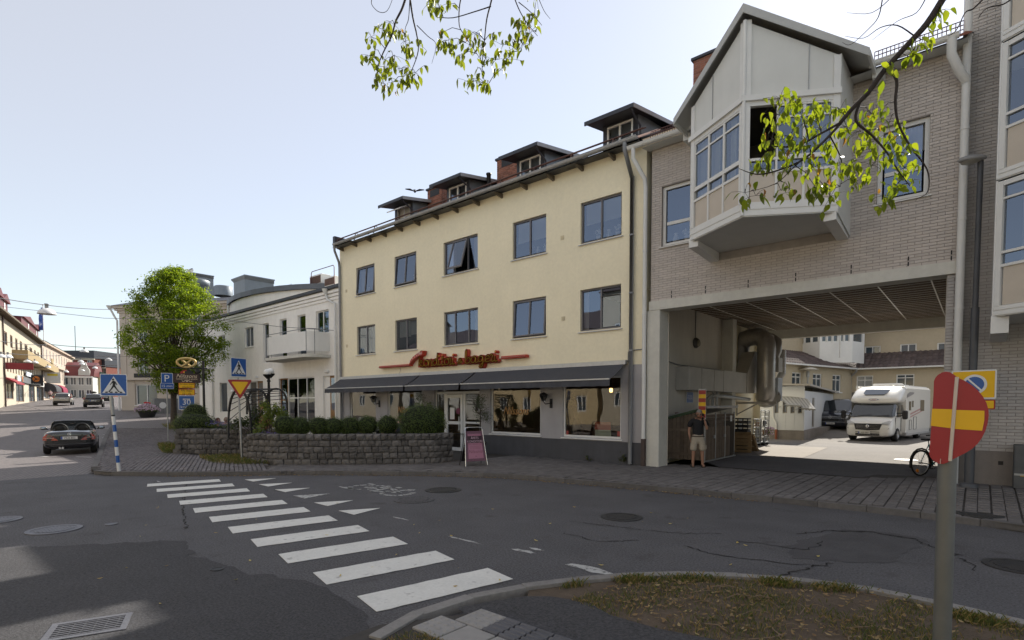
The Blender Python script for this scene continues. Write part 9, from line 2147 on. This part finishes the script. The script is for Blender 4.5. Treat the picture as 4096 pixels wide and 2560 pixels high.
pts=[at_d(*z3w(x,y),20.2) for x,y in ((300,1050),(320,1090),(290,1120),(350,1060),(260,1130),(310,1150),(200,1130),(240,1140),(170,1140),(150,1165))]
shrub('climbing_plant',pts,'darker leafy shrub inside the pergola arches',32,leafmat('shrub_leaf',[(.02,.035,.01),(.035,.055,.014),(.05,.075,.02)],.25),110,.3,.075)
pts=[at_d(*z3w(x,y),19.6) for x,y in ((480,1065),(500,1090),(520,1080),(470,1100))]
shrub('climbing_plant',pts,'bright leafy sprays at the right foot of the pergola',33,vine,70,.2,.08)
def flowers(name,pts,label,seed,col,n,rad,leafm,cat='flowers'):
    R=random.Random(seed); c0=Vector(pts[0]); t=thing(name,(c0.x,c0.y,c0.z-.2),label,cat); mb=MB(); ml=MB()
    for p in pts:
        leafcloud(ml,R,n,p,(rad,rad,rad*.6),.05,.1,asp=.6)
        for i in range(n//2):
            q=Vector(p)+Vector((R.gauss(0,rad*.5),R.gauss(0,rad*.5),abs(R.gauss(0,rad*.35))+rad*.15)); a=R.uniform(0,6.3)
            s=.022*R.uniform(.7,1.4); mb.add([q+Vector((s*math.cos(a+k*2*PI/5),s*math.sin(a+k*2*PI/5),s*.4*(k%2))) for k in range(5)],[(0,1,2,3,4)])
    ml.build('foliage',[leafm],t); mb.build('blossoms',[mat(*col)],t); return t
pur=('blossom_purple',(.16,.12,.42),.6)
flowers('flower_bed',[at_d(*z3w(x,y),18.5) for x,y in ((390,1235),(440,1240),(480,1250),(350,1245),(520,1260))],'purple flowers along the lower left end of the granite wall',41,pur,60,.22,box_y)
flowers('flower_bed',[at_d(*z3w(x,y),21.2) for x,y in ((20,1155),(60,1160),(90,1165),(0,1165))],'purple flowers on the left granite wall beside the wide bush',42,pur,60,.22,box_y)
# flower urn on the far pavement
p=on_g(590,1676); t=thing('flower_urn',(p.x,p.y,p.z),'dark round urn of pink and lilac flowers standing on the pavement before the corner house','flower pot'); s=1.0
mb=MB(); mb.lathe([(.35,p.z),(.45,p.z+.1),(.62,p.z+.55),(.68,p.z+.62),(.6,p.z+.62),(.55,p.z+.5),(0,p.z+.5)],(p.x,p.y,0),20); mb.build('urn',mat('urn_dark',(.03,.03,.032),rough=.7,var=.2),t)
R=random.Random(5); mb=MB(); leafcloud(mb,R,1400,(p.x,p.y,p.z+.75),(.85,.85,.42),.09,.5); mb.build('foliage',[box_y],t)
mb=MB()
for i in range(420):
    a=R.uniform(0,6.28); rr=R.uniform(.1,.9); q=Vector((p.x+rr*math.cos(a),p.y+rr*math.sin(a),p.z+1.12-.5*rr*rr+R.uniform(-.12,.1))); mb.ball(q,.045,5,3)
mb.build('blossoms',[mat('blossom_lilac',(.55,.42,.52),rough=.7,var=.25,sc=9)],t)
mb=MB()
for i in range(14): mb.ball((p.x-.1+R.uniform(-.2,.2),p.y+R.uniform(-.2,.2),p.z+1.2+R.uniform(-.03,.12)),.06,5,3)
mb.build('red_blossoms',[mat('blossom_red',(.5,.03,.03),rough=.6)],t)
# olive trees by the café door, pot by the board
ol=leafmat('olive_leaf',[(.035,.048,.026),(.055,.07,.038),(.075,.09,.055)],.2,.6)
for (u,v,dst,l) in ((1250+1080/2.52,1350+660/2.52,14.7,'slim potted olive tree left of the café door'),(1250+1690/2.52,1350+700/2.52,14.45,'round headed potted olive tree right of the café door')):
    p=on_y(u,v,dst); t=thing('olive_tree',(p.x,dst,.12),l,'potted tree'); R=random.Random(int(u)); mb=MB()
    for k in range(9): q=Vector((p.x+R.uniform(-.35,.35),dst+R.uniform(-.25,.25),p.z+R.uniform(-.42,.40))); leafcloud(mb,R,150,q,(.25,.25,.25),.075,.1,asp=.22)
    mb.build('foliage',[ol],t)
    mb=MB(); mb.tube([(p.x,dst,.5),(p.x+.02,dst,1.1),(p.x,dst,p.z)],[.03,.025,.015],6)
    for k in range(7): a=R.uniform(0,6.3); mb.tube([(p.x,dst,p.z-.3),(p.x+.35*math.cos(a),dst+.25*math.sin(a),p.z+R.uniform(-.2,.45))],.008,4)
    mb.build('trunk',bark,t)
    mb=MB(); mb.lathe([(.17,.12),(.24,.6),(.22,.6),(.2,.5),(0,.5)],(p.x,dst,0),16); mb.build('pot',mat('pot_black',(.025,.025,.026),rough=.6),t)
p=on_z(1250+1745/2.52,1350+1150/2.52,.12); t=thing('flower_pot',(p.x,p.y,.12),'black pot of red geraniums and trailing leaves behind the sandwich board','flower pot'); R=random.Random(8)
mb=MB(); mb.lathe([(.16,.12),(.22,.55),(.2,.55),(.18,.48),(0,.48)],(p.x,p.y,0),16); mb.build('pot',mat('pot_black',(1,1,1)),t); mb=MB(); leafcloud(mb,R,500,(p.x,p.y,.66),(.36,.34,.22),.07,.2,asp=.8); mb.build('foliage',[box_y],t)
mb=MB(); [mb.ball((p.x+R.uniform(-.2,.15),p.y+R.uniform(-.2,.2),.82+R.uniform(0,.12)),.03,5,3) for i in range(16)]; mb.build('blossoms',[mat('blossom_red',(1,1,1))],t)
p=on_y(2550+885/1.68,1050+1135/1.68,26.5); t=thing('hanging_flowers',(p.x,p.y,p.z-.2),'small tuft of lilac flowers beside the farther roll cage','flowers'); R=random.Random(9); mb=MB(); leafcloud(mb,R,120,p,(.2,.2,.2),.08,.1); mb.build('foliage',[box_y],t); mb=MB(); [mb.ball(p+Vector((R.uniform(-.2,.2),R.uniform(-.15,.1),R.uniform(-.15,.2))),.04,5,3) for i in range(40)]; mb.build('blossoms',[mat('blossom_lilac',(1,1,1))],t)
# vase of pampas in the right shop window, framed card
p=on_y(2100+505/2.52,1350+900/2.52,15.55); t=thing('dried_grass_vase',(p.x,15.6,.92),'tall vase of dried pampas plumes inside the rightmost shop window','vase'); R=random.Random(4)
mb=MB(); mb.lathe([(.10,.92),(.17,1.05),(.19,1.25),(.10,1.45),(.12,1.5)],(p.x,15.6,0),14); mb.build('vase',mat('clay_vase',(.10,.085,.07),rough=.5,var=.2),t)
mb=MB(); ml=MB()
for k in range(9):
    a=-.45+.9*k/8; e=Vector((p.x+a*.75,15.6+R.uniform(-.1,.1),2.25+R.uniform(-.1,.12)-abs(a)*.3)); mb.tube([(p.x,15.6,1.45),tuple(Vector((p.x+a*.3,15.6,1.8))),tuple(e)],.006,4); leafcloud(ml,R,110,e-VZ*.08,(.09,.08,.22),.05,.0,asp=.25)
mb.build('stems',mat('straw',(.40,.33,.22),rough=.8),t); ml.build('plumes',[leafmat('pampas',[(.30,.25,.18),(.42,.36,.27)],.3,.9)],t)
p=on_y(2100+785/2.52,1350+980/2.52,15.3); t=thing('window_card',(p.x,15.3,.9),'red and pale green notice card standing in the rightmost shop window','card'); mb=MB(); mb.box(p.x-.30,p.x+.30,15.3,15.31,.93,1.42); mb.build('card',mat('card_green',(.45,.50,.40),rough=.7),t); mb=MB(); mb.box(p.x-.30,p.x+.30,15.29,15.299,1.16,1.42); mb.build('red_field',mat('card_red',(.36,.06,.03),rough=.7),t)
# ---- street tree on the left
def leaf_quad(mb,p,d,nrm,L,W,mi=0):
    b=nrm.cross(d).normalized(); mb.add([p,p+d*L*.45+b*W/2,p+d*L-nrm*L*.12,p+d*L*.45-b*W/2],[(0,1,2,3)],mi)
tp=on_g(695,1719); R=random.Random(77); d0=tp.dot(VF0)
t=thing('street_tree',(tp.x,tp.y,tp.z),'full green street tree standing on the sett pavement before the corner house','tree')
cx=at_d(705,1380,d0); base=Vector((tp.x,tp.y,tp.z))
lf=leafmat('tree_leaf',[(.065,.110,.012),(.095,.150,.016),(.13,.185,.02),(.155,.20,.024),(.08,.13,.014)],.54,.45)
mb=MB(); fork=Vector((base.x+.1,base.y,base.z+2.4))
mb.tube([base-VZ*.1,base+VZ*.25,base+VZ*1.2+VR*.03,fork],[.26,.19,.16,.15],10); mb.build('trunk',bark,t)
br=MB(); tips=[]
def env(z): # crown half width by height above ground
    zz=[2.4,3.0,3.7,4.6,5.6,6.6,7.6,8.4,9.0,9.4]; ww=[.5,1.6,2.4,2.9,2.95,2.7,2.2,1.65,1.05,.3]
    if z<=zz[0]: return ww[0]*max(0,(z-1.7)/.5)
    for a,b,c,d in zip(zz[:-1],zz[1:],ww[:-1],ww[1:]):
        if z<=b: return c+(d-c)*(z-a)/(b-a)
    return 0
top=at_d(700,1085,d0).z-base.z; sc_=top/9.3; wsc=1.0
for i in range(34):
    z=R.uniform(2.6,8.9); a=R.uniform(0,6.28); rr=env(z)*R.uniform(.5,.95)*wsc
    e=base+VZ*z*sc_+Vector((math.cos(a)*rr,math.sin(a)*rr,0)); m1=fork.lerp(e,.4)+VZ*.35+Vector((R.uniform(-.3,.3),R.uniform(-.3,.3),0)); m2=fork.lerp(e,.75)+VZ*.25
    br.tube([fork-VZ*R.uniform(0,.6),m1,m2,e],[.07,.045,.028,.01],5); tips.append(e)
    for k in range(4): q=m1.lerp(e,R.uniform(.2,.9)); br.tube([q,q+Vector((R.uniform(-.8,.8),R.uniform(-.8,.8),R.uniform(-.1,.7)))],[.016,.005],4)
br.tube([fork,fork+VZ*2.5+VR*.1,fork+VZ*5.2],[.13,.08,.03],7); br.build('branches',bark,t)
lm=MB(); nc=0
while nc<560:
    z=R.uniform(2.4,9.45); a=R.uniform(0,6.28); w_=env(z)*wsc
    if w_<=.05: continue
    rr=w_*(R.random()**.42)*R.uniform(.85,1.06)
    if mathutils.noise.noise(Vector((math.cos(a)*2.2,math.sin(a)*2.2,z*.9)))<-.22 and rr>.55*w_: continue
    c=base+VR*.25+VZ*z*sc_+Vector((math.cos(a)*rr,math.sin(a)*rr,0)); cr_=R.uniform(.22,.46); nc+=1
    n=int(95*cr_/.35)
    for i in range(n):
        v=Vector((R.gauss(0,.5),R.gauss(0,.5),R.gauss(0,.38)))*cr_; p=c+v
        d=Vector((R.uniform(-1,1),R.uniform(-1,1),R.uniform(-1.0,.25))).normalized(); nr_=Vector((R.uniform(-.7,.7),R.uniform(-.7,.7),1)).normalized()
        leaf_quad(lm,p,d,nr_,R.uniform(.10,.17),R.uniform(.055,.085))
lm.build('crown',[lf],t)
# ---- overhanging tree: trunk behind the viewer, branches reaching into the picture
OT=thing('overhanging_tree',(3.4,-2.2,.07),'cherry tree whose thin leafy branches hang into the top of the picture','tree')
limb=MB(); limb.tube([(3.4,-2.2,0),(3.4,-2.2,.4),(3.3,-2.1,1.8),(3.0,-1.8,3.2)],[.34,.24,.21,.2],12); limb.build('trunk',bark2,OT)
cl_l=leafmat('cherry_leaf',[(.07,.105,.010),(.11,.15,.014),(.14,.175,.018),(.085,.12,.012)],.55,.4)
cl_d=leafmat('cherry_leaf_dull',[(.085,.115,.016),(.12,.15,.022),(.10,.13,.018)],.5,.4)
cl_b=leafmat('cherry_leaf_brown',[(.20,.09,.03),(.32,.22,.03)],.4,.5)
def leafmesh(m,L=.10,W=.042,fold=.012,droop=.02):
    mb=MB(); pr=[(0,0),(.12,.55),(.35,1.0),(.6,.85),(.82,.45),(1,0)]; V=[];F_=[]
    for i,(t_,w_) in enumerate(pr):
        z=-droop*t_*t_; V+=[(t_*L,0,z),(t_*L,w_*W/2,z+fold*w_),(t_*L,-w_*W/2,z+fold*w_)]
    for i in range(len(pr)-1):
        a=3*i;b=a+3; F_+=[(a,b,b+1,a+1),(a,a+2,b+2,b)]
    mb.add(V,F_,0,True); return mb.mesh('leaf_mesh',m)
LM=[leafmesh(cl_l,.105,.056),leafmesh(cl_l,.095,.056,.018,.03),leafmesh(cl_l,.118,.052,.006,.012),leafmesh(cl_b,.075,.034,.02,.03)]; LMd=[leafmesh(cl_d,.105,.05),leafmesh(cl_d,.095,.052,.018,.03),leafmesh(cl_d,.115,.046,.006,.012),leafmesh(cl_b,.07,.03,.02,.03)]
allleaves=[]; twigs=MB()
def limbpath(pts,d0,d1,r0,r1,n=6):
    P=[at_d(u*K,v*K,d0+(d1-d0)*i/(len(pts)-1)) for i,(u,v) in enumerate(pts)]; S=smooth3(P); m=len(S); twigs.tube(S,[r0+(r1-r0)*i/(m-1) for i in range(m)],n); return S
def smooth3(P,n=4):
    out=[]
    for i in range(len(P)-1):
        p0=P[max(i-1,0)];p1=P[i];p2=P[i+1];p3=P[min(i+2,len(P)-1)]
        for k in range(n):
            t_=k/n; out.append(.5*((2*p1)+(p2-p0)*t_+(2*p0-5*p1+4*p2-p3)*t_*t_+(3*p1-p0-3*p2+p3)*t_**3))
    out.append(P[-1]); return out
def cluster(u,v,d_,n,spread,R,dull=False,twig=True,frm=None):
    c=at_d(u*K,v*K,d_)
    if frm is not None: twigs.tube([frm,frm.lerp(c,.5)+VZ*.04,c],[.005,.004,.002],4)
    for i in range(int(n*1.55)):
        a=R.uniform(0,6.28); st_=c+Vector((R.gauss(0,spread),R.gauss(0,spread*.8),R.gauss(0,spread*.7)))
        pitch=R.gauss(1.05,.35); 
        allleaves.append((st_,(R.gauss(0,.45),min(1.55,max(.2,pitch)),a),R.uniform(.8,1.2),(LMd if dull else LM)[3 if R.random()<.025 else R.randrange(3)]))
        if twig and R.random()<.6: twigs.tube([c,c.lerp(st_,.5)+VZ*.01,st_],.0022,3)
R=random.Random(21)
limb2=MB()
root=Vector((3.0,-1.8,3.2)); ent=at_d(2232*K,-10*K,5.6); S0=smooth3([root,root.lerp(ent,.4)+VZ*1.2,ent+VZ*.9+VR*.3,ent]); limb2.tube(S0,[.13-.08*i/(len(S0)-1) for i in range(len(S0))],9)
ent2=at_d(960*K,-40*K,7.2); S1=smooth3([root,Vector((.5,.8,6.2)),ent2+VR*2.2+VZ*1.2,ent2+VZ*.5+VR*.8,ent2]); limb2.tube(S1,[.12-.09*i/(len(S1)-1) for i in range(len(S1))],8)
limb2.build('limb',bark2,OT)
A_=limbpath([(2232,-10),(2190,55),(2140,110),(2090,165),(2050,220),(2015,255),(1985,290)],5.6,5.9,.033,.020,8)
B_=limbpath([(1985,290),(1940,315),(1880,345),(1820,345),(1790,342)],5.9,6.1,.014,.004)
C_=limbpath([(2010,262),(1960,320),(1900,375),(1845,400),(1790,412),(1745,398)],5.9,6.0,.018,.003)
D2=limbpath([(2030,245),(2022,285),(2060,320),(2095,360),(2120,400),(2150,440)],5.9,5.8,.016,.004)
E2=limbpath([(2098,160),(2118,190),(2115,240),(2122,290),(2150,345),(2190,400),(2192,452),(2165,470)],5.7,5.7,.017,.003)
G2=limbpath([(1960,320),(1985,370),(1990,410),(1985,440)],5.95,6.0,.008,.002)
H2_=limbpath([(1900,372),(1870,400),(1830,435),(1760,455)],5.95,6.0,.008,.002)
I2=limbpath([(2160,85),(2120,60),(2080,65),(2040,90),(1995,85)],5.6,5.7,.007,.0015); limbpath([(2085,-5),(2075,40),(2050,70),(2010,105),(1990,100)],5.6,5.7,.006,.0015); limbpath([(2190,-10),(2165,30),(2120,50),(2060,95)],5.6,5.7,.006,.0015); limbpath([(2110,-10),(2060,30),(2000,30)],5.6,5.7,.005,.0012)
limbpath([(2330,-10),(2300,20),(2280,30),(2260,70),(2240,85)],5.4,5.5,.009,.003); limbpath([(2400,-10),(2370,10),(2330,20),(2310,45)],5.4,5.5,.008,.003)
def near(paths,p): return min((q for S in paths for q in S),key=lambda q:(q-p).length)
paths=[A_,B_,C_,D2,E2,G2,H2_]
for (u,v,n) in ((1842,232,9),(1880,240,8),(1920,250,9),(1958,252,9),(1985,258,7),(1840,270,8),(1835,300,9),(1900,290,8),(1940,305,9),(1868,325,9),(1830,330,8),(1810,365,9),(1860,365,8),(1910,345,9),(1955,345,9),(1920,395,8),(1870,400,7),(1800,400,7),(2000,300,8),(2030,310,9),(2060,270,7),(2080,265,6),(2072,330,9),(2110,330,8),(2130,360,9),(2138,395,8),(2060,390,8),(2010,395,7),(2020,430,9),(1975,395,7),(1948,440,9),(1962,465,8),(1925,440,7),(2088,465,9),(2115,445,7),(2130,425,8),(1760,455,4),(1785,462,4),(2100,290,6),(1845,450,5),(1870,455,5),(2045,345,7)):
    p=at_d(u*K,v*K,5.92); q=near(paths,p); cluster(u,v,5.92+R.uniform(-.25,.25),n,.075,R,frm=q)
for (u,v,n) in ((2222,25,7),(2212,50,5),(2180,95,7),(2160,120,5),(2095,155,3),(2070,215,2),(2150,135,4)): cluster(u,v,5.62,n,.05,R,frm=near([A_],at_d(u*K,v*K,5.62)))
# top left spray
a1=limbpath([(963,-20),(950,20),(935,50),(925,85),(905,125),(892,160),(895,185)],7.2,7.2,.016,.004); a2=limbpath([(967,-15),(975,40),(985,85),(988,120),(975,160),(958,190)],7.2,7.3,.013,.003)
a3=limbpath([(968,0),(965,45),(957,70),(958,110)],7.2,7.2,.006,.002); a4=limbpath([(985,60),(1010,85),(1030,105),(1020,150)],7.3,7.3,.006,.002); a5=limbpath([(880,-10),(878,10),(895,28),(915,25),(930,-10)],7.2,7.2,.005,.003); a6=limbpath([(925,120),(935,150),(955,180)],7.2,7.2,.004,.002)
b1=limbpath([(1165,-20),(1160,5),(1150,45),(1145,90),(1140,140),(1140,175),(1150,205)],7.2,7.3,.012,.003); b2=limbpath([(1160,15),(1120,28),(1070,42),(1030,40)],7.2,7.2,.008,.004); b3=limbpath([(1090,-10),(1085,20),(1085,60),(1095,80),(1115,110),(1135,140)],7.2,7.2,.009,.003); b4=limbpath([(1210,-20),(1225,20),(1245,55),(1270,85)],7.2,7.3,.009,.003); b5=limbpath([(1225,5),(1255,30),(1280,60)],7.2,7.3,.006,.003); b6=limbpath([(1240,40),(1240,90),(1225,120)],7.2,7.3,.005,.002); b7=limbpath([(1270,-10),(1285,25),(1300,45)],7.2,7.2,.005,.002); b8=limbpath([(1145,95),(1120,75),(1100,100)],7.2,7.2,.005,.002)
lp_=[a1,a2,a3,a4,a6,b1,b2,b3,b4,b5,b6,b8]
for (u,v,n) in ((885,95,5),(893,125,5),(905,75,5),(930,60,6),(925,85,6),(950,85,6),(965,105,7),(975,130,7),(940,140,6),(915,150,6),(905,165,7),(925,175,6),(955,170,6),(975,190,8),(960,200,7),(935,205,7),(990,180,6),(915,205,5),(900,185,4),(1000,115,4),(878,140,4)): cluster(u-8,v-8,7.2+R.uniform(-.25,.25),n,.055,R,True,frm=near([a1,a2,a3,a4,a6],at_d(u*K,v*K,7.2)))
for (u,v,n) in ((1035,5,7),(1050,25,8),(1025,20,6),(1075,20,5),(1060,85,5),(1070,105,6),(1055,110,7),(1090,120,6),(1110,95,6),(1120,115,6),(1135,90,6),(1145,120,6),(1150,140,5),(1100,140,5),(1180,90,5),(1195,115,6),(1215,130,6),(1225,105,6),(1240,85,7),(1230,65,6),(1255,60,7),(1262,90,6),(1250,115,5),(1270,45,5),(1280,5,4),(1210,150,5),(1190,150,5),(1195,175,5),(1130,195,6),(1120,205,6),(1150,205,7),(1165,200,5),(1140,170,3)): cluster(u-12,v-10,7.25+R.uniform(-.25,.25),n,.055,R,True,frm=near(lp_,at_d(u*K,v*K,7.2)))
twigs.build('twigs',bark2,OT,kind='stuff')
allleaves.sort(key=lambda q:(q[0]-EYE).length)
for p,rot,s,me in allleaves[:300]: piece('leaf',me,OT,tuple(p),rot,(s,s,s))
from mathutils import Euler
mb=MB(); mats_=[cl_l,cl_b,cl_d]; cache={}
for p,rot,s,me in allleaves[300:]:
    if me.name not in cache: cache[me.name]=([v.co.copy() for v in me.vertices],[tuple(q.vertices) for q in me.polygons],mats_.index(me.materials[0]))
    V,Fc,mi=cache[me.name]; M_=Matrix.Translation(p)@Euler(rot).to_matrix().to_4x4()@Matrix.Scale(s,4); mb.add([M_@v for v in V],Fc,mi,True)
mb.build('leaves',mats_,OT,kind='stuff')
# crown of the same tree above and behind the viewer (out of frame; shades the near ground)
cm=MB(); R=random.Random(3)
for k in range(150):
    c=Vector((3.2+R.gauss(0,2.0),-2.6+R.gauss(0,1.8),6.6+R.gauss(0,1.3)))
    if c.y>.6 or c.z<4.6: continue
    for i in range(40): 
        p=c+Vector((R.gauss(0,.35),R.gauss(0,.35),R.gauss(0,.25))); d=Vector((R.uniform(-1,1),R.uniform(-1,1),R.uniform(-1,.2))).normalized(); leaf_quad(cm,p,d,Vector((R.uniform(-.6,.6),R.uniform(-.6,.6),1)).normalized(),.12,.055)
cm.build('crown',[cl_l],OT)
cb2=MB()
for k in range(14): a=R.uniform(0,6.28); cb2.tube([(3.0,-1.8,3.2),(3.0+1.2*math.cos(a),-2+1.0*math.sin(a),5),(3.0+2.6*math.cos(a),-2.2+1.6*math.sin(a)-.4,6.6)],[.1,.06,.02],6)
cb2.build('branches',bark2,OT)
# weeds and grass along walls and under the yield sign
wl2=leafmat('weed_leaf',[(.03,.045,.014),(.05,.065,.02),(.08,.085,.03)],.3)
def weed(u,v,h,n,label,seed,z=.12,cat='weed',grp='weeds along the foot of the yellow building'):
    p=on_z(u,v,z); R=random.Random(seed); t=thing('weed',(p.x,p.y,z),label,cat,grp); mb=MB()
    for i in range(n):
        a=R.uniform(0,6.28); e=p+Vector((math.cos(a)*h*.7*R.random(),math.sin(a)*h*.3*R.random()-.05,h*R.uniform(.3,1))); mb.tube([p,e],.004,3); leafcloud(mb,R,7,e,(.06,.06,.06),.06,.0,asp=.6)
    mb.build('leaves',[wl2],t)
za=lambda x,y:(2100+x/2.52,1350+y/2.52)
for i,(x,y,h,n,l) in enumerate(((375,1215,.12,5,'small weed at the plinth below the rightmost shop window, left of two tufts'),(440,1222,.22,9,'taller weed tuft at the plinth below the rightmost shop window'),(520,1230,.14,6,'little weed tuft at the plinth, nearest right of the taller one'),(650,1248,.18,5,'dry thin weed at the plinth between tuft and bushy weed'),(1010,1275,.34,26,'bushy green weed at the foot of the grey downpipe'))): weed(*za(x,y),h,n,l,200+i)
ga=[(x,y) for x,y in (gv(470,1082,.12),gv(560,1079,.12),gv(600,1082,.12),gv(640,1097,.12),gv(560,1098,.12),gv(500,1094,.12))]
def patch(name,area,n,h,seed,label,z):
    o=blades(name,area,n,h,[g1,g2,g1],seed,None,label,'grass'); o.location.z+=z; return o
patch('sign_grass',ga,2600,.14,51,'rough grass and weeds round the foot of the yield sign',.06)
patch('corner_weeds',[gg(375,1062),gg(420,1058),gg(425,1080),gg(385,1080)],900,.2,52,'weeds at the left corner of the granite wall',.06)
patch('tree_grass',[gg(385,1012),gg(425,1008),gg(440,1018),gg(400,1022)],700,.2,53,'grass round the foot of the street tree',.08)
mb=MB(); R=random.Random(6)
for k in range(60):
    x,y=R.uniform(-21.5,-17.6),R.uniform(5.5,7.6)
    if inpoly((x,y),ga): s=R.uniform(.04,.10); mb.ball((x,y,.14),(s,s*.8,s*.5),6,4)
if mb.v: tag(mb.build('loose_stones',mat('pale_stone',(.32,.30,.28),rough=.9,var=.2),None,'stuff'),'loose pale stones round the foot of the yield sign','stones')
